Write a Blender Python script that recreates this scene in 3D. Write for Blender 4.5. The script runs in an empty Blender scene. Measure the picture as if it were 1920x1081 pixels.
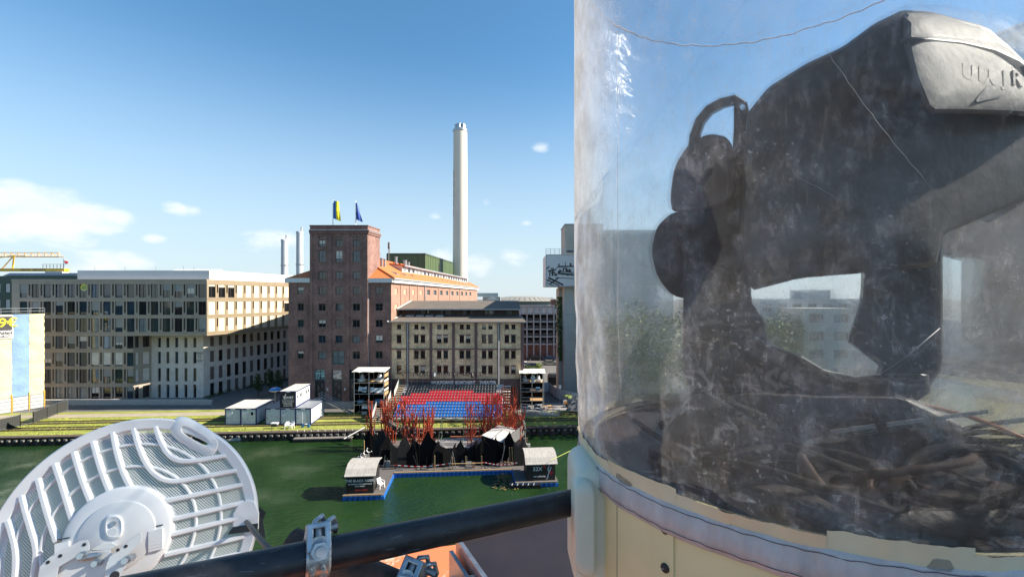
import bpy, bmesh, math, random
from mathutils import Vector, Matrix, noise
random.seed(7)
R = math.radians
sc = bpy.context.scene
COL = sc.collection
# ------------------------------------------------------------------ camera, sky, sun, exposure
F, PX, PY, H = 853.33, 960.0, 557.0, 20.0
cam_d = bpy.data.cameras.new('camera'); cam = bpy.data.objects.new('camera', cam_d); COL.objects.link(cam)
cam.location = (0, 0, H); cam.rotation_euler = (R(90), 0, 0)
cam_d.sensor_width = 36; cam_d.lens = 16; cam_d.shift_y = 0.0086
cam_d.clip_start = 0.02; cam_d.clip_end = 9000
sc.camera = cam
SUN_EL, SUN_AZ = 34.0, 89.0          # azimuth clockwise from +Y: the sun stands to the right
world = bpy.data.worlds.new('World'); sc.world = world; world.use_nodes = True
def build_world():
    nt = world.node_tree; nt.nodes.clear(); N = nt.nodes.new; L = nt.links.new
    out = N('ShaderNodeOutputWorld'); bg = N('ShaderNodeBackground'); bg.inputs['Strength'].default_value = 0.073
    sky = N('ShaderNodeTexSky'); sky.sky_type = 'NISHITA'; sky.sun_disc = False
    sky.sun_elevation = R(SUN_EL); sky.sun_rotation = R(SUN_AZ); sky.air_density = 1.0; sky.dust_density = 0.2; sky.ozone_density = 4.0
    sat = N('ShaderNodeHueSaturation'); sat.inputs['Saturation'].default_value = 1.12; sat.inputs['Hue'].default_value = .488; L(sky.outputs[0], sat.inputs['Color'])
    tc = N('ShaderNodeTexCoord'); nrm = N('ShaderNodeVectorMath'); nrm.operation = 'NORMALIZE'
    L(tc.outputs['Generated'], nrm.inputs[0])
    sep = N('ShaderNodeSeparateXYZ'); L(nrm.outputs[0], sep.inputs[0])
    mp = N('ShaderNodeMapping'); mp.inputs['Scale'].default_value = (1, 1, 2.3); L(nrm.outputs[0], mp.inputs[0])
    def noi(scale, detail, rough, dist=0.0):
        n = N('ShaderNodeTexNoise'); n.inputs['Scale'].default_value = scale; n.inputs['Detail'].default_value = detail
        n.inputs['Roughness'].default_value = rough; n.inputs['Distortion'].default_value = dist
        L(mp.outputs[0], n.inputs[0]); return n.outputs['Fac']
    def math_(op, a, b=None):
        n = N('ShaderNodeMath'); n.operation = op
        for i, v in enumerate((a, b)):
            if v is None: continue
            if isinstance(v, (int, float)): n.inputs[i].default_value = v
            else: L(v, n.inputs[i])
        return n.outputs[0]
    big = noi(4.1, 2, .5); fine = noi(15, 9, .58, .25)
    base = math_('ADD', math_('MULTIPLY', big, .50), math_('MULTIPLY', fine, .56))
    # cumulus banks: puffs at a few places of the sky, raised out of the same noise
    puff = None
    for (px, py, rad, st) in [(60, 385, .085, .46), (150, 408, .07, .46), (-60, 380, .10, .48), (215, 408, .04, .42), (20, 425, .08, .44), (110, 440, .07, .40), (190, 425, .05, .38), (335, 391, .032, .42), (365,392,.028,.42),
                              (285, 446, .026, .40), (490, 448, .07, .37), (540, 452, .05, .37), (1015, 276, .03, .44), (965, 485, .06, .36), (900, 500, .07, .36), (180, 492, .06, .37),
                              (245, 488, .04, .38), (40, 350, .04, .38), (910, 380, .025, .24), (987, 418, .02, .26), (815, 405, .025, .25), (1240, 300, .06, .2), (1700, 260, .1, .2), (830, 480, .04, .27),
                              (-700, 380, .1, .34), (2600, 380, .12, .34), (2200, 330, .06, .3), (-300, 330, .05, .3)]:
        v = Vector(((px-PX)/F, 1, (PY-py)/F)).normalized()
        s = N('ShaderNodeVectorMath'); s.operation = 'SUBTRACT'; L(nrm.outputs[0], s.inputs[0]); s.inputs[1].default_value = v
        sq = N('ShaderNodeVectorMath'); sq.operation = 'MULTIPLY'; L(s.outputs[0], sq.inputs[0]); sq.inputs[1].default_value = (1, 1, 1.9)
        ln = N('ShaderNodeVectorMath'); ln.operation = 'LENGTH'; L(sq.outputs[0], ln.inputs[0])
        mr = N('ShaderNodeMapRange'); mr.interpolation_type = 'SMOOTHSTEP'
        L(ln.outputs['Value'], mr.inputs[0]); mr.inputs[1].default_value = 0; mr.inputs[2].default_value = rad*1.5; mr.inputs[3].default_value = st; mr.inputs[4].default_value = 0
        puff = mr.outputs[0] if puff is None else math_('MAXIMUM', puff, mr.outputs[0])
    dens = math_('ADD', base, puff)
    cr = N('ShaderNodeMapRange'); cr.interpolation_type = 'SMOOTHSTEP'; L(dens, cr.inputs[0])
    cr.inputs[1].default_value = .68; cr.inputs[2].default_value = .98; cr.inputs[3].default_value = 0; cr.inputs[4].default_value = .72
    band = N('ShaderNodeMapRange'); L(sep.outputs[2], band.inputs[0]); band.inputs[1].default_value = .45; band.inputs[2].default_value = .30; band.inputs[3].default_value = 0; band.inputs[4].default_value = 1
    fac = math_('MULTIPLY', cr.outputs[0], band.outputs[0])
    # pale summer haze thickening toward the horizon, the same all round
    vr = N('ShaderNodeMapRange'); vr.interpolation_type = 'SMOOTHSTEP'; L(sep.outputs[2], vr.inputs[0]); vr.inputs[1].default_value = .0; vr.inputs[2].default_value = .49; vr.inputs[3].default_value = .87; vr.inputs[4].default_value = .0
    veil = N('ShaderNodeMix'); veil.data_type = 'RGBA'; L(vr.outputs[0], veil.inputs[0]); L(sat.outputs[0], veil.inputs[6]); veil.inputs[7].default_value = (3.3, 3.95, 4.35, 1)
    # cloud body: bright tops, greyer bases from the fine noise
    cc = N('ShaderNodeMix'); cc.data_type = 'RGBA'; L(fine, cc.inputs[0]); cc.inputs[6].default_value = (4.1, 4.6, 5.1, 1); cc.inputs[7].default_value = (6.4, 6.3, 6.2, 1)
    mx = N('ShaderNodeMix'); mx.data_type = 'RGBA'; L(fac, mx.inputs[0]); L(veil.outputs[2], mx.inputs[6]); L(cc.outputs[2], mx.inputs[7])
    L(mx.outputs[2], bg.inputs['Color']); L(bg.outputs[0], out.inputs['Surface'])
build_world()
sun_d = bpy.data.lights.new('sun', 'SUN'); sun = bpy.data.objects.new('sun', sun_d); COL.objects.link(sun)
sun_d.energy = 4.2; sun_d.angle = R(.5); sun_d.color = (1.0, .90, .76)
SV = Vector((math.cos(R(SUN_EL))*math.sin(R(SUN_AZ)), math.cos(R(SUN_EL))*math.cos(R(SUN_AZ)), math.sin(R(SUN_EL))))
sun.rotation_euler = SV.to_track_quat('Z', 'Y').to_euler()
sun.location = (40, 0, 60)
vs = sc.view_settings; vs.view_transform = 'Standard'; vs.look = 'None'; vs.gamma = 1; vs.use_curve_mapping = False; vs.exposure = 1.5
sc.render.engine = 'CYCLES'
cy = sc.cycles; cy.max_bounces = 10; cy.transparent_max_bounces = 24; cy.diffuse_bounces = 4; cy.glossy_bounces = 4; cy.caustics_reflective = False; cy.caustics_refractive = False
try:
    cy.use_denoising = True; cy.denoiser = 'OPENIMAGEDENOISE'
except Exception: pass

# ------------------------------------------------------------------ helpers
def W(px, py, Y): return Vector(((px-PX)/F*Y, Y, H-(py-PY)/F*Y))
def G(px, py, z=0.0):
    Y = F*(H-z)/(py-PY); return Vector(((px-PX)/F*Y, Y, z))
def wz(py, Y): return H-(py-PY)/F*Y
def wx(px, Y): return (px-PX)/F*Y

MATS = {}
def M(name, col, rough=.6, metal=0., var=.18, scale=2., bump=0., bscale=12., col2=None, stretch=(1,1,1), spec=.5, alpha=None, emit=None):
    if name in MATS: return MATS[name]
    m = bpy.data.materials.new(name); m.use_nodes = True; nt = m.node_tree; N = nt.nodes.new; L = nt.links.new
    b = nt.nodes['Principled BSDF']; b.inputs['Roughness'].default_value = rough; b.inputs['Metallic'].default_value = metal
    b.inputs['Specular IOR Level'].default_value = spec
    geo = N('ShaderNodeNewGeometry'); mp = N('ShaderNodeMapping'); mp.inputs['Scale'].default_value = stretch; L(geo.outputs['Position'], mp.inputs[0])
    n = N('ShaderNodeTexNoise'); n.inputs['Scale'].default_value = scale; n.inputs['Detail'].default_value = 6; n.inputs['Roughness'].default_value = .65; L(mp.outputs[0], n.inputs[0])
    mr = N('ShaderNodeMapRange'); L(n.outputs['Fac'], mr.inputs[0]); mr.inputs[1].default_value = .3; mr.inputs[2].default_value = .7
    mx = N('ShaderNodeMix'); mx.data_type = 'RGBA'; L(mr.outputs[0], mx.inputs[0])
    c = list(col)+[1]
    c2 = list(col2)+[1] if col2 else [x*(1+var) for x in col]+[1]
    c1 = c if col2 else [x*(1-var) for x in col]+[1]
    mx.inputs[6].default_value = c1; mx.inputs[7].default_value = c2
    L(mx.outputs[2], b.inputs['Base Color'])
    rr = N('ShaderNodeMapRange'); L(n.outputs['Fac'], rr.inputs[0]); rr.inputs[3].default_value = max(0, rough-.08); rr.inputs[4].default_value = min(1, rough+.08); L(rr.outputs[0], b.inputs['Roughness'])
    if bump:
        n2 = N('ShaderNodeTexNoise'); n2.inputs['Scale'].default_value = bscale; n2.inputs['Detail'].default_value = 5; L(mp.outputs[0], n2.inputs[0])
        bp = N('ShaderNodeBump'); bp.inputs['Strength'].default_value = min(1, bump); bp.inputs['Distance'].default_value = .4/bscale; L(n2.outputs['Fac'], bp.inputs['Height']); L(bp.outputs[0], b.inputs['Normal'])
    if emit: b.inputs['Emission Color'].default_value = list(emit)+[1]; b.inputs['Emission Strength'].default_value = 1
    MATS[name] = m; return m
def brick_mat(name, c1, c2, mortar, bw=.25, bh=.075, stain=.35):
    m = bpy.data.materials.new(name); m.use_nodes = True; nt = m.node_tree; N = nt.nodes.new; L = nt.links.new
    b = nt.nodes['Principled BSDF']; b.inputs['Roughness'].default_value = .85
    geo = N('ShaderNodeNewGeometry'); sp = N('ShaderNodeSeparateXYZ'); L(geo.outputs['Position'], sp.inputs[0])
    ad = N('ShaderNodeMath'); ad.operation = 'ADD'; L(sp.outputs[0], ad.inputs[0]); L(sp.outputs[1], ad.inputs[1])
    cb = N('ShaderNodeCombineXYZ'); L(ad.outputs[0], cb.inputs[0]); L(sp.outputs[2], cb.inputs[1])
    br = N('ShaderNodeTexBrick'); L(cb.outputs[0], br.inputs[0]); br.inputs['Scale'].default_value = 1; br.inputs['Brick Width'].default_value = bw; br.inputs['Row Height'].default_value = bh; br.inputs['Mortar Size'].default_value = .012
    br.inputs['Color1'].default_value = list(c1)+[1]; br.inputs['Color2'].default_value = list(c2)+[1]; br.inputs['Mortar'].default_value = list(mortar)+[1]
    n = N('ShaderNodeTexNoise'); n.inputs['Scale'].default_value = 3.5; n.inputs['Detail'].default_value = 9; n.inputs['Roughness'].default_value = .75; L(geo.outputs['Position'], n.inputs[0])
    n3 = N('ShaderNodeTexNoise'); n3.inputs['Scale'].default_value = .35; n3.inputs['Detail'].default_value = 6; n3.inputs['Roughness'].default_value = .7; L(geo.outputs['Position'], n3.inputs[0])
    mm = N('ShaderNodeMath'); mm.operation = 'MULTIPLY'; L(n.outputs['Fac'], mm.inputs[0]); L(n3.outputs['Fac'], mm.inputs[1])
    mr = N('ShaderNodeMapRange'); L(mm.outputs[0], mr.inputs[0]); mr.inputs[1].default_value = .12; mr.inputs[2].default_value = .38; mr.inputs[3].default_value = 1-stain; mr.inputs[4].default_value = 1+stain
    vm = N('ShaderNodeVectorMath'); vm.operation = 'SCALE'; L(br.outputs['Color'], vm.inputs[0]); L(mr.outputs[0], vm.inputs['Scale'])
    L(vm.outputs[0], b.inputs['Base Color'])
    bp = N('ShaderNodeBump'); bp.inputs['Strength'].default_value = .5; bp.inputs['Distance'].default_value = .02; L(n.outputs['Fac'], bp.inputs['Height']); L(bp.outputs[0], b.inputs['Normal'])
    MATS[name] = m; return m

class MB:
    def __init__(s): s.v = []; s.f = []; s.smooth = False
    def quad(s, a, b, c, d):
        i = len(s.v); s.v += [tuple(a), tuple(b), tuple(c), tuple(d)]; s.f.append((i, i+1, i+2, i+3)); return s
    def poly(s, pts):
        i = len(s.v); s.v += [tuple(p) for p in pts]; s.f.append(tuple(range(i, i+len(pts)))); return s
    def hexa(s, p):      # p: 4 bottom + 4 top
        i = len(s.v); s.v += [tuple(q) for q in p]
        for f in ((3,2,1,0),(4,5,6,7),(0,1,5,4),(1,2,6,5),(2,3,7,6),(3,0,4,7)): s.f.append(tuple(i+k for k in f))
        return s
    def box(s, x0, x1, y0, y1, z0, z1):
        return s.hexa([(x0,y0,z0),(x1,y0,z0),(x1,y1,z0),(x0,y1,z0),(x0,y0,z1),(x1,y0,z1),(x1,y1,z1),(x0,y1,z1)])
    def bar(s, a, b, w, h=None, up=None):
        a = Vector(a); b = Vector(b); d = b-a
        if d.length < 1e-6: return s
        h = w if h is None else h
        d.normalize(); up = Vector(up) if up else (Vector((0,0,1)) if abs(d.z) < .95 else Vector((0,1,0)))
        u = d.cross(up).normalized()*w/2; t = u.cross(d).normalized()*h/2
        return s.hexa([a-u-t, a+u-t, b+u-t, b-u-t, a-u+t, a+u+t, b+u+t, b-u+t])
    def tube(s, pts, r, n=8, caps=True):
        pts = [Vector(p) for p in pts]; rings = []; rs = r if isinstance(r, (list, tuple)) else [r]*len(pts)
        ref = None
        for k, p in enumerate(pts):
            d = (pts[min(k+1, len(pts)-1)]-pts[max(k-1, 0)]).normalized()
            if ref is None: ref = Vector((0,0,1)) if abs(d.z) < .9 else Vector((1,0,0))
            u = d.cross(ref).normalized(); t = u.cross(d).normalized(); ref = t
            i = len(s.v)
            for q in range(n):
                a = 2*math.pi*q/n; s.v.append(tuple(p+u*math.cos(a)*rs[k]+t*math.sin(a)*rs[k]))
            rings.append(i)
        for k in range(len(rings)-1):
            for q in range(n):
                a, b = rings[k], rings[k+1]; s.f.append((a+q, a+(q+1)%n, b+(q+1)%n, b+q))
        if caps: s.f.append(tuple(rings[0]+q for q in range(n-1,-1,-1))); s.f.append(tuple(rings[-1]+q for q in range(n)))
        return s
    def lathe(s, c, prof, n=32, a0=0, a1=2*math.pi):      # prof: (r, z) about vertical axis at c
        full = abs(a1-a0-2*math.pi) < 1e-6; m = n if full else n+1; rings = []
        for (r, z) in prof:
            i = len(s.v); rings.append(i)
            for q in range(m):
                a = a0+(a1-a0)*q/n; s.v.append((c[0]+r*math.cos(a), c[1]+r*math.sin(a), c[2]+z))
        for k in range(len(prof)-1):
            for q in range(m if full else n):
                s.f.append((rings[k]+q, rings[k]+(q+1)%m, rings[k+1]+(q+1)%m, rings[k+1]+q))
        return s
    def loft(s, rings, caps=True):
        n = len(rings[0]); st = []
        for r in rings:
            st.append(len(s.v)); s.v += [tuple(p) for p in r]
        for k in range(len(rings)-1):
            for q in range(n): s.f.append((st[k]+q, st[k]+(q+1)%n, st[k+1]+(q+1)%n, st[k+1]+q))
        if caps: s.f.append(tuple(st[0]+q for q in range(n-1,-1,-1))); s.f.append(tuple(st[-1]+q for q in range(n)))
        return s
    def mesh(s, name, mat, smooth=False):
        me = bpy.data.meshes.new(name); me.from_pydata(s.v, [], s.f); me.update()
        if mat: me.materials.append(mat)
        if smooth: me.polygons.foreach_set('use_smooth', [True]*len(me.polygons))
        return me
    def build(s, name, mat, parent=None, smooth=False, fix=False, auto=None):
        me = s.mesh(name, mat, smooth)
        if fix or auto:
            bm = bmesh.new(); bm.from_mesh(me); bmesh.ops.remove_doubles(bm, verts=bm.verts, dist=1e-5); bmesh.ops.recalc_face_normals(bm, faces=bm.faces)
            if auto:
                for e in bm.edges:
                    if len(e.link_faces) == 2 and e.calc_face_angle(0) > R(auto): e.smooth = False
            bm.to_mesh(me); bm.free()
        return link(name, me, parent)
def link(name, me, parent=None):
    o = bpy.data.objects.new(name, me); COL.objects.link(o)
    if parent: o.parent = parent
    return o
def T(o, label, cat, group=None):
    o['label'] = label; o['category'] = cat
    if group: o['group'] = group
    return o
LOCAL = {'tree','scaffold_tower','site_cabin','garden_chair','trolley','toy_tricycle','disc_sign','ladder','floating_dock','boat','parked_car','bush','waste_container','info_sign','palm_tree','menu_board','picnic_table','grey_tent_roof','black_raft','chimney','antenna_mast','round_roof_hall'}
def E(name, label, cat, loc=(0,0,0), group=None, rz=0):
    # things in LOCAL are modelled about their own base; the others in world space and re-based at the end
    o = bpy.data.objects.new(name, None); COL.objects.link(o); o.empty_display_size = .3
    if name in LOCAL: o.location = loc; o.rotation_euler = (0,0,rz)
    return T(o, label, cat, group)
def S(o, kind='structure', label=None):
    o['kind'] = kind
    if label: o['label'] = label
    return o
def copy_tree(o, parent=None):
    c = o.copy(); COL.objects.link(c); c.parent = parent
    for ch in list(o.children): copy_tree(ch, c)
    return c
def text(name, s, mat, parent, o, u, v, size, extr=.01, align='CENTER', font_off=0.0, space=1.0):
    cu = bpy.data.curves.new('t', 'FONT'); cu.body = s; cu.size = size; cu.extrude = extr; cu.align_x = align; cu.align_y = 'CENTER'; cu.offset = font_off; cu.space_character = space
    tmp = bpy.data.objects.new('t', cu); me = bpy.data.meshes.new_from_object(tmp); bpy.data.objects.remove(tmp); bpy.data.curves.remove(cu)
    u = Vector(u).normalized(); v = Vector(v).normalized(); n = u.cross(v)
    mt = Matrix((u, v, n)).transposed().to_4x4(); mt.translation = Vector(o); me.transform(mt)
    me.materials.clear(); me.materials.append(mat)
    return link(name, me, parent)

class Wall:
    """A vertical wall plane: origin, horizontal unit u, outward normal n (u x z)."""
    def __init__(s, p0, p1):
        s.o = Vector((p0[0], p0[1], 0)); d = Vector((p1[0]-p0[0], p1[1]-p0[1], 0)); s.len = d.length; s.u = d.normalized(); s.n = s.u.cross(Vector((0,0,1)))
    def P(s, a, b, d=0.): q = s.o+s.u*a+s.n*d; return Vector((q.x, q.y, b))
    def ray(s, px):       # where the line of sight through column px meets the wall
        k = (px-PX)/F; return (k*s.o.y-s.o.x)/(s.u.x-k*s.u.y)
    def depth(s, px): return s.P(s.ray(px), 0).y
    def box(s, mb, a0, a1, b0, b1, d0, d1):
        mb.hexa([s.P(a0,b0,d1), s.P(a1,b0,d1), s.P(a1,b0,d0), s.P(a0,b0,d0), s.P(a0,b1,d1), s.P(a1,b1,d1), s.P(a1,b1,d0), s.P(a0,b1,d0)]); return mb
    def holes(s, mb, a0, a1, b0, b1, op, reveal=.2, d=0.):
        xs = sorted({a0, a1, *[x for r in op for x in r[:2]]}); ys = sorted({b0, b1, *[y for r in op for y in r[2:4]]})
        xs = [x for x in xs if a0-1e-6 <= x <= a1+1e-6]; ys = [y for y in ys if b0-1e-6 <= y <= b1+1e-6]
        for j in range(len(ys)-1):
            y0, y1 = ys[j], ys[j+1]; run = None
            for i in range(len(xs)-1):
                cx, cy_ = (xs[i]+xs[i+1])/2, (y0+y1)/2
                hole = any(r[0] < cx < r[1] and r[2] < cy_ < r[3] for r in op)
                if hole:
                    if run is not None: mb.quad(s.P(run,y0,d), s.P(xs[i],y0,d), s.P(xs[i],y1,d), s.P(run,y1,d)); run = None
                elif run is None: run = xs[i]
            if run is not None: mb.quad(s.P(run,y0,d), s.P(xs[-1],y0,d), s.P(xs[-1],y1,d), s.P(run,y1,d))
        for (x0,x1,y0,y1) in [r[:4] for r in op]:
            e = d-reveal
            mb.quad(s.P(x0,y0,d), s.P(x0,y0,e), s.P(x0,y1,e), s.P(x0,y1,d)); mb.quad(s.P(x1,y0,e), s.P(x1,y0,d), s.P(x1,y1,d), s.P(x1,y1,e))
            mb.quad(s.P(x0,y0,e), s.P(x0,y0,d), s.P(x1,y0,d), s.P(x1,y0,e)); mb.quad(s.P(x0,y1,d), s.P(x0,y1,e), s.P(x1,y1,e), s.P(x1,y1,d))
        return mb
    def window(s, parent, rect, frame, glass, reveal=.2, nx=2, ny=1, fw=.07, d=0., sill=None, tilt=.012, name='window'):
        x0,x1,y0,y1 = rect[:4]; mb = MB(); e0, e1 = d-reveal+.0, d-reveal+.07
        s.box(mb, x0,x0+fw,y0,y1,e0,e1); s.box(mb, x1-fw,x1,y0,y1,e0,e1); s.box(mb, x0+fw,x1-fw,y0,y0+fw,e0,e1); s.box(mb, x0+fw,x1-fw,y1-fw,y1,e0,e1)
        for i in range(1,nx): c = x0+(x1-x0)*i/nx; s.box(mb, c-fw*.5,c+fw*.5,y0+fw,y1-fw,e0,e1-.01)
        for j in range(1,ny): c = y0+(y1-y0)*j/ny; s.box(mb, x0+fw,x1-fw,c-fw*.45,c+fw*.45,e0,e1-.02)
        w = mb.build(name, frame, parent)
        t = [random.uniform(-tilt,tilt)*.5 for _ in range(3)]; dd = d-reveal+.03
        p = MB().quad(s.P(x0+fw*.5,y0+fw*.5,dd+t[0]), s.P(x1-fw*.5,y0+fw*.5,dd+t[1]), s.P(x1-fw*.5,y1-fw*.5,dd+t[1]+t[2]), s.P(x0+fw*.5,y1-fw*.5,dd+t[0]+t[2]))
        p.build('pane', glass, w)
        if name == 'window' and reveal < .27 and random.random() < .16:
            hh = (y1-y0)*rnd(.25,.75); q = MB(); s.box(q, x0+fw, x1-fw, y1-fw-hh, y1-fw, d-reveal+.045, d-reveal+.05); q.build('blind', MATS['concrete_light'], w)
        if sill: q = MB(); s.box(q, x0-.06,x1+.06,y0-.1,y0-.005,d-reveal+.08,d+.07); q.build('sill', sill, w)
        return w

def rnd(a, b): return random.uniform(a, b)
# ------------------------------------------------------------------ materials
BR_DARK = brick_mat('brick_red', (.25,.115,.09), (.16,.078,.064), (.26,.19,.165), stain=.5)
BR_PINK = brick_mat('brick_light', (.33,.17,.115), (.27,.13,.095), (.30,.22,.17), stain=.25)
BR_YEL = brick_mat('brick_yellow', (.95,.68,.38), (.70,.49,.28), (.58,.45,.32), bw=.3, bh=.1, stain=.55)
BR_PUR = brick_mat('brick_purple', (.19,.105,.095), (.15,.082,.075), (.2,.14,.125), stain=.3)
CONC = M('concrete_light', (.66,.61,.54), .85, var=.14, scale=1.1, bump=.2)
CONC_D = M('concrete_grey', (.30,.30,.29), .85, var=.15, scale=.8, bump=.2)
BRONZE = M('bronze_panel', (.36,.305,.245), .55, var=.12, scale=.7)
CREAM = M('shutter_cream', (.60,.52,.37), .6, var=.05, scale=.8)
SHUT_B = M('shutter_brown', (.15,.12,.105), .6, var=.1, scale=5, stretch=(1,1,6))
METAL_L = M('metal_light', (.58,.60,.62), .45, .3, var=.06, scale=1)
WHITE = M('white_paint', (.78,.78,.77), .5, var=.05, scale=1)
CREAMW = M('cornice_white', (.66,.66,.64), .6, var=.08, scale=1)
def glass(name, c, rough=.03, spec=1.0): return M(name, c, rough, var=.3, scale=.6, spec=spec)
GL_DK = glass('glass_dark', (.008,.009,.010)); GL_BL = glass('glass_blue', (.02,.04,.06)); GL_GR = glass('glass_green', (.015,.035,.032)); GL_CU = glass('glass_curtain', (.20,.22,.22)); GL_WARM = glass('glass_warm', (.10,.10,.06))  # blue and green tints put sky and street reflections into the glass colour
FR_TEAL = M('frame_teal', (.06,.10,.105), .5); FR_DK = M('frame_dark', (.035,.035,.037), .5); FR_BR = M('frame_redbrown', (.10,.032,.026), .5); FR_GREY = M('frame_grey', (.25,.26,.27), .5)
TILE = None
GALV = M('galvanised', (.42,.45,.48), .38, .85, var=.25, scale=40, bump=.15, bscale=90)
STEEL = M('steel_grey', (.36,.37,.39), .45, .6, var=.1, scale=3)
BLACK = M('black_paint', (.014,.014,.015), .55, var=.3, scale=2)
BLACKM = M('black_fabric', (.008,.008,.009), .95, var=.4, scale=1.5, spec=.1)
BLUE_F = M('float_blue', (.02,.13,.46), .45, var=.2, scale=3)
WOOD = M('wood_timber', (.42,.27,.13), .75, var=.2, scale=6, stretch=(1,1,4))
RED_P = M('red_oxide_paint', (.46,.08,.036), .55, var=.25, scale=2)

# ------------------------------------------------------------------ setting: water, ground, quay, tracks
def QY(x): return 65.1+.0681*(x+73.3)
QA = math.atan(.0681)
def water_mat():
    m = bpy.data.materials.new('canal_water'); m.use_nodes = True; nt = m.node_tree; N = nt.nodes.new; L = nt.links.new
    b = nt.nodes['Principled BSDF']; b.inputs['Roughness'].default_value = .06; b.inputs['IOR'].default_value = 1.36
    geo = N('ShaderNodeNewGeometry')
    n = N('ShaderNodeTexNoise'); n.inputs['Scale'].default_value = .09; n.inputs['Detail'].default_value = 4; L(geo.outputs['Position'], n.inputs[0])
    mx = N('ShaderNodeMix'); mx.data_type = 'RGBA'; L(n.outputs['Fac'], mx.inputs[0]); mx.inputs[6].default_value = (.007,.028,.006,1); mx.inputs[7].default_value = (.022,.050,.012,1)
    L(mx.outputs[2], b.inputs['Base Color'])
    mp = N('ShaderNodeMapping'); mp.inputs['Rotation'].default_value = (0,0,R(25)); mp.inputs['Scale'].default_value = (1,2.2,1); L(geo.outputs['Position'], mp.inputs[0])
    n1 = N('ShaderNodeTexNoise'); n1.inputs['Scale'].default_value = 1.7; n1.inputs['Detail'].default_value = 4; n1.inputs['Roughness'].default_value = .6; n1.inputs['Distortion'].default_value = .5; L(mp.outputs[0], n1.inputs[0])
    n2 = N('ShaderNodeTexNoise'); n2.inputs['Scale'].default_value = .12; n2.inputs['Detail'].default_value = 3; L(geo.outputs['Position'], n2.inputs[0])
    mr = N('ShaderNodeMapRange'); L(n2.outputs['Fac'], mr.inputs[0]); mr.inputs[1].default_value = .38; mr.inputs[2].default_value = .66; mr.inputs[3].default_value = .12; mr.inputs[4].default_value = 1
    n4 = N('ShaderNodeTexNoise'); n4.inputs['Scale'].default_value = 5.0; n4.inputs['Detail'].default_value = 2; n4.inputs['Distortion'].default_value = .8; L(mp.outputs[0], n4.inputs[0]); sm = N('ShaderNodeMath'); sm.operation = 'MULTIPLY_ADD'; L(n4.outputs['Fac'], sm.inputs[0]); sm.inputs[1].default_value = .3; L(n1.outputs['Fac'], sm.inputs[2])
    ml = N('ShaderNodeMath'); ml.operation = 'MULTIPLY'; L(sm.outputs[0], ml.inputs[0]); L(mr.outputs[0], ml.inputs[1])
    bp = N('ShaderNodeBump'); bp.inputs['Strength'].default_value = 1.0; bp.inputs['Distance'].default_value = .34; L(ml.outputs[0], bp.inputs['Height']); L(bp.outputs[0], b.inputs['Normal'])
    return m
WZ = -1.2
S(MB().quad((-1500, 1.0, WZ), (1500, 1.0, WZ), (1500, QY(1500)+1, WZ), (-1500, QY(-1500)+1, WZ)).build('water', water_mat()))
ASPH = M('asphalt', (.13,.125,.118), .9, var=.25, scale=.5, bump=.3, bscale=20)
PAVE = M('pavement_sand', (.34,.29,.22), .9, var=.15, scale=.7, bump=.2)
PAVE_G = M('pavement_grey', (.27,.26,.25), .9, var=.15, scale=.7, bump=.2)
GRASS = M('grass_ground', (.13,.17,.022), .95, scale=.55, bump=.8, bscale=6, col2=(.36,.36,.075), stretch=(.5,1.6,1))
S(MB().quad((-1500, QY(-1500), 0), (1500, QY(1500), 0), (4000, 4000, 0), (-4000, 4000, 0)).build('ground', ASPH))
def strip(name, d0, d1, x0, x1, z, mat):
    o = MB().quad((x0, QY(x0)+d0, z), (x1, QY(x1)+d0, z), (x1, QY(x1)+d1, z), (x0, QY(x0)+d1, z)).build(name, mat); return S(o)
strip('grass_verge', .5, 10.6, -120, 60, .006, GRASS)
strip('path', 10.6, 12.9, -120, -38, .012, PAVE)
strip('path', 9.3, 15.8, -1.0, 60, .012, PAVE_G)
strip('path', 12.9, 14.4, -120, -41, .02, GRASS)
strip('kerb', .0, .5, -160, 120, .05, M('quay_cap', (.10,.075,.06), .8, var=.3, scale=2))
# sheet-pile quay wall: corrugated
mb = MB(); pr = []; x = -150.0; k = 0
while x < 110:
    y = QY(x)-(.0 if k%2 else .34); pr += [(x, y), (x+.62, y)]; x += .95; k += 1
for i in range(len(pr)-1):
    a, b = pr[i], pr[i+1]; mb.quad((a[0],a[1],-3), (b[0],b[1],-3), (b[0],b[1],-.12), (a[0],a[1],-.12))
qw = mb.build('quay_wall', M('sheet_pile', (.055,.042,.036), .8, var=.4, scale=3)); S(qw)
mb = MB(); mb.hexa([(-150,QY(-150)-.42,-.14),(110,QY(110)-.42,-.14),(110,QY(110)+.02,-.14),(-150,QY(-150)+.02,-.14),(-150,QY(-150)-.42,.045),(110,QY(110)-.42,.045),(110,QY(110)+.02,.045),(-150,QY(-150)+.02,.045)])
mb.build('cap_beam', MATS['quay_cap'], qw)
# fender blocks that sit between the piles, pale on top
blk = MB().box(-.2,.2,-.3,.0,-.56,-.34).mesh('fender', M('fender_pale', (.16,.15,.135), .8))
x = -84.0
while x < 14:
    o = link('fender', blk, qw); o.location = (x, QY(x)-.32, 0); x += .95
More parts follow.
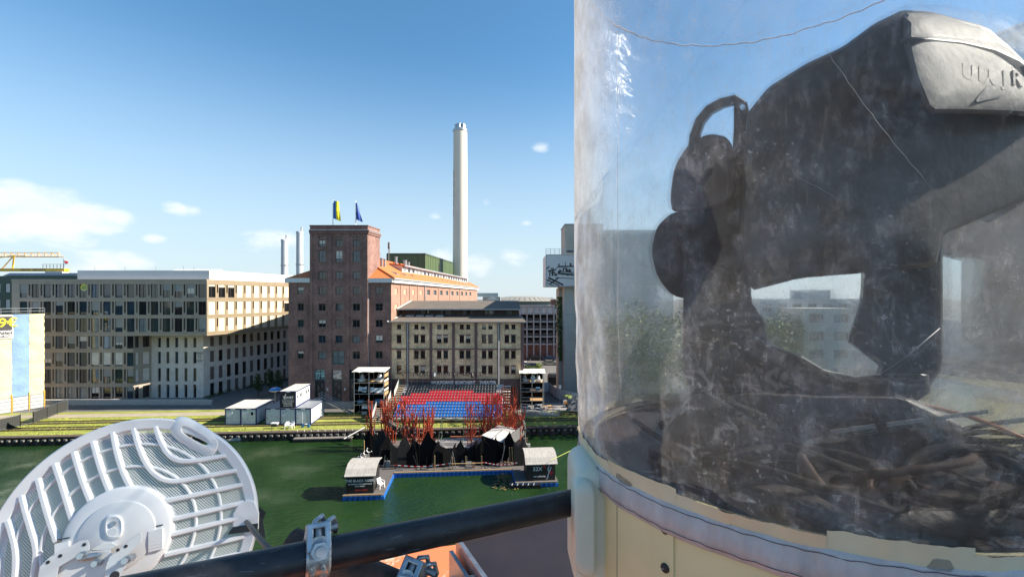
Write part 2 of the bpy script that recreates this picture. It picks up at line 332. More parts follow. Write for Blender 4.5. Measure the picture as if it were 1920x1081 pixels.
# rail tracks
RAIL = M('rail_rust', (.10,.055,.035), .7, .3, var=.3, scale=4)
for (d, lab) in ((3.0, 0), (6.6, 1)):
    t = MB()
    root = None
    for g in (0, 1.45):
        mb = MB(); mb.hexa([(-120,QY(-120)+d+g,.0),(60,QY(60)+d+g,.0),(60,QY(60)+d+g+.09,.0),(-120,QY(-120)+d+g+.09,.0),(-120,QY(-120)+d+g,.15),(60,QY(60)+d+g,.15),(60,QY(60)+d+g+.09,.15),(-120,QY(-120)+d+g+.09,.15)])
        if root is None: root = mb.build('rail_track', RAIL); S(root)
        else: mb.build('rail', RAIL, root)
    mb = MB().quad((-120,QY(-120)+d+.2,.012),(60,QY(60)+d+.2,.012),(60,QY(60)+d+1.3,.012),(-120,QY(-120)+d+1.3,.012)); mb.build('track_bed', M('track_bed', (.16,.12,.06), .95, scale=.9, col2=(.10,.105,.03), bump=.6, bscale=8), root)
# tufts
mb = MB()
for i in range(11000):
    x = rnd(-85, 14); d = .5+10.0*random.random()
    if noise.noise(Vector((x*.18, d*.55, 3))) < rnd(-.45, .25): continue
    y = QY(x)+d; h = rnd(.03,.12)*(1.9 if d < 1.2 and random.random() < .3 else 1); w = rnd(.05,.16); a = rnd(0,3.14)
    dx, dy = math.cos(a)*w, math.sin(a)*w; lx, ly = rnd(-.08,.08), rnd(-.08,.08)
    i0 = len(mb.v); mb.v += [(x-dx,y-dy,.0),(x+dx,y+dy,.0),(x+lx,y+ly,h)]; mb.f.append((i0,i0+1,i0+2))
g = mb.build('grass', M('grass_blades', (.13,.20,.02), .9, scale=.8, col2=(.42,.42,.07))); S(g, 'stuff', 'tufts of green and dry grass along the quay strip')

# ------------------------------------------------------------------ office block on the left
def office():
    root = E('office_block', 'bronze framed office block with pale concrete lower corner and white roof parapet', 'building', (-75, 87.5, 0))
    Y0 = 87.5; p = lambda px: wx(px, Y0); z = lambda py: wz(py, Y0)
    XL, XR = p(22), p(388)
    fr = Wall((XL, Y0), (XR, Y0)); a = lambda px: p(px)-XL
    bk = (-52.0, 110.0); sd = Wall((XR, Y0), bk)
    rows = [(557.5,532.4),(589.9,564.8),(621.8,596.4),(653,629.5),(686,660.5),(717.6,691.7),(750,725)]
    cols = [379.0-22.35*i for i in range(16)]
    op = []; wins = []; slots = []
    ztop, zov = z(523.5), z(629)
    for ri, (yb, yt) in enumerate(rows):
        for ci, c in enumerate(cols):
            if ri >= 3 and c > 252: continue
            r = (a(c-7.2), a(c+7.2), z(yb), z(yt)); op.append(r); wins.append((r, ri, ci))
            q = (a(c+9.6), a(c+13.2), z(yb)+.35, z(yt)); 
            if q[1] < fr.len-.1 and not (ri >= 3 and c+13 > 250): op.append(q); slots.append(q)
    mb = MB()
    fr.holes(mb, 0, fr.len, zov, ztop, [o for o in op if o[2] > zov-.1], .22)
    xl2 = a(250)
    fr.holes(mb, 0, xl2, -.2, zov, [o for o in op if o[2] < zov-.1], .22)
    mb.quad(fr.P(0,ztop,0), fr.P(fr.len,ztop,0), sd.P(sd.len,ztop,0), (XL, 110, ztop))
    mb.quad(fr.P(xl2,zov,0), fr.P(fr.len,zov,0), (XR-4, 97, zov), (p(250), 97, zov))       # soffit
    mb.build('wall', BRONZE, root)
    # panel joints: storey bands standing proud
    for ri in range(7):
        yb = rows[ri][0]+ (2.0 if ri < 6 else 2.2)
        x1 = fr.len if ri < 3 else xl2
        m2 = MB(); fr.box(m2, 0, x1, z(yb)-.03, z(yb)+.03, 0, .05); m2.build('storey_band', BRONZE, root)
    m2 = MB(); fr.box(m2, 0, fr.len+.05, ztop-.35, ztop+.05, .0, .1); m2.build('cornice', BRONZE, root)
    for q in slots:
        m2 = MB().quad(fr.P(q[0],q[2],-.2), fr.P(q[1],q[2],-.2), fr.P(q[1],q[3],-.2), fr.P(q[0],q[3],-.2)); m2.build('vent_slot', FR_DK if random.random() < .7 else SHUT_B, root)
    for (r, ri, ci) in wins:
        gl = random.choice([GL_DK, GL_BL, GL_BL, GL_GR]) if ri == 0 else random.choice([GL_DK, GL_GR, GL_DK, GL_GR, GL_CU, GL_BL])
        if ri >= 2 and ci >= 6: gl = random.choice([GL_DK, GL_BL, GL_BL, GL_WARM, GL_GR, GL_CU])  # sheeting reflections put into the tint of these lower left panes
        w = fr.window(root, r, FR_DK, gl, .205, nx=random.choice([1,2,2]), ny=1, fw=.06, tilt=.03)
        if ri == 4 and ci in (7, 8, 9) :
            m2 = MB(); fr.box(m2, r[0]+.02, r[1]-.02, r[2]+.25, r[3], -.13, -.1); m2.build('blind', CONC, w)
        elif random.random() < .18:
            hgt = rnd(.3,.8)*(r[3]-r[2]); m2 = MB(); fr.box(m2, r[0]+.05, r[1]-.05, r[3]-hgt, r[3], -.135, -.125); m2.build('blind', CONC_D, w)
    # white penthouse parapet
    m2 = MB(); zp0, zp1 = ztop+.02, z(506)
    A = fr.P(a(134), 0, -1.2); B = sd.P(1.2, 0, -.6)
    quad = [Vector((p(134), Y0+1.2, 0)), Vector((XR-.35, Y0+1.2, 0)), Vector((-52.7, 110, 0)), Vector((p(134), 110, 0))]
    m2.loft([[Vector((q.x,q.y,zp0)) for q in quad], [Vector((q.x,q.y,zp1)) for q in quad]])
    m2.build('parapet', M('parapet_white', (.62,.63,.64), .5, .2, var=.06, scale=.5), root)
    for px in (160, 218, 277, 330, 350):
        MB().bar((p(px), Y0+2, zp1), (p(px), Y0+2, zp1+.9), .05).build('lightning_rod', STEEL, root)
    for i in range(6):
        x0 = p(300+i*15); MB().hexa([(x0,Y0+3,zp1+.02),(x0+1.4,Y0+3,zp1+.02),(x0+1.4,Y0+4.5,zp1+.02),(x0,Y0+4.5,zp1+.02),(x0,Y0+3,zp1+.1),(x0+1.4,Y0+3,zp1+.1),(x0+1.4,Y0+4.5,zp1+.38),(x0,Y0+4.5,zp1+.38)]).build('roof_light', WHITE, root)
    # upper side wall with cream shutters
    srow = rows[:3]; n = 10; op = []; cells = []
    step = (sd.len-2.2)/n
    mb = MB()
    for ri, (yb, yt) in enumerate(srow):
        for i in range(n):
            x0 = .38+i*step
            r = (x0, x0+1.45, z(yb), z(yt)); op.append(r); cells.append((r, ri, i, 0))
            q = (x0+1.72, x0+2.02, z(yb)+.9, z(yt)-.05); op.append(q); cells.append((q, ri, i, 1))
    sd.holes(mb, 0, sd.len, zov, ztop, op, .3)
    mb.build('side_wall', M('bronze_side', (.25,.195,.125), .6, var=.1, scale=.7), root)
    for j in range(3):
        m2 = MB(); yb = srow[j][0]+2; sd.box(m2, 0, sd.len, z(yb)-.03, z(yb)+.03, 0, .05); m2.build('storey_band', MATS['bronze_side'], root)
    for (r, ri, i, k) in cells:
        if k == 1:
            MB().quad(sd.P(r[0],r[2],-.28), sd.P(r[1],r[2],-.28), sd.P(r[1],r[3],-.28), sd.P(r[0],r[3],-.28)).build('vent_slot', SHUT_B, root)
        elif (ri == 0 and i < 3) or (ri == 1 and i == 9):
            w = sd.window(root, (r[0],r[1],r[2],r[3]-(.55 if i else .4)), FR_DK, GL_DK, .3, nx=2, fw=.06)
            m2 = MB(); sd.box(m2, r[0]+.01, r[1]-.01, r[3]-(.55 if i else .4), r[3]-.01, -.22, -.12); m2.build('shutter', CREAM, w)
        else:
            m2 = MB(); sd.box(m2, r[0]+.015, r[1]-.015, r[2]+.01, r[3]-.01, -.25, -.1); m2.build('shutter', CREAM, root)
    # pale concrete base: front, side
    Y1 = 90.7; fx0, fx1 = wx(284, Y1), wx(381.5, Y1)
    f2 = Wall((fx0, Y1), (fx1, Y1)); zz = lambda py: wz(py, Y1)
    s2 = Wall((fx1, Y1), (fx1+(bk[0]-XR)/(bk[1]-Y0)*(122-Y1), 122))
    op = []; rw = [(651,632.5),(681,659),(714.5,689.5),(745,720.5)]
    for (yb,yt) in rw:
        for pxc in (298.5, 314.5, 331, 348.3, 365): op.append((wx(pxc-3.0,Y1)-fx0, wx(pxc+3.0,Y1)-fx0, zz(yb), zz(yt)))
    mb = MB(); f2.holes(mb, 0, f2.len, -.2, zov, op, .35); 
    op2 = []; cz = (s2.len)/10.
    for ri, (yb,yt) in enumerate(rw):
        for i in range(15):
            x0 = 1.45+i*1.93; op2.append((x0, x0+1.02, zz(yb), zz(yt)))
    s2.holes(mb, 0, s2.len, -.2, zov, op2, .3); mb.build('base_wall', CONC, root)
    for r in op: f2.window(root, r, FR_DK, random.choice([GL_DK,GL_DK,GL_BL,GL_WARM]), .33, nx=1, ny=2, fw=.05)
    for i, r in enumerate(op2):
        if random.random() < .5 or i >= 55 or i < 2:
            m2 = MB(); s2.box(m2, r[0]+.03, r[1]-.03, r[2]+.03, r[3]-.02, -.24, -.2); m2.build('shutter', SHUT_B, root)
        else: s2.window(root, r, FR_DK, GL_DK, .28, nx=1, ny=2, fw=.06)
    # oblique recessed bay between the two
    ob = Wall((p(250), Y0), (fx0, Y1)); op3 = []
    for (yb,yt) in [(653,629.8),(686,660.5),(717.6,691.7),(750,725)]:
        for (u0,u1) in ((.35,1.0),(1.75,3.0),(3.75,4.6)): op3.append((u0, u1, z(yb)+.1, z(yt)-.1))
    mb = MB(); ob.holes(mb, 0, ob.len, -.2, zov, [o for o in op3 if o[1] < ob.len-.05], .3); mb.build('recess_wall', BRONZE, root)
    for k, r in enumerate([o for o in op3 if o[1] < ob.len-.05]):
        zr = r[2]
        w = ob.window(root, r, FR_DK, GL_DK, .27, nx=1, fw=.06)
        if 3 < zr < 9.5 and random.random() < .8: m2 = MB(); ob.box(m2, r[0], r[1], r[2], r[3], -.2, -.15); m2.build('blind', CONC, w)
    # sketched line lettering on the corner
    for k, (s_, yy) in enumerate((('MAKI', 662), ('72', 669), ('SSW', 676))):
        text('lettering', s_, FR_DK, root, (wx(373.5,Y1), Y1-.02, zz(yy)), (1,0,0), (0,0,1), .75, .005)
    # badge poster in the top row window
    xb = p(157)
    MB().box(xb-.72, xb+.72, Y0+.05, Y0+.07, z(547), z(533)).build('poster', M('poster_dark', (.03,.03,.03), .6), root)
    mb = MB(); c = Vector((xb, Y0+.04, z(538.5)));
    mb.poly([c+Vector((.68*math.cos(t*.2618), 0, .68*math.sin(t*.2618))) for t in range(24)]); mb.build('poster_disc', M('poster_yellow', (.75,.62,.05), .6), root)
    mb = MB(); mb.poly([c+Vector((.46*math.cos(t*.2618), -.006, .46*math.sin(t*.2618))) for t in range(24)]); mb.build('poster_disc', M('poster_green', (.30,.40,.12), .6), root)
    for k in (0,1): text('lettering', ('Hafenplatz','wird neu')[k], WHITE, root, (xb, Y0+.03, z(543+k*3)), (1,0,0), (0,0,1), .33, .002)
    # plinth wall
    m2 = MB(); m2.box(-96, wx(415,Y0), 84.6, 85.1, 0, .9); m2.build('plinth_wall', M('plinth_concrete', (.42,.41,.38), .85), root)
    m2 = MB().box(-96, wx(400,Y0)-1, 85.1, Y0+.0, .0, .55); m2.build('terrace', PAVE_G, root)
office()

# hedges beside the side wall and small street trees
def leaf_blob(mb, c, rx, ry, rz, n, size, seed=0):
    for i in range(n):
        while True:
            q = Vector((rnd(-1,1), rnd(-1,1), rnd(-1,1)))
            if q.length <= 1: break
        if noise.noise(Vector((q.x*2.2+seed, q.y*2.2, q.z*2.2))) < -.12: continue
        q = q*(q.length**-.35 if q.length > .05 else 1)
        p = Vector((c[0]+q.x*rx, c[1]+q.y*ry, c[2]+q.z*rz)); s_ = size*rnd(.6,1.4)
        u = Vector((rnd(-1,1), rnd(-1,1), rnd(-.6,.6))).normalized(); v = u.cross(Vector((rnd(-1,1),rnd(-1,1),rnd(-1,1)))).normalized()
        mb.quad(p-u*s_, p-v*s_*.5, p+u*s_, p+v*s_*.5)
LEAF = M('leaf_dark', (.028,.058,.014), .6, scale=1.4, col2=(.06,.105,.022)); LEAF2 = M('leaf_mid', (.05,.095,.02), .6, scale=1.4, col2=(.10,.16,.03)); LEAF3 = M('leaf_bright', (.10,.17,.02), .6, scale=1.4, col2=(.2,.26,.04))
BARK = M('bark', (.10,.075,.055), .9, var=.3, scale=6, bump=.6)
def tree(loc, h, rx, label, leaf=LEAF, n=1500, size=.12, trunk=.3, lobes=9, group=None, name='tree', narrow=1.0):
    root = E(name, label, 'tree', loc, group); x = y = 0.0
    mb = MB(); mb.tube([(0,0,-.05),(.03,.02,h*trunk),(-.02,.04,h*.6),(0,0,h*.88)], [h*.022,h*.017,h*.011,h*.004], 7)
    for k in range(5):
        a = rnd(0,6.28); z0 = h*rnd(trunk*.9,.6); mb.tube([(0,0,z0),(math.cos(a)*rx*.45,math.sin(a)*rx*.45,z0+h*.12),(math.cos(a)*rx*.7,math.sin(a)*rx*.7,z0+h*.2)], [h*.009,h*.006,h*.002], 5)
    mb.build('trunk', BARK, root, True)
    mb = MB(); sd_ = rnd(0,50)
    for k in range(lobes):
        t = (k+.5)/lobes; zc = h*(trunk+.08+(1-trunk-.14)*t); rr = rx*(.55+.55*math.sin(math.pi*min(1,(.18+.8*t)))**1.0)*narrow
        a = k*2.4; off = rr*.42
        leaf_blob(mb, (math.cos(a)*off, math.sin(a)*off, zc), rr*.72, rr*.72, h*.15, n//lobes, size, sd_+k)
    mb.build('crown', leaf, root)
    return root
for k, (px, py, hpx, lab) in enumerate(((484,743,42,'narrow dark street tree left of the blue and white disc sign'), (506,738,46,'tall slim street tree just behind the blue and white disc sign'), (522,737,42,'dark street tree nearest the red brick tower'))):
    g = G(px, py); hh = hpx/F*g.y; tree(g, hh, hh*.21, lab, LEAF, 1700, .13, .22, 8, 'street trees beside the office block')
def hedge(pts, w, h, label):
    mb = MB()
    for i in range(len(pts)-1):
        a, b = Vector(pts[i]), Vector(pts[i+1]); L_ = (b-a).length
        for k in range(int(L_/.5)+1):
            c = a+(b-a)*(k*.5/L_); leaf_blob(mb, (c.x, c.y, h*.45), .45, w, h*.55, 60, .11, k)
    T(mb.build('hedge', LEAF), label, 'hedge')
hedge([G(385,747), G(440,731)], .6, .55, 'low hedge at the pale concrete corner of the office block')
hedge([G(448,730), G(500,720)], .6, .6, 'low hedge behind the narrow street tree')
hedge([G(515,718), G(540,712)], .6, .6, 'short hedge between the trees and the brick tower')

# ------------------------------------------------------------------ green building, cranes, scaffolded house at far left
def green_building():
    Y0 = 104; root = E('green_building', 'dark green clad building behind the bronze office block', 'building', (wx(60,Y0), Y0, 0))
    w = Wall((wx(-60,Y0), Y0), (wx(180,Y0), Y0)); z = lambda py: wz(py,Y0); a = lambda px: wx(px,Y0)-w.o.x
    op = []
    for (yb,yt) in ((548,531),(578,561),(608,591)):
        for px in (-36,-20,-4,14,30,46,62): op.append((a(px-4.6),a(px+4.6),z(yb),z(yt)))
    mb = MB(); zt = z(517); w.holes(mb, 0, w.len, 0, zt, op, .25); mb.quad(w.P(0,zt,0), w.P(w.len,zt,0), w.P(w.len,zt,-12), w.P(0,zt,-12))
    mb.build('wall', M('green_cladding', (.012,.055,.04), .4, var=.25, scale=3, stretch=(.2,.2,4)), root)
    for i, r in enumerate(op):
        wn = w.window(root, r, FR_GREY, GL_DK, .22, nx=1, ny=2, fw=.08)
        if i % 7 != 5: m2 = MB(); w.box(m2, r[0]+.1, r[1]-.1, r[2]+.1, r[3]-.05, -.13, -.1); m2.build('blind', CONC, wn)
    for i in range(9):
        x0 = wx(4+i*15,Y0); MB().hexa([(x0,Y0+.2,zt+.05),(x0+1.7,Y0+.2,zt+.05),(x0+1.7,Y0+1.6,zt+.05),(x0,Y0+1.6,zt+.05),(x0,Y0+.2,zt+.12),(x0+1.7,Y0+.2,zt+.12),(x0+1.7,Y0+1.6,zt+.75),(x0,Y0+1.6,zt+.75)]).build('solar_panel', M('solar_dark',(.03,.035,.045),.2), root)
green_building()
def crane(label, Y, xl, xr, y, mat, hgt, flag=None, mast=None, body=False):
    root = E('tower_crane', label, 'crane', (wx(xl,Y), Y, 0)); s = Y/F
    z0 = wz(y,Y); x0, x1 = wx(xl,Y), wx(xr,Y); mb = MB(); t = .11*Y/100
    hh = hgt*s
    if not body:
        n = 16
        mb.bar((x0,Y,z0),(x1,Y,z0),t,t); mb.bar((x0,Y+hh,z0),(x1,Y+hh,z0),t,t); mb.bar((x0,Y+hh/2,z0+hh),(x1-1,Y+hh/2,z0+hh),t,t)
        for i in range(n):
            a = x0+(x1-x0)*i/n; b = x0+(x1-x0)*(i+.5)/n; c = x0+(x1-x0)*(i+1)/n
            for yy in (Y, Y+hh): mb.bar((a,yy,z0),(b,Y+hh/2,z0+hh),t*.6); mb.bar((b,Y+hh/2,z0+hh),(c,yy,z0),t*.6)
        mb.build('jib', mat, root)
    else:
        mb.box(x0,x1,Y,Y+1.5,z0,z0+hh); mb.build('jib', mat, root)
        m2 = MB(); zz = z0+hh
        for i in range(7): xx = x1-(x1-x0)*.22*i/6; m2.bar((xx,Y,zz),(xx,Y,zz+1.1),.08)
        m2.bar((x1-(x1-x0)*.22,Y,zz+1.1),(x1,Y,zz+1.1),.08); m2.bar((x1-(x1-x0)*.22,Y,zz+.55),(x1,Y,zz+.55),.06); m2.build('railing', STEEL, root)
        MB().box(x1-(x1-x0)*.19,x1-.3,Y-.2,Y+1.6,z0-1.3,z0-.02).build('counterweight', CONC, root)
        m2 = MB(); xa = wx(18,Y)
        m2.bar((xa,Y+.7,z0),(xa+.4,Y+.7,z0+4.2),.25); m2.bar((xa-3,Y+.7,z0+.4),(xa+.4,Y+.7,z0+4.2),.18); m2.bar((xa+.4,Y+.7,z0+4.2),(xa+3.6,Y+.7,z0+4.0),.15); m2.bar((xa-3.2,Y+.7,z0+3.6),(xa+.4,Y+.7,z0+4.2),.15); m2.build('apex_frame', mat, root)
        text('lettering', 'KRAN  SERVICE', FR_DK, root, (wx(62,Y), Y-.02, z0+hh*.5), (1,0,0), (0,0,1), .95, .005)
    m2 = MB(); xm = wx(mast,Y)
    for dx in (-.7,.7):
        for dy in (0,1.4): m2.bar((xm+dx,Y+dy,0),(xm+dx,Y+dy,z0),.16)
    for i in range(14):
        za, zb = z0*i/14, z0*(i+1)/14; m2.bar((xm-.7,Y,za),(xm+.7,Y,zb),.09); m2.bar((xm+.7,Y+1.4,za),(xm-.7,Y+1.4,zb),.09)
    m2.build('mast', mat, root)
    if flag:
        fx = wx(119,Y); MB().bar((fx,Y,z0+hh),(fx,Y,z0+hh+2.6),.08).build('flag_pole', STEEL, root)
        m2 = MB(); m2.poly([(fx,Y,z0+hh+2.6),(fx+1.3,Y+.2,z0+hh+2.0),(fx+1.5,Y+.1,z0+hh+1.2),(fx+.4,Y-.1,z0+hh+1.1)]); fl = m2.build('flag', WHITE, root)
        m2 = MB(); m2.poly([(fx+.25,Y-.03,z0+hh+2.1),(fx+1.2,Y+.1,z0+hh+1.85),(fx+1.2,Y-.0,z0+hh+1.35),(fx+.5,Y-.15,z0+hh+1.4)]); m2.build('flag_emblem', M('flag_red',(.45,.03,.04),.7), fl)
CR_Y = M('crane_yellow', (.80,.46,.03), .5, var=.1)
crane('pale orange lattice jib of the upper crane at the left edge', 150, -90, 112, 481, M('crane_orange',(.80,.42,.10),.5), 8, mast=-70)
crane('yellow crane jib with counterweight and small flag above the green building', 120, -60, 120, 508, CR_Y, 5, flag=True, mast=-20, body=True)

def scaffold_house():
    A = G(-60, 786); B = G(83, 763); w = Wall((A.x,A.y),(B.x,B.y)); root = E('wrapped_house', 'house wrapped in yellow and blue scaffold sheeting at the left edge', 'building', (A.x, A.y, 0))
    zt = 17.0; zb = 2.6
    MB().loft([[w.P(0,z_,-.6), w.P(w.len,z_,-.6), w.P(w.len,z_,-14), w.P(0,z_,-14)] for z_ in (0, zt-.3)]).build('wall', CONC_D, root)
    YS = M('sheet_yellow', (.54,.49,.30), .75, var=.09, scale=.6, bump=.35, bscale=1.2); BS = M('sheet_blue', (.17,.28,.45), .75, var=.1, scale=.6, bump=.35, bscale=1.2)
    edges = [w.ray(px) for px in (-55,-10,22.5,55,83.5)]; 
    for i, m_ in enumerate((BS, YS, BS, YS)):
        if i == 1: m_ = YS
        a0, a1 = edges[i], edges[i+1]; mb = MB(); nx, nz = 8, 22; i0 = 0
        for kz in range(nz+1):
            for kx in range(nx+1):
                a_ = a0+(a1-a0)*kx/nx; z_ = zb+(zt-zb)*kz/nz; sag = .10*math.sin(kx/nx*math.pi)*(.6+.4*math.sin(kz*1.7+i))+.09*noise.noise(Vector((a_*.9,z_*.7,i)))
                if kx in (0,nx): a_ += .05*math.sin(kz*3.1+i)
                mb.v.append(tuple(w.P(a_, z_, sag-.02)))
        for kz in range(nz):
            for kx in range(nx):
                q = kz*(nx+1)+kx; mb.f.append((q,q+1,q+nx+2,q+nx+1))
        mb.build('sheet', m_, root, True)
    # side return of the sheeting
    mb = MB(); nz = 16
    mb.quad(w.P(w.len-.02,zb,0), w.P(w.len-.02,zb,-12), w.P(w.len-.02,zt,-12), w.P(w.len-.02,zt,0)); mb.build('sheet', YS, root)
    # bottom panels between orange posts
    PN = M('panel_grey', (.36,.38,.39), .7, var=.08); 
    for i in range(4):
        a0, a1 = edges[i]+.12, edges[i+1]-.12
        for r in range(4):
            m2 = MB(); w.box(m2, a0, a1, .1+r*.62, .66+r*.62, -.05, .03); m2.build('panel', PN, root)
    for a_ in edges[1:]: MB().bar(w.P(a_-.05,0,.08), w.P(a_-.05,zb+.5,.08), .13).build('post', M('post_orange',(.70,.38,.05),.6), root)
    # guard rail on top
    m2 = MB()
    for px in (-30, 2, 30, 56, 84): a_ = w.ray(px); m2.bar(w.P(a_,zt-.2,-.1), w.P(a_,zt+1.1,-.1), .07)
    for h_ in (.55, 1.05): m2.bar(w.P(0,zt+h_,-.1), w.P(w.len,zt+h_,-.1), .06)
    m2.build('guard_rail', GALV, root)
    # tall blue strip behind
    m2 = MB(); w.box(m2, w.ray(-40), w.ray(7), zt, wz(502,80), -2.2, -2.0); m2.build('sheet', BS, root)
    m2 = MB(); w.box(m2, w.ray(-30), w.ray(5.5), wz(502,80), wz(499,80), -2.4, -1.9); m2.build('cap_rail', WHITE, root)
    # sign
    Z = lambda py: wz(py, 80.3); a0, a1 = w.ray(-26), w.ray(23.5)
    m2 = MB(); w.box(m2, a0, a1, Z(632), Z(590), .18, .24); sg = m2.build('sign_board', WHITE, root)
    m2 = MB(); w.box(m2, a0+.25, a1-.12, Z(630), Z(592), .24, .26); m2.build('sign_face', FR_DK, sg)
    n_ = w.n*.275
    text('lettering', '89€', M('sign_yellow',(.82,.70,.02),.6), sg, w.P(w.ray(6),Z(604),.275), w.u, (0,0,1), 2.1, .01, font_off=.02)
    for k, s_ in enumerate(('zimmer', 'Am Brück')): text('lettering', s_, WHITE, sg, w.P(w.ray(22),Z(619+k*7),.275), w.u, (0,0,1), .75, .01, 'RIGHT', font_off=.01)
scaffold_house()

# ------------------------------------------------------------------ construction fence with dark mesh, left
def site_fence():
    root = E('construction_fence', 'mesh construction fence with dark netting beside the wrapped house', 'fence', G(60,795))
    pts = [G(-20,812), G(38,799), G(62,793), G(88,784), G(107,776), G(127,769)]
    NET = M('netting', (.03,.032,.03), .9, var=.3, scale=4)
    for i in range(len(pts)-1):
        a, b = pts[i], pts[i+1]; h = 1.9; m2 = MB()
        m2.bar(a, a+Vector((0,0,h)), .07); m2.bar(b, b+Vector((0,0,h)), .07); m2.bar(a+Vector((0,0,h)), b+Vector((0,0,h)), .06); m2.bar(a+Vector((0,0,.15)), b+Vector((0,0,.15)), .06)
        n = 14
        for k in range(1,n): c = a+(b-a)*k/n; m2.bar(c+Vector((0,0,.15)), c+Vector((0,0,h)), .014)
        p = m2.build('fence_panel', GALV, root)
        if i != 1:
            q = MB(); o = Vector((0,.05,0)); q.quad(a+o+Vector((0,0,.1)), b+o+Vector((0,0,.1)), b+o+Vector((0,0,h-.1)), a+o+Vector((0,0,h-.15))); q.build('netting', NET, p)
    c = G(8,803); mb = MB()
    for k in range(9):
        pass
    n = 12; rows = []
    for j in range(5):
        rows.append([Vector((c.x-3.2+6.2*i/n*(1-.12*j), c.y-.25+.3*math.sin(i*1.3+j), .05+1.5*j/4+.12*math.sin(i*2.1))) for i in range(n+1)])
    for j in range(4):
        for i in range(n): mb.quad(rows[j][i],rows[j][i+1],rows[j+1][i+1],rows[j+1][i])
    mb.build('netting', NET, root)
site_fence()

# ------------------------------------------------------------------ red brick tower warehouse
def tile_mat(name, c1, c2):
    m = bpy.data.materials.new(name); m.use_nodes = True; nt = m.node_tree; N = nt.nodes.new; L = nt.links.new
    b = nt.nodes['Principled BSDF']; b.inputs['Roughness'].default_value = .7
    geo = N('ShaderNodeNewGeometry'); n = N('ShaderNodeTexNoise'); n.inputs['Scale'].default_value = 1.2; n.inputs['Detail'].default_value = 8; n.inputs['Roughness'].default_value = .8; L(geo.outputs['Position'], n.inputs[0])
    mx = N('ShaderNodeMix'); mx.data_type = 'RGBA'; L(n.outputs['Fac'], mx.inputs[0]); mx.inputs[6].default_value = list(c1)+[1]; mx.inputs[7].default_value = list(c2)+[1]; L(mx.outputs[2], b.inputs['Base Color'])
    wv = N('ShaderNodeTexWave'); wv.wave_type = 'BANDS'; wv.bands_direction = 'Z'; wv.inputs['Scale'].default_value = 1.6; wv.inputs['Distortion'].default_value = .3; L(geo.outputs['Position'], wv.inputs[0])
    bp = N('ShaderNodeBump'); bp.inputs['Strength'].default_value = .6; bp.inputs['Distance'].default_value = .05; L(wv.outputs['Fac'], bp.inputs['Height']); L(bp.outputs[0], b.inputs['Normal'])
    MATS[name] = m; return m
TILE = tile_mat('roof_tile', (.50,.135,.035), (.62,.19,.05))
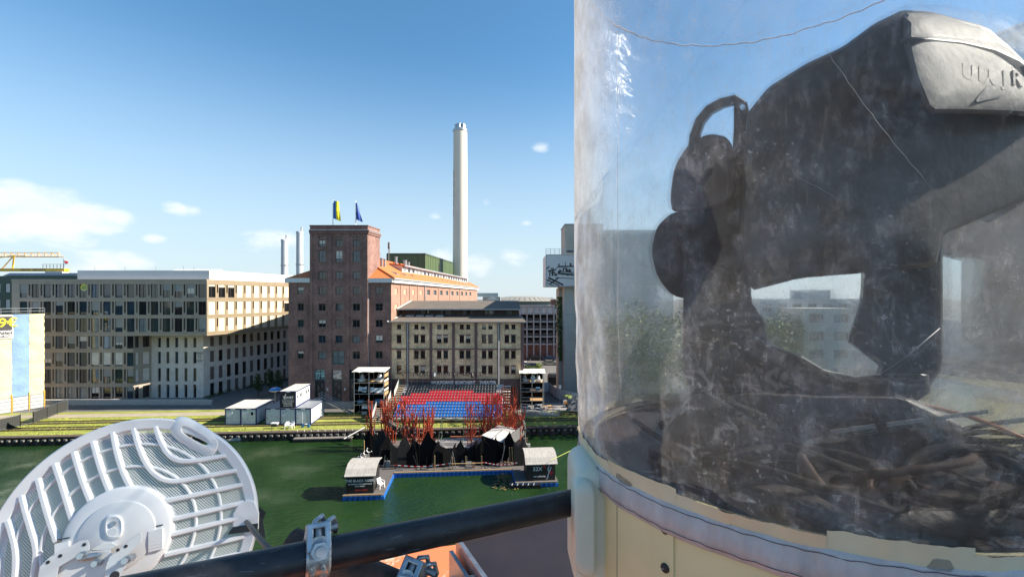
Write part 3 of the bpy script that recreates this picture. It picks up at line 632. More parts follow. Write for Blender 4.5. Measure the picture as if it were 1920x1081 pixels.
def warehouse():
    Y0 = 82.4; p = lambda px: wx(px,Y0); z = lambda py: wz(py,Y0)
    root = E('brick_warehouse', 'tall red brick harbour warehouse with square tower and orange tiled roof', 'building', (-31, Y0, 0))
    XL, XR = p(541), p(733.5); fr = Wall((XL,Y0),(XR,Y0)); a = lambda px: p(px)-XL
    E_ = Vector((-12.6, 165)); sd = Wall((XR,Y0),(E_.x,E_.y)); ze = z(527)
    rows = {3:(551.3,537.6), 4:(582,568.7), 5:(612.6,599), 6:(642,628), 7:(671.7,657.7)}
    wing = []; 
    for r in rows.values():
        wing.append((a(558.2), a(569.2), z(r[0]), z(r[1])))
        wing.append((a(704.2), a(717.5), z(r[0]), z(r[1])))
    wing.append((a(703.5), a(717), z(700), z(688)))
    tx0, tx1 = a(583), a(691)
    mb = MB(); fr.holes(mb, 0, tx0+.1, 0, ze, [w for w in wing if w[1] < tx0], .22); fr.holes(mb, tx1-.1, fr.len, 0, ze, [w for w in wing if w[0] > tx1], .22)
    lw = Wall((XL-3.0, 165), (XL, Y0)); mb.quad(lw.P(0,0), lw.P(lw.len,0), lw.P(lw.len,ze), lw.P(0,ze))
    bkx = (E_.x, 165.0)
    mb.quad((E_.x,165,0), (XL-3,165,0), (XL-3,165,ze), (E_.x,165,ze))
    mb.build('wall', BR_DARK, root)
    for w in wing: fr.window(root, w, FR_TEAL, random.choice([GL_DK,GL_DK,GL_BL,GL_GR]), .2, nx=2, ny=2 if random.random()<.4 else 1, fw=.07, sill=BR_DARK, tilt=.02)
    # tower, proud of the wings
    tf = Wall((p(583), Y0-.45), (p(691), Y0-.45)); tl = tf.len; zt = z(423.5); ta = lambda px: p(px)-p(583)
    op = []
    cx = [605.8, 637.4, 669.6]
    for i, c in enumerate(cx):
        for (dx0,dx1) in ((-6.4,-.6),(.6,6.4)): op.append((ta(c+dx0), ta(c+dx1), z(447.7), z(444.2), 's'))
        op.append((ta(c-6.4), ta(c+6.4), z(462.5), z(450), 'w')); op.append((ta(c-6.6), ta(c+6.6), z(492), z(469.5), 'q')); op.append((ta(c-6.6), ta(c+6.6), z(523.4), z(509), 'w'))
        for k, r in rows.items():
            if k == 7 and i == 1: continue
            op.append((ta(c-6.6-(.4*(k-3)*.2)), ta(c+6.6), z(r[0]), z(r[1]), 'w'))
    op.append((ta(624.8), ta(647.3), z(681), z(657), 'b'))
    doors = [(ta(592), ta(611.3), z(750), z(691.7)), (ta(624), ta(643), z(750), z(691.7)), (ta(656.5), ta(674.5), z(750), z(691.7))]
    mb = MB(); tf.holes(mb, 0, tl, 0, zt, [o[:4] for o in op]+doors, .28)
    tr = Wall((p(691), Y0-.45), (p(691)+.7, Y0+4.6)); mb.quad(tr.P(0,0), tr.P(tr.len,0), tr.P(tr.len,zt), tr.P(0,zt))
    tl_ = Wall((p(583)+.0, Y0+4.6), (p(583), Y0-.45)); mb.quad(tl_.P(0,0), tl_.P(tl_.len,0), tl_.P(tl_.len,zt), tl_.P(0,zt))
    B = [Vector((p(583),Y0+4.6,0)), Vector((p(691)+.7,Y0+4.6,0))]
    mb.quad((B[1].x,B[1].y,ze), (B[0].x,B[0].y,ze), (B[0].x,B[0].y,zt), (B[1].x,B[1].y,zt)); mb.quad((p(583),Y0-.45,zt-.3),(p(691),Y0-.45,zt-.3),(B[1].x,B[1].y,zt-.3),(B[0].x,B[0].y,zt-.3))
    mb.build('tower_wall', BR_DARK, root)
    for o in op:
        k = o[4]
        if k == 's': tf.window(root, o[:4], FR_TEAL, GL_DK, .25, nx=1, fw=.05)
        elif k == 'b': tf.window(root, o[:4], FR_TEAL, GL_CU, .25, nx=2, ny=2, fw=.13, sill=FR_TEAL)
        else: tf.window(root, o[:4], FR_TEAL, random.choice([GL_DK,GL_DK,GL_BL,GL_BL,GL_CU]) if k == 'w' else GL_BL, .25, nx=2, ny=2 if k == 'q' else 1, fw=.075, sill=BR_DARK, tilt=.02)
    # pilaster strips and cornice
    for px0, px1 in ((583.2,588.5),(617,624),(650,657),(683,690.8)):
        m2 = MB(); tf.box(m2, ta(px0)+.02, ta(px1), z(712), z(440), 0, .13); m2.build('pilaster', BR_DARK, root)
    for (y0,y1,d) in ((436,432.5,.3),(439,436,.18)):
        for wl_, l0, l1 in ((tf,-.05,tl+d),(tr,-.0,tr.len)):
            m2 = MB(); wl_.box(m2, l0, l1, z(y0), z(y1), 0, d); m2.build('cornice', BR_PUR if d > .2 else BR_DARK, root)
    for wl_, l1 in ((tf,tl+.3),(tr,tr.len)): m2 = MB(); wl_.box(m2, -.05, l1, z(432.5), z(431.6), 0, .36); m2.build('cornice_flashing', M('zinc',(.45,.47,.49),.45,.5), root)
    for wl_, l0, l1 in ((tf,-.05,tl+.1),(tr,.1,tr.len)): m2 = MB(); wl_.box(m2, l0, l1, z(424.6), z(422.6), -.3, .1); m2.build('coping', BR_PUR, root)
    for (x0,x1,wl_) in ((0,tl,tf),): m2 = MB(); wl_.box(m2, x0, doors[0][0]-.3, z(713), z(711), 0, .1); wl_.box(m2, doors[0][1]+.3, doors[1][0]-.3, z(713), z(711), 0, .1); wl_.box(m2, doors[1][1]+.3, doors[2][0]-.3, z(713), z(711), 0, .1); m2.build('string_course', M('stone_grey',(.26,.24,.22),.8), root)
    m2 = MB(); tf.box(m2, 0, tl, 0, z(751), 0, .16); m2.build('plinth', CONC_D, root)
    # doors with printed banners
    BT = M('banner_teal', (.03,.12,.11), .6); BM_ = M('banner_mint', (.42,.66,.60), .6, var=.05)
    for i, d in enumerate(doors):
        w = MB(); tf.box(w, d[0], d[0]+.1, d[2], d[3], -.22, -.1); tf.box(w, d[1]-.1, d[1], d[2], d[3], -.22, -.1); tf.box(w, d[0]+.1, d[1]-.1, d[3]-.1, d[3], -.22, -.1); tf.box(w, d[0]+.1, d[1]-.1, z(712), z(710), -.22, -.1)
        dr = w.build('door', FR_TEAL, root); ph = d[3]-d[2]
        pm = M('banner_photo', (.012,.012,.013), .5, scale=1.1, col2=(.05,.042,.04))
        m2 = MB(); tf.box(m2, d[0]+.1, d[1]-.1, d[2], z(712), -.2, -.17); m2.build('banner', pm, dr)
        # soft print of faces and hands on the banner
        spots = [[(.3,.62,.2,.3),(.72,.74,.16,.26),(.33,.36,.14,.3)], [(.35,.8,.2,.2),(.68,.66,.22,.26),(.7,.22,.24,.3),(.25,.4,.14,.3)], [(.3,.7,.2,.3)]][i]
        for (u,v,ru,rv) in spots:
            m2 = MB(); c0 = d[0]+.1+u*(d[1]-d[0]-.2); z0 = d[2]+v*(z(712)-d[2])
            m2.poly([tf.P(c0+ru*.9*math.cos(t*.35)*(1+.15*math.sin(3*t)), z0+rv*1.6*math.sin(t*.35)*(1+.12*math.cos(2*t)), -.165) for t in range(18)]); m2.build('banner_print', M('print_skin',(.22,.16,.13),.6,scale=4,col2=(.04,.035,.035)), dr)
        if i == 0:
            m2 = MB(); tf.box(m2, d[0]+.1, (d[0]+d[1])/2-.05, z(709.5), d[3]-.1, -.2, -.17); m2.build('banner', BM_, dr); m2 = MB(); tf.box(m2, (d[0]+d[1])/2+.05, d[1]-.1, z(709.5), d[3]-.1, -.2, -.17); m2.build('banner', BM_, dr)
            cL, cR = d[0]+.1+(d[1]-d[0])*.22, d[0]+(d[1]-d[0])*.73
            for s_, cc, yy, sz in (('Ike',cL,695.5,.62),('jmr',cR,695.5,.62),('ist',cL,701,.5),('der',cR,701,.5),('W',cL+.12,706.6,.95),('eg',cR-.05,706.6,.85)): text('lettering', s_, BLACK, dr, tf.P(cc,z(yy),-.165), tf.u, (0,0,1), sz, .003, font_off=.015)
        else:
            m2 = MB(); tf.box(m2, d[0]+.1, d[1]-.1, z(709.5), d[3]-.1, -.22, -.2); m2.build('pane', GL_DK if i == 2 else GL_CU, dr)
    for px in (616.5, 649): 
        m2 = MB(); c = tf.P(ta(px), z(728), .14); m2.box(c.x-.13,c.x+.13,c.y-.05,c.y+.13,c.z-.22,c.z+.22); m2.build('wall_lamp', CREAMW, root)
    m2 = MB().tube([(p(691.2),Y0-.12,0),(p(691.2),Y0-.12,ze-.2),(p(692)+.1,Y0-.5,ze+.2)], .1, 8); m2.build('downpipe', STEEL, root)
    # side wall with bricked-up and open windows
    px1 = [742.6,759.7,775.3,789.7,803.5,815.9,827.2,838.1,848.1,857.4,866.1,874.1,881.8]; op = []
    for i, px in enumerate(px1):
        c = sd.ray(px); hw = .75 if i < 4 else 1.0; op.append((c-hw*(1+c*.008), c+hw*(1+c*.008), z(551.4), z(539.5)))
    c = sd.ray(742.6); op.append((c-.75, c+.75, z(582), z(569.5)))
    mb = MB(); sd.holes(mb, 0, sd.len, 0, ze, op, .22); mb.build('side_wall', BR_PINK, root)
    FIL = M('infill_brick', (.50,.28,.20), .85)
    for i, o in enumerate(op):
        if i in (0,1,2,3,13):
            m2 = MB(); sd.box(m2, o[0], o[1], o[2], o[3], -.2, -.1); m2.build('bricked_window', FIL, root)
        else: sd.window(root, o, FR_GREY, GL_DK, .2, nx=1, ny=2, fw=.09)
    for i in range(len(px1)-1):
        c = (sd.ray(px1[i])+sd.ray(px1[i+1]))/2
        if i in (0,1,2,3,5,7,9): m2 = MB(); sd.box(m2, c-.18, c+.18, 0, ze-.5, 0, .1); m2.build('pilaster', BR_PINK, root)
    c = sd.ray(795.5); MB().tube([sd.P(c,0,.18), sd.P(c,ze,.18)], .12, 6).build('downpipe', STEEL, root)
    # eaves
    m2 = MB(); fr.box(m2, -.5, tx0, ze-.25, ze+.55, -.3, .45); m2.build('eave_cornice', CREAMW, root)
    m2 = MB(); fr.box(m2, tx1, fr.len+.3, ze-.25, ze+.55, -.3, .45); m2.build('eave_cornice', CREAMW, root)
    m2 = MB(); sd.box(m2, .0, sd.len+.4, ze-.25, ze+.55, -.3, .5); m2.build('eave_cornice', CREAMW, root)
    m2 = MB(); sd.box(m2, -.2, sd.len+.5, ze+.35, ze+.62, .5, .75); m2.build('gutter', MATS['zinc'], root)
    # roof: hipped, ridge drops a little toward the far end
    zr = 28.4; zr2 = 27.2; e0 = ze+.5
    rA = Vector((-31.0, Y0+9.2, zr)); rB = Vector((-19.6, 156.5, zr2))
    c1 = sd.P(-.3,e0,.7); c2 = sd.P(sd.len+.3,e0,.7); c3 = Vector((XL-3.6,165.5,e0)); c4 = Vector((XL-.6,Y0-.3,e0)); c1 = Vector((XR+.65,Y0-.3,e0))
    for pts in ([c1,c2,rB,rA],[c4,c1,rA],[c2,c3,rB],[c3,c4,rA,rB]): MB().poly(pts).build('roof_slope', TILE, root)
    m2 = MB(); m2.tube([c1+Vector((0,0,.05)), rA+Vector((0,0,.08)), rB+Vector((0,0,.08)), c2+Vector((0,0,.05))], .17, 6); m2.build('ridge_tiles', TILE, root)
    # roof slope helper: fraction t along, s up
    def rp(px_t, s_, lift=0): 
        b_ = c1.lerp(c2, px_t); t_ = rA.lerp(rB, px_t) ; q = b_.lerp(t_, s_); return q+Vector((.5,0,.85))*lift
    # dormer band
    t0, t1, s0, s1 = .16, .955, .42, .80; hD = 1.35
    fA, fB = rp(t0,s0), rp(t1,s0); bA, bB = rp(t0,s1), rp(t1,s1); up = Vector((0,0,hD)); up2 = Vector((0,0,hD*.55))
    dm = MB(); dm.quad(fA,fB,fB+up,fA+up); dm.poly([fA,fA+up,bA]); dm.poly([fB,bB,fB+up]); dr = dm.build('dormer', M('dormer_white',(.55,.57,.58),.5,.2), root)
    ov = Vector((.35,0,0)); MB().hexa([fA+up+ov,fB+up+ov,bB+Vector((0,0,.1)),bA+Vector((0,0,.1)),fA+up+ov+Vector((0,0,.22)),fB+up+ov+Vector((0,0,.22)),bB+Vector((0,0,.3)),bA+Vector((0,0,.3))]).build('dormer_roof', TILE, dr)
    dw = Wall((fA.x,fA.y),(fB.x,fB.y)); MB().bar(fA+up+Vector((.55,0,.05)), fB+up+Vector((.55,0,.05)), .3, .3).build('dormer_gutter', MATS['zinc'], dr)
    nW = 22
    for i in range(nW):
        a0 = dw.len*(i+.25)/nW; a1 = dw.len*(i+.78)/nW; zb = fA.z+(fB.z-fA.z)*(i+.5)/nW
        m2 = MB(); dw.box(m2, a0, a1, zb+.25, zb+1.1, .0, .06); m2.build('window', GL_DK if random.random()<.6 else GL_CU, dr)
    # skylights
    for i in range(15):
        t_ = .06+i*.06; s_ = .2; qa, qb = rp(t_,s_,.12), rp(t_+.018,s_,.12); qc, qd = rp(t_+.018,s_+.13,.12), rp(t_,s_+.13,.12)
        m2 = MB(); dn = Vector((0,0,-.2)); m2.hexa([qa+dn,qb+dn,qc+dn,qd+dn,qa,qb,qc,qd]); sk = m2.build('skylight', FR_GREY, root)
        cc = (qa+qb+qc+qd)/4; l_ = Vector((.01,0,.02)); MB().quad(*[cc+(q-cc)*.75+l_ for q in (qa,qb,qc,qd)]).build('pane', GL_BL, sk)
    for (t_, s_, r_, h_) in ((.05,.55,.28,1.5),(.075,.57,.25,1.4),(.13,.97,.35,1.3),(.255,.93,.3,1.6),(.31,.85,.4,1.5),(.345,.86,.3,1.2)):
        q = rp(t_,s_); mb = MB(); mb.lathe((q.x,q.y,q.z), [(r_,-.8),(r_,h_),(r_*1.25,h_),(r_*1.25,h_+.2),(.01,h_+.25)], 10); mb.build('vent_pipe', M('vent_metal',(.36,.36,.37),.35,.7), root, True, auto=40)
    return root, zt, tf, ta
wh, ZT, TF, TA = warehouse()

# flags on the tower
def flag(px, py0, pyt, stripes, label, wpx, hang, tri=.75):
    Y = 84.0; x = wx(px,Y); z0, z1 = wz(py0,Y), wz(pyt,Y); root = E('flag', label, 'flag', (x,Y,ZT-.3))
    root.location = (0,0,0)
    MB().tube([(x,Y,ZT-.35),(x,Y,z1)], [.10,.05], 8).build('pole', WHITE, root)
    MB().lathe((x,Y,z1), [(.01,-.05),(.09,.03),(.01,.12)], 8).build('finial', GALV, root)
    W_, Hh = wpx/F*Y, (hang[1]-hang[0])/F*Y; zt = wz(hang[0],Y); n, m_ = 10, 12
    for si, (u0,u1,mat) in enumerate(stripes):
        mb = MB()
        for j in range(m_+1):
            for i in range(n+1):
                u = u0+(u1-u0)*i/n; v = j/m_; xx = x+.06+u*W_*(tri+(1.1-tri)*v)+.05*math.sin(v*5+u*3)*u; yy = Y+.12*math.sin(u*7+v*2.2)*(.3+u); zz = zt-v*Hh*(1+.12*u)-.15*u*W_
                mb.v.append((xx,yy,zz))
        for j in range(m_):
            for i in range(n): q = j*(n+1)+i; mb.f.append((q,q+1,q+n+2,q+n+1))
        mb.build('cloth', mat, root, True)
    return root, x, Y, zt
flag(624.3, 420, 373, [(0,.45,M('flag_blue',(.02,.14,.42),.7)), (.45,1,M('flag_yellow',(.85,.70,.02),.7))], 'blue and yellow flag on the left pole of the brick tower', 12.5, (376,409), .8)
fr_, fx, fy, fz = flag(667.0, 420, 374, [(0,1,M('flag_navy',(.02,.07,.34),.7))], 'plain blue flag with gold stars on the right tower pole', 11, (379,411), .15)
for k in range(7):
    a = k*.9; MB().poly([(fx+.55+.28*math.cos(a)+.07*math.cos(t*1.2566), fy-.32, fz-1.35+.5*math.sin(a)+.07*math.sin(t*1.2566)) for t in range(5)]).build('star', M('star_gold',(.8,.62,.05),.6), fr_)

# ------------------------------------------------------------------ chimneys, green plant building, mast
def chimney(px, Y, rb, rt, ytop, label, mat, crown, name='chimney', flues=5):
    x = wx(px,Y); zt = wz(ytop,Y); s = Y/F; root = E(name, label, 'chimney', (x,Y,0)); rb *= s; rt *= s
    prof = [(rb,0)]
    for i in range(1,17): prof.append((rb+(rt-rb)*i/16, zt*i/16))
    mb = MB().lathe((0,0,0), prof+[(rt*.8,zt),(rt*.8,zt-.6),(.01,zt-.6)], 40); mb.build('shaft', mat, root, True, auto=40)
    mb = MB().lathe((0,0,zt), [(rt*1.0,-1.0),(rt*1.08,-1.0),(rt*1.08,-.2),(rt*.98,.0)], 32); mb.build('rim', crown, root, True, auto=40)
    for k in range(flues):
        a = 6.283*k/flues+.3; rr = rt*.55; fr_ = rt*.27
        mb = MB().lathe((rr*math.cos(a),rr*math.sin(a),zt), [(fr_,-.7),(fr_,1.6*s/.2345),(fr_*1.15,1.6*s/.2345),(fr_*1.15,2.0*s/.2345),(fr_*.7,2.0*s/.2345)], 12); mb.build('flue', crown, root, True, auto=40)
    return root
CHIM = M('chimney_concrete', (.60,.58,.50), .8, var=.07, scale=.25, stretch=(1,1,.3))
ch = chimney(863, 200, 14.5, 12.8, 243, 'tall cream concrete chimney behind the orange roof', CHIM, GALV, flues=6)
for k in range(5):
    zz = 55+k*4.2; mb = MB(); r_ = 14.5*200/F*.93
    mb.lathe((0,0,zz), [(r_*1.012,0),(r_*1.008,3.4)], 3, R(205), R(217)); mb.build('rust_stain', M('rust_stain',(.42,.26,.16),.9,var=.3), ch)
CHM = M('stack_metal', (.42,.45,.48), .5, .2, var=.08, scale=.3)
for (px, yt, lab, Y) in ((533.5,449,'shorter grey twin stack behind the office block roof',230), (562,434,'taller grey twin stack beside the brick tower',225)):
    c = chimney(px, Y, 6.6, 6.0, yt, lab, CHM, CHM, flues=1)
    for zz in (28, 36): MB().lathe((0,0,zz), [(1.78,0),(1.9,0),(1.9,.4),(1.78,.4)], 24).build('band', STEEL, c)
    c['group'] = 'grey twin stacks'
def plant():
    Y = 176; root = E('plant_building', 'green metal clad plant hall behind the orange tiled roof', 'building', (wx(797,Y),Y,0))
    zt = wz(477,Y); w1 = Wall((wx(725,Y),Y),(wx(797,Y),Y)); w2 = Wall((wx(797,Y),Y),(wx(850,222),222))
    GM = M('green_metal', (.085,.125,.055), .5, var=.1, scale=.4, stretch=(3,3,.1))
    for w in (w1,w2):
        mb = MB(); mb.quad(w.P(0,0),w.P(w.len,0),w.P(w.len,zt),w.P(0,zt)); mb.build('wall', GM, root)
        for i in range(int(w.len/2.4)+1): MB().bar(w.P(i*2.4,15,.06),w.P(i*2.4,zt,.06),.12).build('rib', GM, root)
        m2 = MB(); w.box(m2,0,w.len,zt-.1,zt+.5,-.3,.15); m2.build('edge_trim', M('trim_dark_green',(.05,.07,.04),.5), root)
    MB().poly([w1.P(0,zt),w1.P(w1.len,zt),w2.P(w2.len,zt),(wx(725,Y),222,zt)]).build('roof', CONC_D, root)
    m2 = MB(); w2.box(m2, 20, 22, zt-6, zt-2, 0, .2); m2.build('vent', FR_DK, root)
plant()
def mast():
    Y = 100; x = wx(729,Y); root = E('antenna_mast', 'thin rooftop antenna mast right of the brick tower', 'antenna', (x,Y,wz(488,Y)))
    h = wz(455,Y)-wz(490,Y); MB().tube([(0,0,-1.5),(0,0,h)], .06, 6).build('pole', STEEL, root)
    for k, (zz,dx) in enumerate(((h-1.5,.12),(h-1.6,-.12),(h-2.6,.1))): MB().box(dx-.09,dx+.09,-.1,.1,zz,zz+1.4).build('antenna_panel', FR_GREY, root)
    MB().bar((-.5,0,.6),(.5,0,.3),.05).build('cross_arm', STEEL, root)
mast()

# ------------------------------------------------------------------ yellow brick theatre
ROOF_D = M('roof_felt', (.135,.115,.095), .85, var=.2, scale=.8, stretch=(1,3,1))
def theatre():
    Y0 = 82.6; p = lambda px: wx(px,Y0); z = lambda py: wz(py,Y0)
    root = E('theatre_building', 'yellow brick warehouse theatre with paired windows behind the grandstand', 'building', (-10,Y0,0))
    XL, XR = p(731.5), p(981); fr = Wall((XL,Y0),(XR,Y0)); a = lambda zx: p(720+zx/4.505)-XL
    zs = lambda zy: z(540+zy/4.505)
    ze = zs(287); cols = [127,273,328,466,521,657,711,845,899,1038,1093]; op = []
    for c in cols:
        op.append((a(c-17),a(c+17),zs(344),zs(306)))
        for (y0,y1) in ((460,398),(592,530),(720,658)): op.append((a(c-19),a(c+19),zs(y0),zs(y1)))
    for c in (1038,1093): op.append((a(c-18),a(c+18),zs(890),zs(835)))
    op.append((a(103),a(150),zs(925),zs(850)))
    mb = MB(); fr.holes(mb, 0, fr.len, zs(768), ze, [o for o in op if o[2] > zs(770)], .25); mb.build('wall', BR_YEL, root)
    mb = MB(); fr.holes(mb, 0, fr.len, 0, zs(768), [o for o in op if o[2] < zs(770)], .25); mb.build('base_wall', BR_PUR, root)
    sr = Wall((XR,Y0),(XR+.6,Y0+17)); mb = MB(); mb.quad(sr.P(0,0),sr.P(17,0),sr.P(17,ze),sr.P(0,ze)); mb.build('side_wall', BR_PUR, root)
    for o in op:
        if o[2] < zs(900): 
            w = fr.window(root, o, FR_BR, FR_BR, .22, nx=1, fw=.08, name='door'); 
            cc = (o[0]+o[1])/2; MB().quad(fr.P(cc-.3,o[3]-1.0,-.12),fr.P(cc+.3,o[3]-1.0,-.12),fr.P(cc+.3,o[3]-.6,-.12),fr.P(cc-.3,o[3]-.6,-.12)).build('notice', WHITE, w)
        else: fr.window(root, o, FR_BR, random.choice([GL_DK,GL_DK,GL_DK,GL_GR,GL_CU]) if o[2] > zs(350) else random.choice([GL_DK,GL_DK,GL_DK,GL_GR]), .22, nx=2, ny=2, fw=.06, sill=BR_PUR, tilt=.02)
        if o[3]-o[2] > 1.0 and o[2] > zs(770):
            m2 = MB(); fr.box(m2, o[0]-.08, o[1]+.08, o[3], o[3]+.2, -.05, .035); m2.build('lintel', BR_DARK, root)
    for c0,c1 in ((188,212),(385,408),(576,598),(765,788),(958,980),(1155,1178)):
        m2 = MB(); fr.box(m2, a(c0),a(c1),zs(768),ze-.1,0,.1); m2.build('pilaster', BR_PUR, root)
    for y0,y1 in ((517,508),(772,764)): m2 = MB(); fr.box(m2, 0, fr.len+.1, zs(y0), zs(y1), 0, .16); m2.build('string_course', BR_PUR, root)
    for c in (202,968): MB().tube([fr.P(a(c),0,.2),fr.P(a(c),ze,.2)], .13, 8).build('downpipe', M('zinc_pipe',(.36,.38,.41),.5,.3), root)
    m2 = MB(); c = fr.P(a(125),zs(805),.03); m2.poly([(c.x+.45*math.cos(t*.7854),c.y,c.z+.45*math.sin(t*.7854)) for t in range(8)]); m2.build('wall_badge', M('badge_green',(.05,.2,.13),.6), root)
    # lower roof
    yb = 86.2; zb = 16.55; o = .45
    x0, x1 = XL-.4, XR+.5
    m2 = MB(); m2.hexa([(x0,Y0-o,ze-.05),(x1,Y0-o,ze-.05),(x1-1.2,yb,zb-.12),(x0+1.6,yb,zb-.12),(x0,Y0-o,ze+.12),(x1,Y0-o,ze+.12),(x1-1.2,yb,zb),(x0+1.6,yb,zb)]); m2.build('lower_roof', ROOF_D, root)
    m2 = MB(); m2.bar((x0,Y0-o-.08,ze+.02),(x1,Y0-o-.08,ze+.02),.16,.16); m2.build('gutter', STEEL, root)
    m2 = MB(); m2.hexa([(x1,Y0-o,ze-.05),(x1+.02,Y0+16,ze-.05),(x1-1.2,Y0+16,zb-.1),(x1-1.2,yb,zb-.1),(x1,Y0-o,ze+.12),(x1+.02,Y0+16,ze+.12),(x1-1.2,Y0+16,zb),(x1-1.2,yb,zb)]); m2.build('lower_roof', ROOF_D, root)
    MB().bar((x0,Y0-o,ze+.17),(x0+1.6,yb,zb+.05),.16,.1).build('verge_trim', CREAMW, root)
    for i in range(4): q = x0+2.6+i*1.85; MB().hexa([(q,yb-1.0,16.36),(q+1.5,yb-1.0,16.36),(q+1.5,yb-.2,16.6),(q,yb-.2,16.6),(q,yb-1.0,16.5),(q+1.5,yb-1.0,16.5),(q+1.5,yb-.2,16.74),(q,yb-.2,16.74)]).build('skylight', MATS['zinc'], root)
    # clerestory
    cw = Wall((x0+1.6,yb),(x1-1.2,yb)); zc = wz(580,yb); opc = []
    for pxc in (795,836,877,919,958):
        for k in range(-2,3): q = wx(pxc+k*3.7,yb)-cw.o.x; opc.append((q-.16,q+.16,zb+.22,zc-.12))
    mb = MB(); cw.holes(mb,0,cw.len,zb-.1,zc+.2,opc,.15); mb.build('clerestory_wall', M('timber_dark',(.075,.05,.04),.8), root)
    for r in opc: cw.window(root, r, FR_BR, random.choice([GL_CU,GL_CU,GL_WARM,GL_DK]), .14, nx=1, fw=.03)
    for i in range(12): q = cw.len*(i+.5)/12; MB().bar(cw.P(q,zb,.05),cw.P(q+.0,zc,.9),.1).build('bracket', MATS['timber_dark'], root)
    # upper roof
    yr = 91.0; zr = wz(563.5,yr); ye = yb-1.1; zee = zc-.05; u0, u1 = x0+1.0, x1-.9
    m2 = MB(); m2.hexa([(u0,ye,zee),(u1,ye,zee),(u1-.4,yr,zr-.15),(u0+1.4,yr,zr-.15),(u0,ye,zee+.18),(u1,ye,zee+.18),(u1-.4,yr,zr),(u0+1.4,yr,zr)]); m2.build('upper_roof', ROOF_D, root)
    m2 = MB(); m2.hexa([(u0+1.4,yr,zr-.15),(u1-.4,yr,zr-.15),(u1,97,zee),(u0,97,zee),(u0+1.4,yr,zr),(u1-.4,yr,zr),(u1,97,zee+.18),(u0,97,zee+.18)]); m2.build('upper_roof', ROOF_D, root)
    MB().bar((u0,ye-.05,zee+.1),(u1,ye-.05,zee+.1),.12,.2).build('gutter', STEEL, root)
    MB().bar((u0,ye,zee+.25),(u0+1.4,yr,zr+.05),.2,.12).build('verge_trim', CREAMW, root)
    MB().poly([(u0+.2,ye+.2,zb),(u0+1.4,yr,zr),(u0+.2,97,zb)]).build('gable', MATS['timber_dark'], root)
    # name along the wall above the seats
    for s_, px in (('WOLFGANG',829),('BORCHERT',872),('THEATER',914)): text('lettering', s_, M('letters_white',(.85,.87,.88),.5), root, (wx(px,81.75),81.75,wz(717.0,81.75)), (1,0,0), (0,0,1), .70, .03, font_off=.012, space=1.0)
theatre()
def light_bar():
    Y = 81.6; z0 = wz(698,Y); x0, x1 = wx(753,Y), wx(905,Y); root = E('stage_light_bar', 'long bar of black stage lamps across the yellow brick wall', 'stage lights', ((x0+x1)/2,Y,z0)); root.location = (0,0,0)
    MB().tube([(x0,Y,z0),(x1,Y,z0)], .05, 6).build('bar', BLACK, root)
    for px in (760,800,840,880,902): MB().bar((wx(px,Y),Y,z0),(wx(px,Y),Y+.9,z0+.1),.05).build('bracket', BLACK, root)
    for px in (756,776,783,790,797,803,815,825,836,844,852,859,870,877,885,895,901):
        x = wx(px,Y); t = rnd(-.5,.5); mb = MB(); big = .30 if px not in (815,885) else .5
        mb.tube([(x,Y-.05,z0-.12),(x+t*.25,Y-big,z0-.12-big*1.1)], [big*.42,big*.55], 8); mb.build('lamp', BLACK if px not in (815,) else GALV, root)
light_bar()

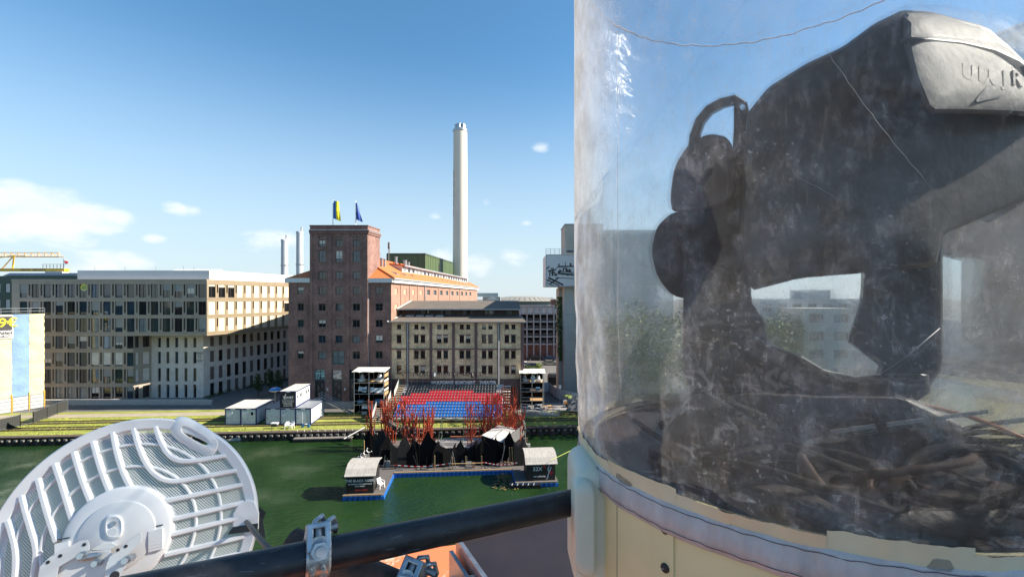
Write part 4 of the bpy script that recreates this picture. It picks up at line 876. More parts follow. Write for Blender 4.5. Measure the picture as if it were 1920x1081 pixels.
# ------------------------------------------------------------------ grandstand
def grandstand():
    root = E('grandstand', 'tiered grandstand with blue, red and dark seats before the theatre', 'grandstand', (-10,73,0))
    root.location = (0,0,0)
    x0, x1 = -19.1, -1.6; n = 12; y0 = 72.8; dy = .77; zb = .62; dz = .315; ns = 34
    AL = M('deck_alu', (.58,.57,.55), .6, .1, var=.1)
    for r in range(n):
        y = y0+r*dy; zz = zb+r*dz
        MB().box(x0-.1,x1+.1,y,y+dy-.02,zz-.06,zz).build('tier', AL, root)
        MB().box(x0-.1,x1+.1,y+dy-.06,y+dy-.03,zz+.003,zz+dz-.065).build('riser', AL, root)
    MB().box(x0-.1,x1+.1,y0-.08,y0-.02,zb-.3,zb).build('front_fascia', GALV, root)
    m2 = MB()
    for i in range(9):
        x = x0+(x1-x0)*i/8
        for r in (0,3,6,9,11): m2.bar((x,y0+r*dy+.3,0),(x,y0+r*dy+.3,zb+r*dz-.07),.06)
    m2.build('substructure', GALV, root)
    w = (x1-x0)/ns
    def smesh(name, mat):
        mb = MB(); mb.box(-w*.41,w*.41,.05,.4,.30,.36); mb.hexa([(-w*.40,.36,.36),(w*.40,.36,.36),(w*.40,.42,.36),(-w*.40,.42,.36),(-w*.36,.42,.60),(w*.36,.42,.60),(w*.36,.47,.60),(-w*.36,.47,.60)]); mb.box(-.05,.05,.1,.3,0,.30)
        return mb.mesh(name, mat)
    SB = smesh('seat_b', M('seat_blue',(.02,.19,.56),.4,var=.15,scale=1)); SR = smesh('seat_r', M('seat_red',(.60,.03,.045),.4,var=.15,scale=1)); SK = smesh('seat_k', M('seat_dark',(.018,.024,.034),.5))
    seats = []
    for r in range(n):
        for i in range(ns):
            u = (i+.5)/ns
            if r <= 3: m_ = SB
            elif r == 4: m_ = SB if .26 < u < .80 else SR
            elif r <= 6: m_ = SR
            elif r == 7: m_ = SR if .10 < u < .97 else SK
            elif r == 8: m_ = SR if .26 < u < .70 else SK
            else: m_ = SK
            if r in (5,) and u < .03: m_ = SB
            if r >= 8 and (u < .02 or u > .95): continue
            seats.append((r, i, m_))
    first = seats[:300]; rest = seats[300:]
    for (r,i,m_) in first:
        o = link('seat', m_, root); o.location = (x0+(i+.5)*w, y0+r*dy+.2, zb+r*dz)
    mm = MB(); 
    for m_, nm in ((SR,'red_seats'),(SK,'dark_seats')):
        mb = MB()
        for (r,i,q) in rest:
            if q is not m_: continue
            off = Vector((x0+(i+.5)*w, y0+r*dy+.2, zb+r*dz)); i0 = len(mb.v)
            mb.v += [tuple(v.co+off) for v in q.vertices]; mb.f += [tuple(i0+k for k in f.vertices) for f in q.polygons]
        if mb.v: S(mb.build(nm, q.materials[0] if False else m_.materials[0], root), 'stuff')
    # side stairs, left in three flights and right top
    ST = M('stair_wood', (.40,.33,.24), .7, var=.15)
    for f, (ya, yb_, za, zb_, xs) in enumerate(((72.6,75.3,.0,1.7,-22.4),(75.6,78.3,1.6,2.9,-20.8),(78.6,81.9,2.8,4.3,-20.3))):
        k = 7
        wd = (2.9,1.6,1.1)[f]
        for i in range(k):
            yy = ya+(yb_-ya)*i/k; zz = za+(zb_-za)*(i+1)/k; MB().box(xs,xs+wd,yy,yy+(yb_-ya)/k*.8,zz-.07,zz).build('stair_tread', ST, root)
        m2 = MB(); P_ = [(xs-.06,ya,za),(xs-.06,yb_,zb_),(xs-.06,yb_,zb_+1.1),(xs-.06,ya,za+1.1)]
        m2.hexa([P_[0],(xs-.03,ya,za),(xs-.03,yb_,zb_),P_[1],P_[3],(xs-.03,ya,za+1.1),(xs-.03,yb_,zb_+1.1),P_[2]]); m2.build('stair_guard', M('perforated_alu',(.50,.51,.50),.5,.3,var=.2,scale=14), root)
    for i in range(9):
        r = i+3; MB().box(-1.5,-.2 if i > 4 else -.4,y0+r*dy,y0+r*dy+.5,zb+r*dz-.02,zb+r*dz+.05).build('stair_tread', ST if i%2 else WHITE, root)
    m2 = MB(); zt = zb+n*dz; yt = y0+n*dy
    for i in range(18): x = x0+(x1-x0)*i/17; m2.bar((x,yt-.1,zt-.4),(x,yt-.1,zt+1.0),.04)
    for h_ in (.5,1.0): m2.bar((x0,yt-.1,zt+h_),(x1,yt-.1,zt+h_),.04)
    m2.build('back_rail', GALV, root)
grandstand()

# ------------------------------------------------------------------ two scaffold rigs
def rig(label, c, wd, dp, h, levels, back, rightface, junk, rz=0.):
    root = E('scaffold_tower', label, 'scaffold', c, 'scaffold towers beside the grandstand', rz); m = []
    for x in (-wd/2,0,wd/2):
        for y in (0,dp):
            MB().tube([(x,y,0),(x,y,h)], .05, 6).build('post', GALV, root)
    for l in range(1,levels+1):
        z = h*l/levels
        for y in (0,dp): MB().tube([(-wd/2,y,z),(wd/2,y,z)], .04, 6).build('ledger', GALV, root)
        for x in (-wd/2,wd/2): MB().tube([(x,0,z),(x,dp,z)], .04, 6).build('transom', GALV, root)
        if l < levels: MB().box(-wd/2+.05,wd/2-.05,.05,dp-.05,z-.1,z-.04).build('deck', WOOD if l%2 else MATS['timber_dark'], root); MB().tube([(-wd/2,0,z+.6),(wd/2,0,z+.6)], .03, 6).build('guard_rail', GALV, root)
    for i in range(levels): MB().tube([(-wd/2,dp*.98,h*i/levels),(0,dp*.98,h*(i+1)/levels)], .03, 5).build('brace', GALV, root)
    mb = MB(); nx = 8
    for i in range(nx):
        a, b = -wd/2-.3+(wd+.6)*i/nx, -wd/2-.3+(wd+.6)*(i+1)/nx; s_ = [.05*math.sin(k*2.3) for k in (i,i+1)]
        mb.hexa([(a,-.4,h+.02+s_[0]),(b,-.4,h+.02+s_[1]),(b,dp+.3,h+.32),(a,dp+.3,h+.32),(a,-.4,h+.08+s_[0]),(b,-.4,h+.08+s_[1]),(b,dp+.3,h+.38),(a,dp+.3,h+.38)])
    mb.build('roof', M('tarp_white',(.66,.64,.58),.7,var=.08,scale=2), root)
    MB().quad((wd/2-.05,dp+.02,.2),(-wd/2+.05,dp+.02,.2),(-wd/2+.05,dp+.02,h-.1),(wd/2-.05,dp+.02,h-.1)).build('back_sheet', back, root)
    MB().quad((-wd/2-.06,dp,.2),(-wd/2-.06,0,.2),(-wd/2-.06,0,h-.1),(-wd/2-.06,dp,h-.1)).build('side_sheet', BLACKM, root)
    if rightface:
        z0 = 0
        for i in range(5):
            MB().box(wd/2+.04,wd/2+.09,.1,dp-.1,h*(.45+.105*i),h*(.45+.105*i)+(.34 if i%2 else .55)).build('side_board', (WOOD, MATS['tarp_white'])[i%2], root)
        MB().quad((wd/2+.02,0,.1),(wd/2+.02,dp,.1),(wd/2+.02,dp,h*.45),(wd/2+.02,0,h*.45)).build('side_sheet', M('canvas_brown',(.14,.10,.075),.9,var=.25,scale=3), root)
    for (kind, x, z, s_) in junk:
        z0 = z*h
        if kind == 'bell':
            mb = MB().lathe((x,dp*.4,z0), [(.05,.95*s_),(.22*s_,.9*s_),(.32*s_,.6*s_),(.42*s_,.2*s_),(.62*s_,0),(.5*s_,.02)], 14); mb.build('hanging_lamp', M('grey_cloth',(.45,.47,.5),.5,var=.3,scale=3), root, True)
        elif kind == 'tub':
            mb = MB().lathe((x,dp*.35,z0), [(.01,0),(.6*s_,.02),(.78*s_,.45*s_),(.7*s_,.45*s_),(.55*s_,.1)], 12); mb.build('tub', WHITE, root, True, auto=40)
        elif kind == 'sheet':
            mb = MB(); n = 6
            for i in range(n):
                a, b = x-s_+2*s_*i/n, x-s_+2*s_*(i+1)/n; mb.quad((a,.12,z0+.1*math.sin(i)),(b,.12,z0+.1*math.sin(i+1)),(b,.5,z0+.75+.08*math.cos(i+1)),(a,.5,z0+.75+.08*math.cos(i)))
            mb.build('dust_sheet', M('sheet_white',(.6,.63,.64),.7,var=.15,scale=2), root, True)
        elif kind == 'oval':
            mb = MB(); mb.loft([[Vector((x+s_*.5*math.cos(t*.524)*k, .1+d_, z0+s_*.9+s_*.9*math.sin(t*.524)*k)) for t in range(12)] for (k,d_) in ((.8,0),(1,.06),(1,.12),(.8,.18))]); mb.build('oval_screen', M('screen_pale',(.62,.68,.70),.5,var=.1), root)
        elif kind == 'box':
            MB().box(x-s_*.5,x+s_*.5,.2,.9,z0,z0+s_*.55).build('crate', random.choice([BLACK,CONC_D,M('crate_blue',(.06,.16,.28),.6)]), root)
    return root
g = G(692, 779); rig('tall scaffold tower with white roof left of the grandstand', g, 5.0, 2.6, 7.4, 4, BLACKM, True,
    [('bell',-1.5,.80,1.0),('bell',1.5,.80,1.1),('tub',-1.6,.76,.9),('tub',1.4,.76,.9),('sheet',1.2,.53,1.1),('sheet',-1.2,.55,.7),('box',-.8,.52,1.0),('sheet',-.3,.15,1.0),('box',1.6,.27,1.3),('box',-1.6,.28,.9),('box',1.2,.02,1.4),('box',-.9,.02,.9),('tub',.6,.18,.6)])
g = G(998, 768); rig('black backed scaffold tower with white oval screen right of the grandstand', g, 4.1, 2.5, 6.5, 4, BLACKM, False,
    [('oval',.15,.72,.85),('bell',-1.3,.80,.9),('bell',1.1,.80,.9),('tub',-1.2,.755,.8),('tub',1.3,.755,.8),('box',-1.2,.02,.9),('box',.9,.02,1.2),('sheet',1.2,.03,.6),('box',-.8,.28,.8),('box',1.0,.53,.8)])

# ------------------------------------------------------------------ site cabins
CW = M('cabin_panel', (.56,.60,.63), .5, var=.05, scale=1.5); CB = M('cabin_frame_navy', (.012,.022,.12), .5); CRF = M('cabin_roof', (.52,.50,.47), .7, var=.12, scale=.8)
def cabin(label, c, l=6.05, w=2.42, h=2.6, door=1, win=False, sign=False, sidewin=False, roof=CRF, rz=QA):
    root = E('site_cabin', label, 'cabin', c, 'white site cabins on the quay', rz); f = .14
    mb = MB()
    for x in (-w/2,w/2-f):
        for y in (0,l-f): mb.box(x,x+f,y,y+f,0,h)
    for zz in (0,h-f*1.3):
        for y in (0,l-f): mb.box(-w/2+f,w/2-f,y,y+f,zz,zz+f*1.3)
        for x in (-w/2,w/2-f): mb.box(x,x+f,f,l-f,zz,zz+f*1.3)
    mb.build('frame', CB, root)
    i = .035; mb = MB(); mb.box(-w/2+i,w/2-i,i,l-i,.12,h-.1); mb.build('wall_panel', CW, root)
    MB().box(-w/2-.02,w/2+.02,-.02,l+.02,h+.003,h+.05).build('roof', roof, root)
    MB().box(-.3,.3,-.03,-.002,h-.16,h-.05).build('vent_strip', WHITE, root)
    if door:
        d = MB(); d.box(-w/2+.25,-w/2+1.12,-.0,.034,.2,h-.4); d = d.build('door', M('cabin_door',(.52,.57,.61),.5), root)
        MB().box(-w/2+.34,-w/2+.42,-.05,.0,1.05,1.17).build('handle', FR_DK, d)
        MB().box(w/2-.6,w/2-.52,-.0,.034,1.1,1.2).build('lock', FR_DK, root)
    if win:
        wn = MB().box(w/2-.95,w/2-.35,-.01,.034,h-1.15,h-.45).build('window', WHITE, root); MB().box(w/2-.85,w/2-.45,-.02,-.012,h-1.05,h-.55).build('pane', GL_DK, wn)
    if sign:
        sg = MB().box(-w/2+.12,w/2-.1,-.10,-.03,.1,h-.15).build('sign_board', BLACK, root)
        text('lettering','WBT',WHITE,sg,(.35,-.11,1.62),(1,0,0),(0,0,1),.52,.005,font_off=.012)
        for k, s_ in enumerate(('WOLFGANG','BORCHERT','THEATER','MÜNSTER')): text('lettering',s_,WHITE,sg,(0.05,-.11,1.05-k*.24),(1,0,0),(0,0,1),.265,.005,space=1.25)
        m2 = MB()
        for (a,b) in (((-.62,1.5),(-.35,2.0)),((-.35,2.0),(-.28,2.25)),((-.7,1.85),(-.3,1.75)),((-.55,1.55),(-.2,1.42)),((-.3,1.75),(-.5,1.42))): m2.bar((a[0],-.11,a[1]),(b[0],-.11,b[1]),.08,.02,up=(0,1,0))
        m2.bar((-.85,-.11,1.26),(.95,-.11,1.26),.02,.02); m2.build('emblem', WHITE, sg)
    if sidewin:
        for (y,ww,hh) in ((.6,.5,.5),(2.0,.75,.75),(4.3,.55,.75),(5.2,.55,.75)):
            wn = MB().box(w/2-.03,w/2+.02,y-ww/2,y+ww/2,1.5-hh*.3,1.5+hh*.7).build('window', WHITE, root); MB().box(w/2+.022,w/2+.03,y-ww*.38,y+ww*.38,1.5-hh*.2,1.5+hh*.6).build('pane', GL_DK, wn)
    return root
def cab_at(pxc, py): g = G(pxc,py); return g
cabin('leftmost white site cabin without a window', cab_at(436.7,796.5))
cabin('white site cabin with one small window next to the leftmost cabin', cab_at(465.8,796.5), win=True)
cabin('white cabin at the left of the three under the black sign', cab_at(512,796), roof=M('cabin_roof_grey',(.22,.24,.27),.6))
mid = cab_at(539.7,796); cabin('white cabin directly beneath the black sign cabin', mid)
cabin('white cabin at the right end of the row with sunlit side', cab_at(568.2,796), roof=MATS['cabin_roof_grey'])
cabin('upper site cabin stacked on the others with black lettered sign', (mid.x,mid.y,2.66), door=0, sign=True, sidewin=True)
def steel_stair():
    a = G(607,782); root = E('steel_stair', 'steel stairs with railings climbing to the upper cabin', 'stairs', (a.x,a.y,0)); root.location = (0,0,0)
    top = Vector((mid.x+2.2, mid.y+6.4, 2.7)); bot = Vector((mid.x+7.6, mid.y+6.6, 0)); n = 12
    for i in range(n): q = bot.lerp(top,(i+.5)/n); MB().box(q.x-.16,q.x+.16,q.y,q.y+.9,q.z-.03,q.z+.02).build('tread', GALV, root)
    for dy in (0,.9):
        d = Vector((0,dy,0)); MB().bar(bot+d,top+d,.06,.2).build('stringer', STEEL, root)
        for hh in (.5,1.0): MB().tube([bot+d+Vector((0,0,hh)), top+d+Vector((0,0,hh))], .025, 6).build('handrail', GALV, root)
        for i in range(4): q = bot.lerp(top,i/3)+d; MB().tube([q,q+Vector((0,0,1.0))], .025, 6).build('baluster', GALV, root)
    MB().box(mid.x+1.25,mid.x+2.4,mid.y+6.1,mid.y+7.4,2.62,2.69).build('landing', STEEL, root)
steel_stair()
# chairs, table by the cabins and on the float
def mono_chair(label, loc, rz, grp, s=1.0):
    root = E('garden_chair', label, 'chair', loc, grp, rz); WP = M('white_plastic',(.80,.80,.79),.45,var=.04)
    MB().box(-.24*s,.24*s,-.22*s,.22*s,.40*s,.44*s).build('seat', WP, root)
    MB().hexa([(-.24*s,.2*s,.44*s),(.24*s,.2*s,.44*s),(.24*s,.25*s,.44*s),(-.24*s,.25*s,.44*s),(-.2*s,.34*s,.86*s),(.2*s,.34*s,.86*s),(.2*s,.38*s,.86*s),(-.2*s,.38*s,.86*s)]).build('backrest', WP, root)
    for x in (-1,1):
        for y in (-1,1): MB().bar((x*.27*s,y*.24*s,0),(x*.23*s,y*.2*s,.42*s),.05*s).build('leg', WP, root)
        MB().bar((x*.27*s,-.22*s,.63*s),(x*.26*s,.28*s,.66*s),.05*s,.03*s).build('armrest', WP, root); MB().bar((x*.27*s,-.21*s,.42*s),(x*.27*s,-.21*s,.63*s),.04*s).build('arm_post', WP, root)
g = G(538.5,803); mono_chair('left of the two white plastic chairs before the cabins', g, .3, 'white plastic chairs', 1.15)
g = G(546.5,803); mono_chair('right of the two white plastic chairs before the cabins', g, -.2, 'white plastic chairs', 1.15)
g = G(515,803); t_ = E('trolley', 'small white topped grill trolley in front of the cabins', 'trolley', g); MB().box(-.5,.5,-.3,.3,.72,.9).build('lid', WHITE, t_); MB().box(-.42,.42,-.25,.25,.35,.7).build('body', FR_DK, t_)
for x in (-.45,.45): MB().bar((x,0,0),(x,0,.72),.06).build('leg', STEEL, t_)
g = G(573,801); t_ = E('toy_tricycle', 'small blue tricycle on the grass before the right cabin', 'tricycle', g)
for x in (-.45,.45): MB().tube([(x,-.06,.25),(x,.06,.25)], .25, 10).build('wheel', M('toy_blue',(.05,.25,.55),.4), t_)
MB().bar((-.45,0,.25),(.45,0,.55),.08).build('frame', MATS['toy_blue'], t_); MB().box(-.15,.2,-.12,.12,.5,.58).build('seat', WHITE, t_)
# blue and white disc sign on a pole
g = G(516,763); t_ = E('disc_sign', 'blue and white disc sign on a grey pole among the trees', 'sign', g); hp = 33/F*g.y
MB().tube([(0,0,0),(0,0,hp)], [.09,.07], 8).build('pole', STEEL, t_)
MB().lathe((0,0,hp), [(.01,.45),(.55,.38),(1.0,.1),(1.08,-.05)], 20).build('disc_top', M('sign_blue',(.02,.22,.55),.35), t_, True)
MB().lathe((0,0,hp), [(1.08,-.05),(.9,-.22),(.5,-.34),(.01,-.38)], 20).build('disc_underside', WHITE, t_, True)
# ladder against right cabin
g = G(602,783); t_ = E('ladder', 'pale ladder leaning on the sunlit side of the right cabin', 'ladder', g)
for y in (0,.4): MB().bar((.3,y,0),(-.6,y,2.5),.06).build('rail', GALV, t_)
for i in range(8): q = (i+.5)/8; MB().bar((.3-.9*q,0,2.5*q),(.3-.9*q,.4,2.5*q),.04).build('rung', GALV, t_)

# ------------------------------------------------------------------ floating dock, boat, site clutter on the quay
def dock():
    a = G(549,824,-.8); root = E('floating_dock', 'narrow floating walkway with white posts along the quay', 'dock', a, rz=QA); L_ = 8.4
    MB().box(0,L_,0,1.2,.0,.12).build('deck', M('dock_deck',(.18,.165,.15),.85,var=.2,scale=2), root)
    m_ = MB().box(-.19,.19,-.12,1.1,-.42,-.005).mesh('float', BLACK)
    for i in range(18): o = link('float_block', m_, root); o.location = (.25+i*.46,.1,0)
    for i in range(9): MB().tube([(.2+i*1.0,1.15,0),(.2+i*1.0,1.15,1.15)], .03, 6).build('post', WHITE, root)
    MB().bar((L_-1,-.3,.1),(L_+1.6,1.4,1.3),.1).build('gangway_rail', WHITE, root)
dock()
def boat(label, c, l, mat, rz):
    root = E('boat', label, 'boat', c, None, rz); rings = []
    for i in range(9):
        t = i/8; w = .62*math.sin(math.pi*min(1,t*.92+.12))**.7*(1 if t < .6 else 1-(t-.6)*1.3); x = -l/2+l*t; sh = .12*(2*t-1)**2
        rings.append([(x,-w,.42+sh),(x,-w*.75,.05),(x,0,-.06),(x,w*.75,.05),(x,w,.42+sh),(x,w*.85,.40+sh),(x,w*.6,.14),(x,0,.08),(x,-w*.6,.14),(x,-w*.85,.40+sh)])
    MB().loft(rings).build('hull', mat, root, True, auto=35)
    for x in (-.2*l,.15*l): MB().box(x-.12,x+.12,-.5,.5,.26,.31).build('thwart', WOOD, root)
boat('small pale rowing boat moored at the quay wall', G(424,826,-1.15), 4.2, M('boat_white',(.55,.57,.58),.5), .04)
boat('bright green canoe at the quay seen through the dish handle', G(372,822,-1.15), 3.0, M('boat_green',(.06,.45,.05),.5), .04)

# ------------------------------------------------------------------ floating stage
DZ = -.62
FA_ = R(4.5)
def fstage():
    DK = M('stage_deck', (.105,.095,.09), .85, var=.25, scale=1.2, stretch=(1,6,1)); 
    root = E('floating_stage', 'dark floating stage deck on blue pontoon blocks', 'stage', (-8,60,DZ)); root.location = (0,0,0)
    ang = FA_; o = Vector((-14.5,53.6,0)); u = Vector((math.cos(ang),math.sin(ang),0)); v = Vector((-math.sin(ang),math.cos(ang),0))
    def Q(a,b,z=0): q = o+u*a+v*b; return Vector((q.x,q.y,DZ+z))
    def slab(nm, a0,a1,b0,b1,z0,z1,mat): return MB().hexa([Q(a0,b0,z0),Q(a1,b0,z0),Q(a1,b1,z0),Q(a0,b1,z0),Q(a0,b0,z1),Q(a1,b0,z1),Q(a1,b1,z1),Q(a0,b1,z1)]).build(nm,mat,root)
    slab('deck',-4.6,17.4,0,12.2,-.12,0,DK)
    slab('deck',-3.6,.55,-5.9,-.005,-.12,0,DK)
    slab('deck',14.6,19.4,-4.1,-.005,-.12,0,DK)
    bm_ = MB(); bm_.loft([[(-.23*k,-.23*k,z_),(.23*k,-.23*k,z_),(.23*k,.23*k,z_),(-.23*k,.23*k,z_)] for (k,z_) in ((.85,-.6),(1,-.54),(1,-.2),(.85,-.135))]); bm_ = bm_.mesh('float_b', BLUE_F)
    bk_ = MB().box(-.23,.23,-.23,.23,-.6,-.135).mesh('float_k', BLACK)
    def row(a0,b0,a1,b1,me):
        n = int(math.hypot(a1-a0,b1-b0)/.52)
        for i in range(n+1):
            t = i/max(1,n); q = Q(a0+(a1-a0)*t,b0+(b1-b0)*t); ob = link('float_block', me, root); ob.location = q; ob.rotation_euler = (0,0,ang)
    row(.8,.05,14.4,.05,bm_); row(-3.4,-5.75,.4,-5.75,bm_); row(.4,-5.2,.4,-.3,bm_); row(14.75,-3.9,19.2,-3.9,bm_); row(14.75,-3.4,14.75,-.3,bm_); row(19.2,-3.4,19.2,0,bk_); row(-4.4,.2,-4.4,5,bm_); row(17.2,.4,17.2,12,bk_); row(-3.4,-5.2,-3.4,-.2,bk_)
    # timber edge and rails
    slab('edge_beam',.6,14.5,-.22,-.08,-.05,.08,WOOD); slab('edge_beam',-3.6,.5,-6.05,-5.95,-.05,.08,WOOD); slab('edge_beam',14.6,19.4,-4.25,-4.13,-.05,.08,M('timber_grey',(.2,.17,.14),.8))
    for a in (5.3,7.4,9.0,10.9): MB().bar(Q(a,.3,0),Q(a,.3,1.55 if a != 5.3 else 1.75),.09).build('rail_post', WOOD, root)
    MB().bar(Q(7.3,.22,.75),Q(11.1,.22,.75),.12,.05).build('hand_rail', WOOD, root); MB().bar(Q(-4.3,6,0),Q(-4.3,6,2.0),.1).build('rail_post', WOOD, root)
    for a in (14.4,14.7): MB().bar(Q(a,.9,0),Q(a-.1,.9,2.3),.1).build('rail_post', WOOD, root)
    # barrier tape
    def tape(a0,a1,z0,z1):
        n = 18
        for k in range(n):
            t0, t1 = k/n,(k+1)/n; f = lambda t: Q(a0+(a1-a0)*t,.32,z0+(z1-z0)*t-.28*math.sin(math.pi*t)+.0)
            MB().bar(f(t0),f(t1),.02,.1).build('tape', (M('tape_red',(.55,.03,.03),.5),WHITE)[k%2], root)
    tape(.6,7.3,.75,.8); tape(11.1,15.2,.8,.6)
    # stage floor: raised grey surface with pale joints
    slab('stage_floor',4.5,14.2,4.2,11.5,0,.35,M('stage_grey',(.20,.195,.19),.7,var=.1,scale=1))
    for a,b,c,d in ((4.6,11.4,7.5,4.4),(7.4,11.4,12,6),(9.5,11.4,13.8,8),(4.8,7,14,7.4)): MB().bar(Q(a,b,.36),Q(c,d,.36),.1,.02).build('floor_line', M('line_pale',(.45,.45,.44),.6), root)
    q = Q(9.2,6.3,.37); mb = MB(); mb.poly([(q.x+1.5*math.cos(t*.524)*(1+.2*math.sin(t*2)),q.y+1.1*math.sin(t*.524),q.z) for t in range(12)]); mb.build('floor_patch', WHITE, root)
    mb = MB(); mb.poly([(q.x+.3+.8*math.cos(t*.524),q.y-.3+.5*math.sin(t*.524),q.z+.006) for t in range(12)]); mb.build('floor_patch', M('patch_orange',(.62,.30,.10),.6), root)
    # bark mulch edge
    for (a0,a1,b) in ((0,5,11.0),(6.5,12.5,11.7)): slab('mulch_bed',a0,a1,b,b+.6,0,.42,M('mulch_rust',(.28,.085,.035),.9,var=.3,scale=6,bump=.8))
    return Q, root
Q, ST_ROOT = fstage()
def backdrop():
    root = E('jagged_backdrop', 'ring of black jagged cut-out boards around the floating stage', 'stage set', Q(6,2)); root.location = (0,0,0)
    GR = M('board_grey', (.022,.022,.023), .8, var=.2, spec=.2); BLK = M('board_black', (.006,.006,.0065), .85, var=.4, scale=3, spec=.15); rs = random.Random(3)
    boards = [(-3.6,6.5,1.6,3.3),(-2.6,5.2,1.5,3.9),(-1.7,3.9,1.7,4.0),(-.9,2.9,1.6,3.7),(.4,2.2,1.5,3.3),(1.5,1.9,1.5,3.9),(2.5,1.6,1.3,3.0),(3.3,1.6,2.0,4.1),(4.5,1.5,2.2,4.4),(5.8,1.6,1.7,3.3),(6.9,1.4,1.5,2.9),(7.6,1.6,.8,2.6),(8.2,1.4,1.6,3.1),(9.1,1.5,1.0,2.6),(9.9,1.4,1.5,3.0),(10.9,1.7,1.6,3.5),(12.0,1.6,1.6,3.7),(13.0,2.0,1.4,2.9),(14.2,2.2,1.8,3.8),(15.4,1.2,1.2,3.6),(16.1,1.3,1.1,3.2)]
    for i,(a,b,w,h) in enumerate(boards):
        tl = rs.uniform(-.25,.25); d = rs.uniform(-.3,.3); p1 = rs.uniform(.25,.75)
        prof = [(-w/2,0),(w/2,0),(w/2,h*.62),(w*(p1-.5)+.18*w,h*.78),(w*(p1-.5),h),(-w/2,h*.55)]
        if i % 3 == 1: prof = [(-w/2,0),(w/2,0),(w/2,h),(w*.1,h*.6),(-w/2,h*.86)]
        f = lambda x,z,t: Q(a+x+tl*z*.2, b+d+t+x*tl, z)
        mb = MB(); mb.loft([[f(x,z,0) for x,z in prof],[f(x,z,.06) for x,z in prof]]); mb.build('board', GR if i in (4,5,19,20,2) else BLK, root)
        if rs.random() < .5: MB().bar(f(-w*.3,.2,.5),f(w*.1,h*.8,.12),.07).build('prop', random.choice([STEEL,BLACK]), root)
    # lower dark skirts
    for a0,a1,b in ((-1.5,3,2.6),(3.0,14.8,2.4)): MB().hexa([Q(a0,b,0),Q(a1,b,0),Q(a1,b+.1,0),Q(a0,b+.1,0),Q(a0,b,1.9),Q(a1,b,1.9),Q(a1,b+.1,1.9),Q(a0,b+.1,1.9)]).build('skirt', BLACKM, root)
    for i in range(26):
        a = rs.uniform(-2,15); b = rs.uniform(.9,2.3); h = rs.uniform(.8,2.2); MB().bar(Q(a,b,0),Q(a+rs.uniform(-.6,.6),b+rs.uniform(-.2,.4),h),.07).build('strut', random.choice([BLACK,BLACK,STEEL,GALV]), root)
backdrop()
def stage_tree(a, b, h, n, label, seed, sp):
    rs = random.Random(seed); root = E('stage_tree', label, 'stage set', Q(a,b), 'red lattice trees on the floating stage'); base = Q(a,b); root.location = (0,0,0)
    for k in range(n+2):
        x = rs.uniform(-sp,sp)*1.15; y = rs.uniform(-.7,.7); hh = h*rs.uniform(.72,1.05)
        pts = [base+Vector((x,y,0))]; z = 0; cx, cyy = x, y
        nseg = 4
        for s_ in range(nseg):
            z = hh*(s_+1)/nseg; cx += rs.uniform(-.18,.18); pts.append(base+Vector((cx,cyy,z)))
        mb = MB()
        for i in range(nseg): mb.bar(pts[i],pts[i+1]+Vector((0,0,.02)),.11 if i < 2 else .085)
        m_ = mb.build('trunk', RED_P, root)
        for j in range(rs.randint(3,6)):
            s_ = rs.randint(1,nseg-1); p0 = pts[s_]; dx = rs.choice((-1,1))*rs.uniform(.25,.6); q = p0+Vector((dx,rs.uniform(-.2,.2),rs.uniform(.5,1.0)))
            b2 = MB(); b2.bar(p0,q,.085); b2.bar(q,q+Vector((dx*.1,0,rs.uniform(.5,1.3))),.075); b2.build('branch', RED_P, m_)
for i,(px,py,hpx,n,sp,lab) in enumerate(((697,838,84,3,.5,'red lattice tree farthest left on the floating stage'),(723,836,90,4,.45,'red lattice tree behind the left black boards'),(735,830,84,5,.5,'dense red lattice tree above the left boards'),(760,838,88,5,.6,'red lattice tree over the grey left board'),(770,842,80,4,.5,'red lattice tree tilted right of the grey left board'),(797,846,84,4,.5,'red lattice tree left of the stage floor'),(808,842,78,3,.45,'slim red lattice tree at the stage floor corner'),(884,836,84,3,.6,'red lattice tree right of the stage floor'),(905,828,86,4,.6,'red lattice tree left of the white canopy'),(922,826,92,4,.55,'red lattice tree in front of the white canopy'),(935,818,84,3,.5,'tall red lattice tree behind the canopy'),(951,824,98,5,.5,'dense red lattice tree at the canopy right end'),(962,828,98,5,.5,'tallest red lattice cluster by the steel rig'),(973,838,80,3,.4,'red lattice tree at the right deck edge'))):
    g = G(px,py,DZ); rel = Vector((g.x,g.y,0))-Vector((-14.5,53.6,0)); u = Vector((math.cos(FA_),math.sin(FA_),0)); v = Vector((-math.sin(FA_),math.cos(FA_),0))
    stage_tree(rel.dot(u), rel.dot(v), hpx/F*g.y, n, lab, i+11, sp)
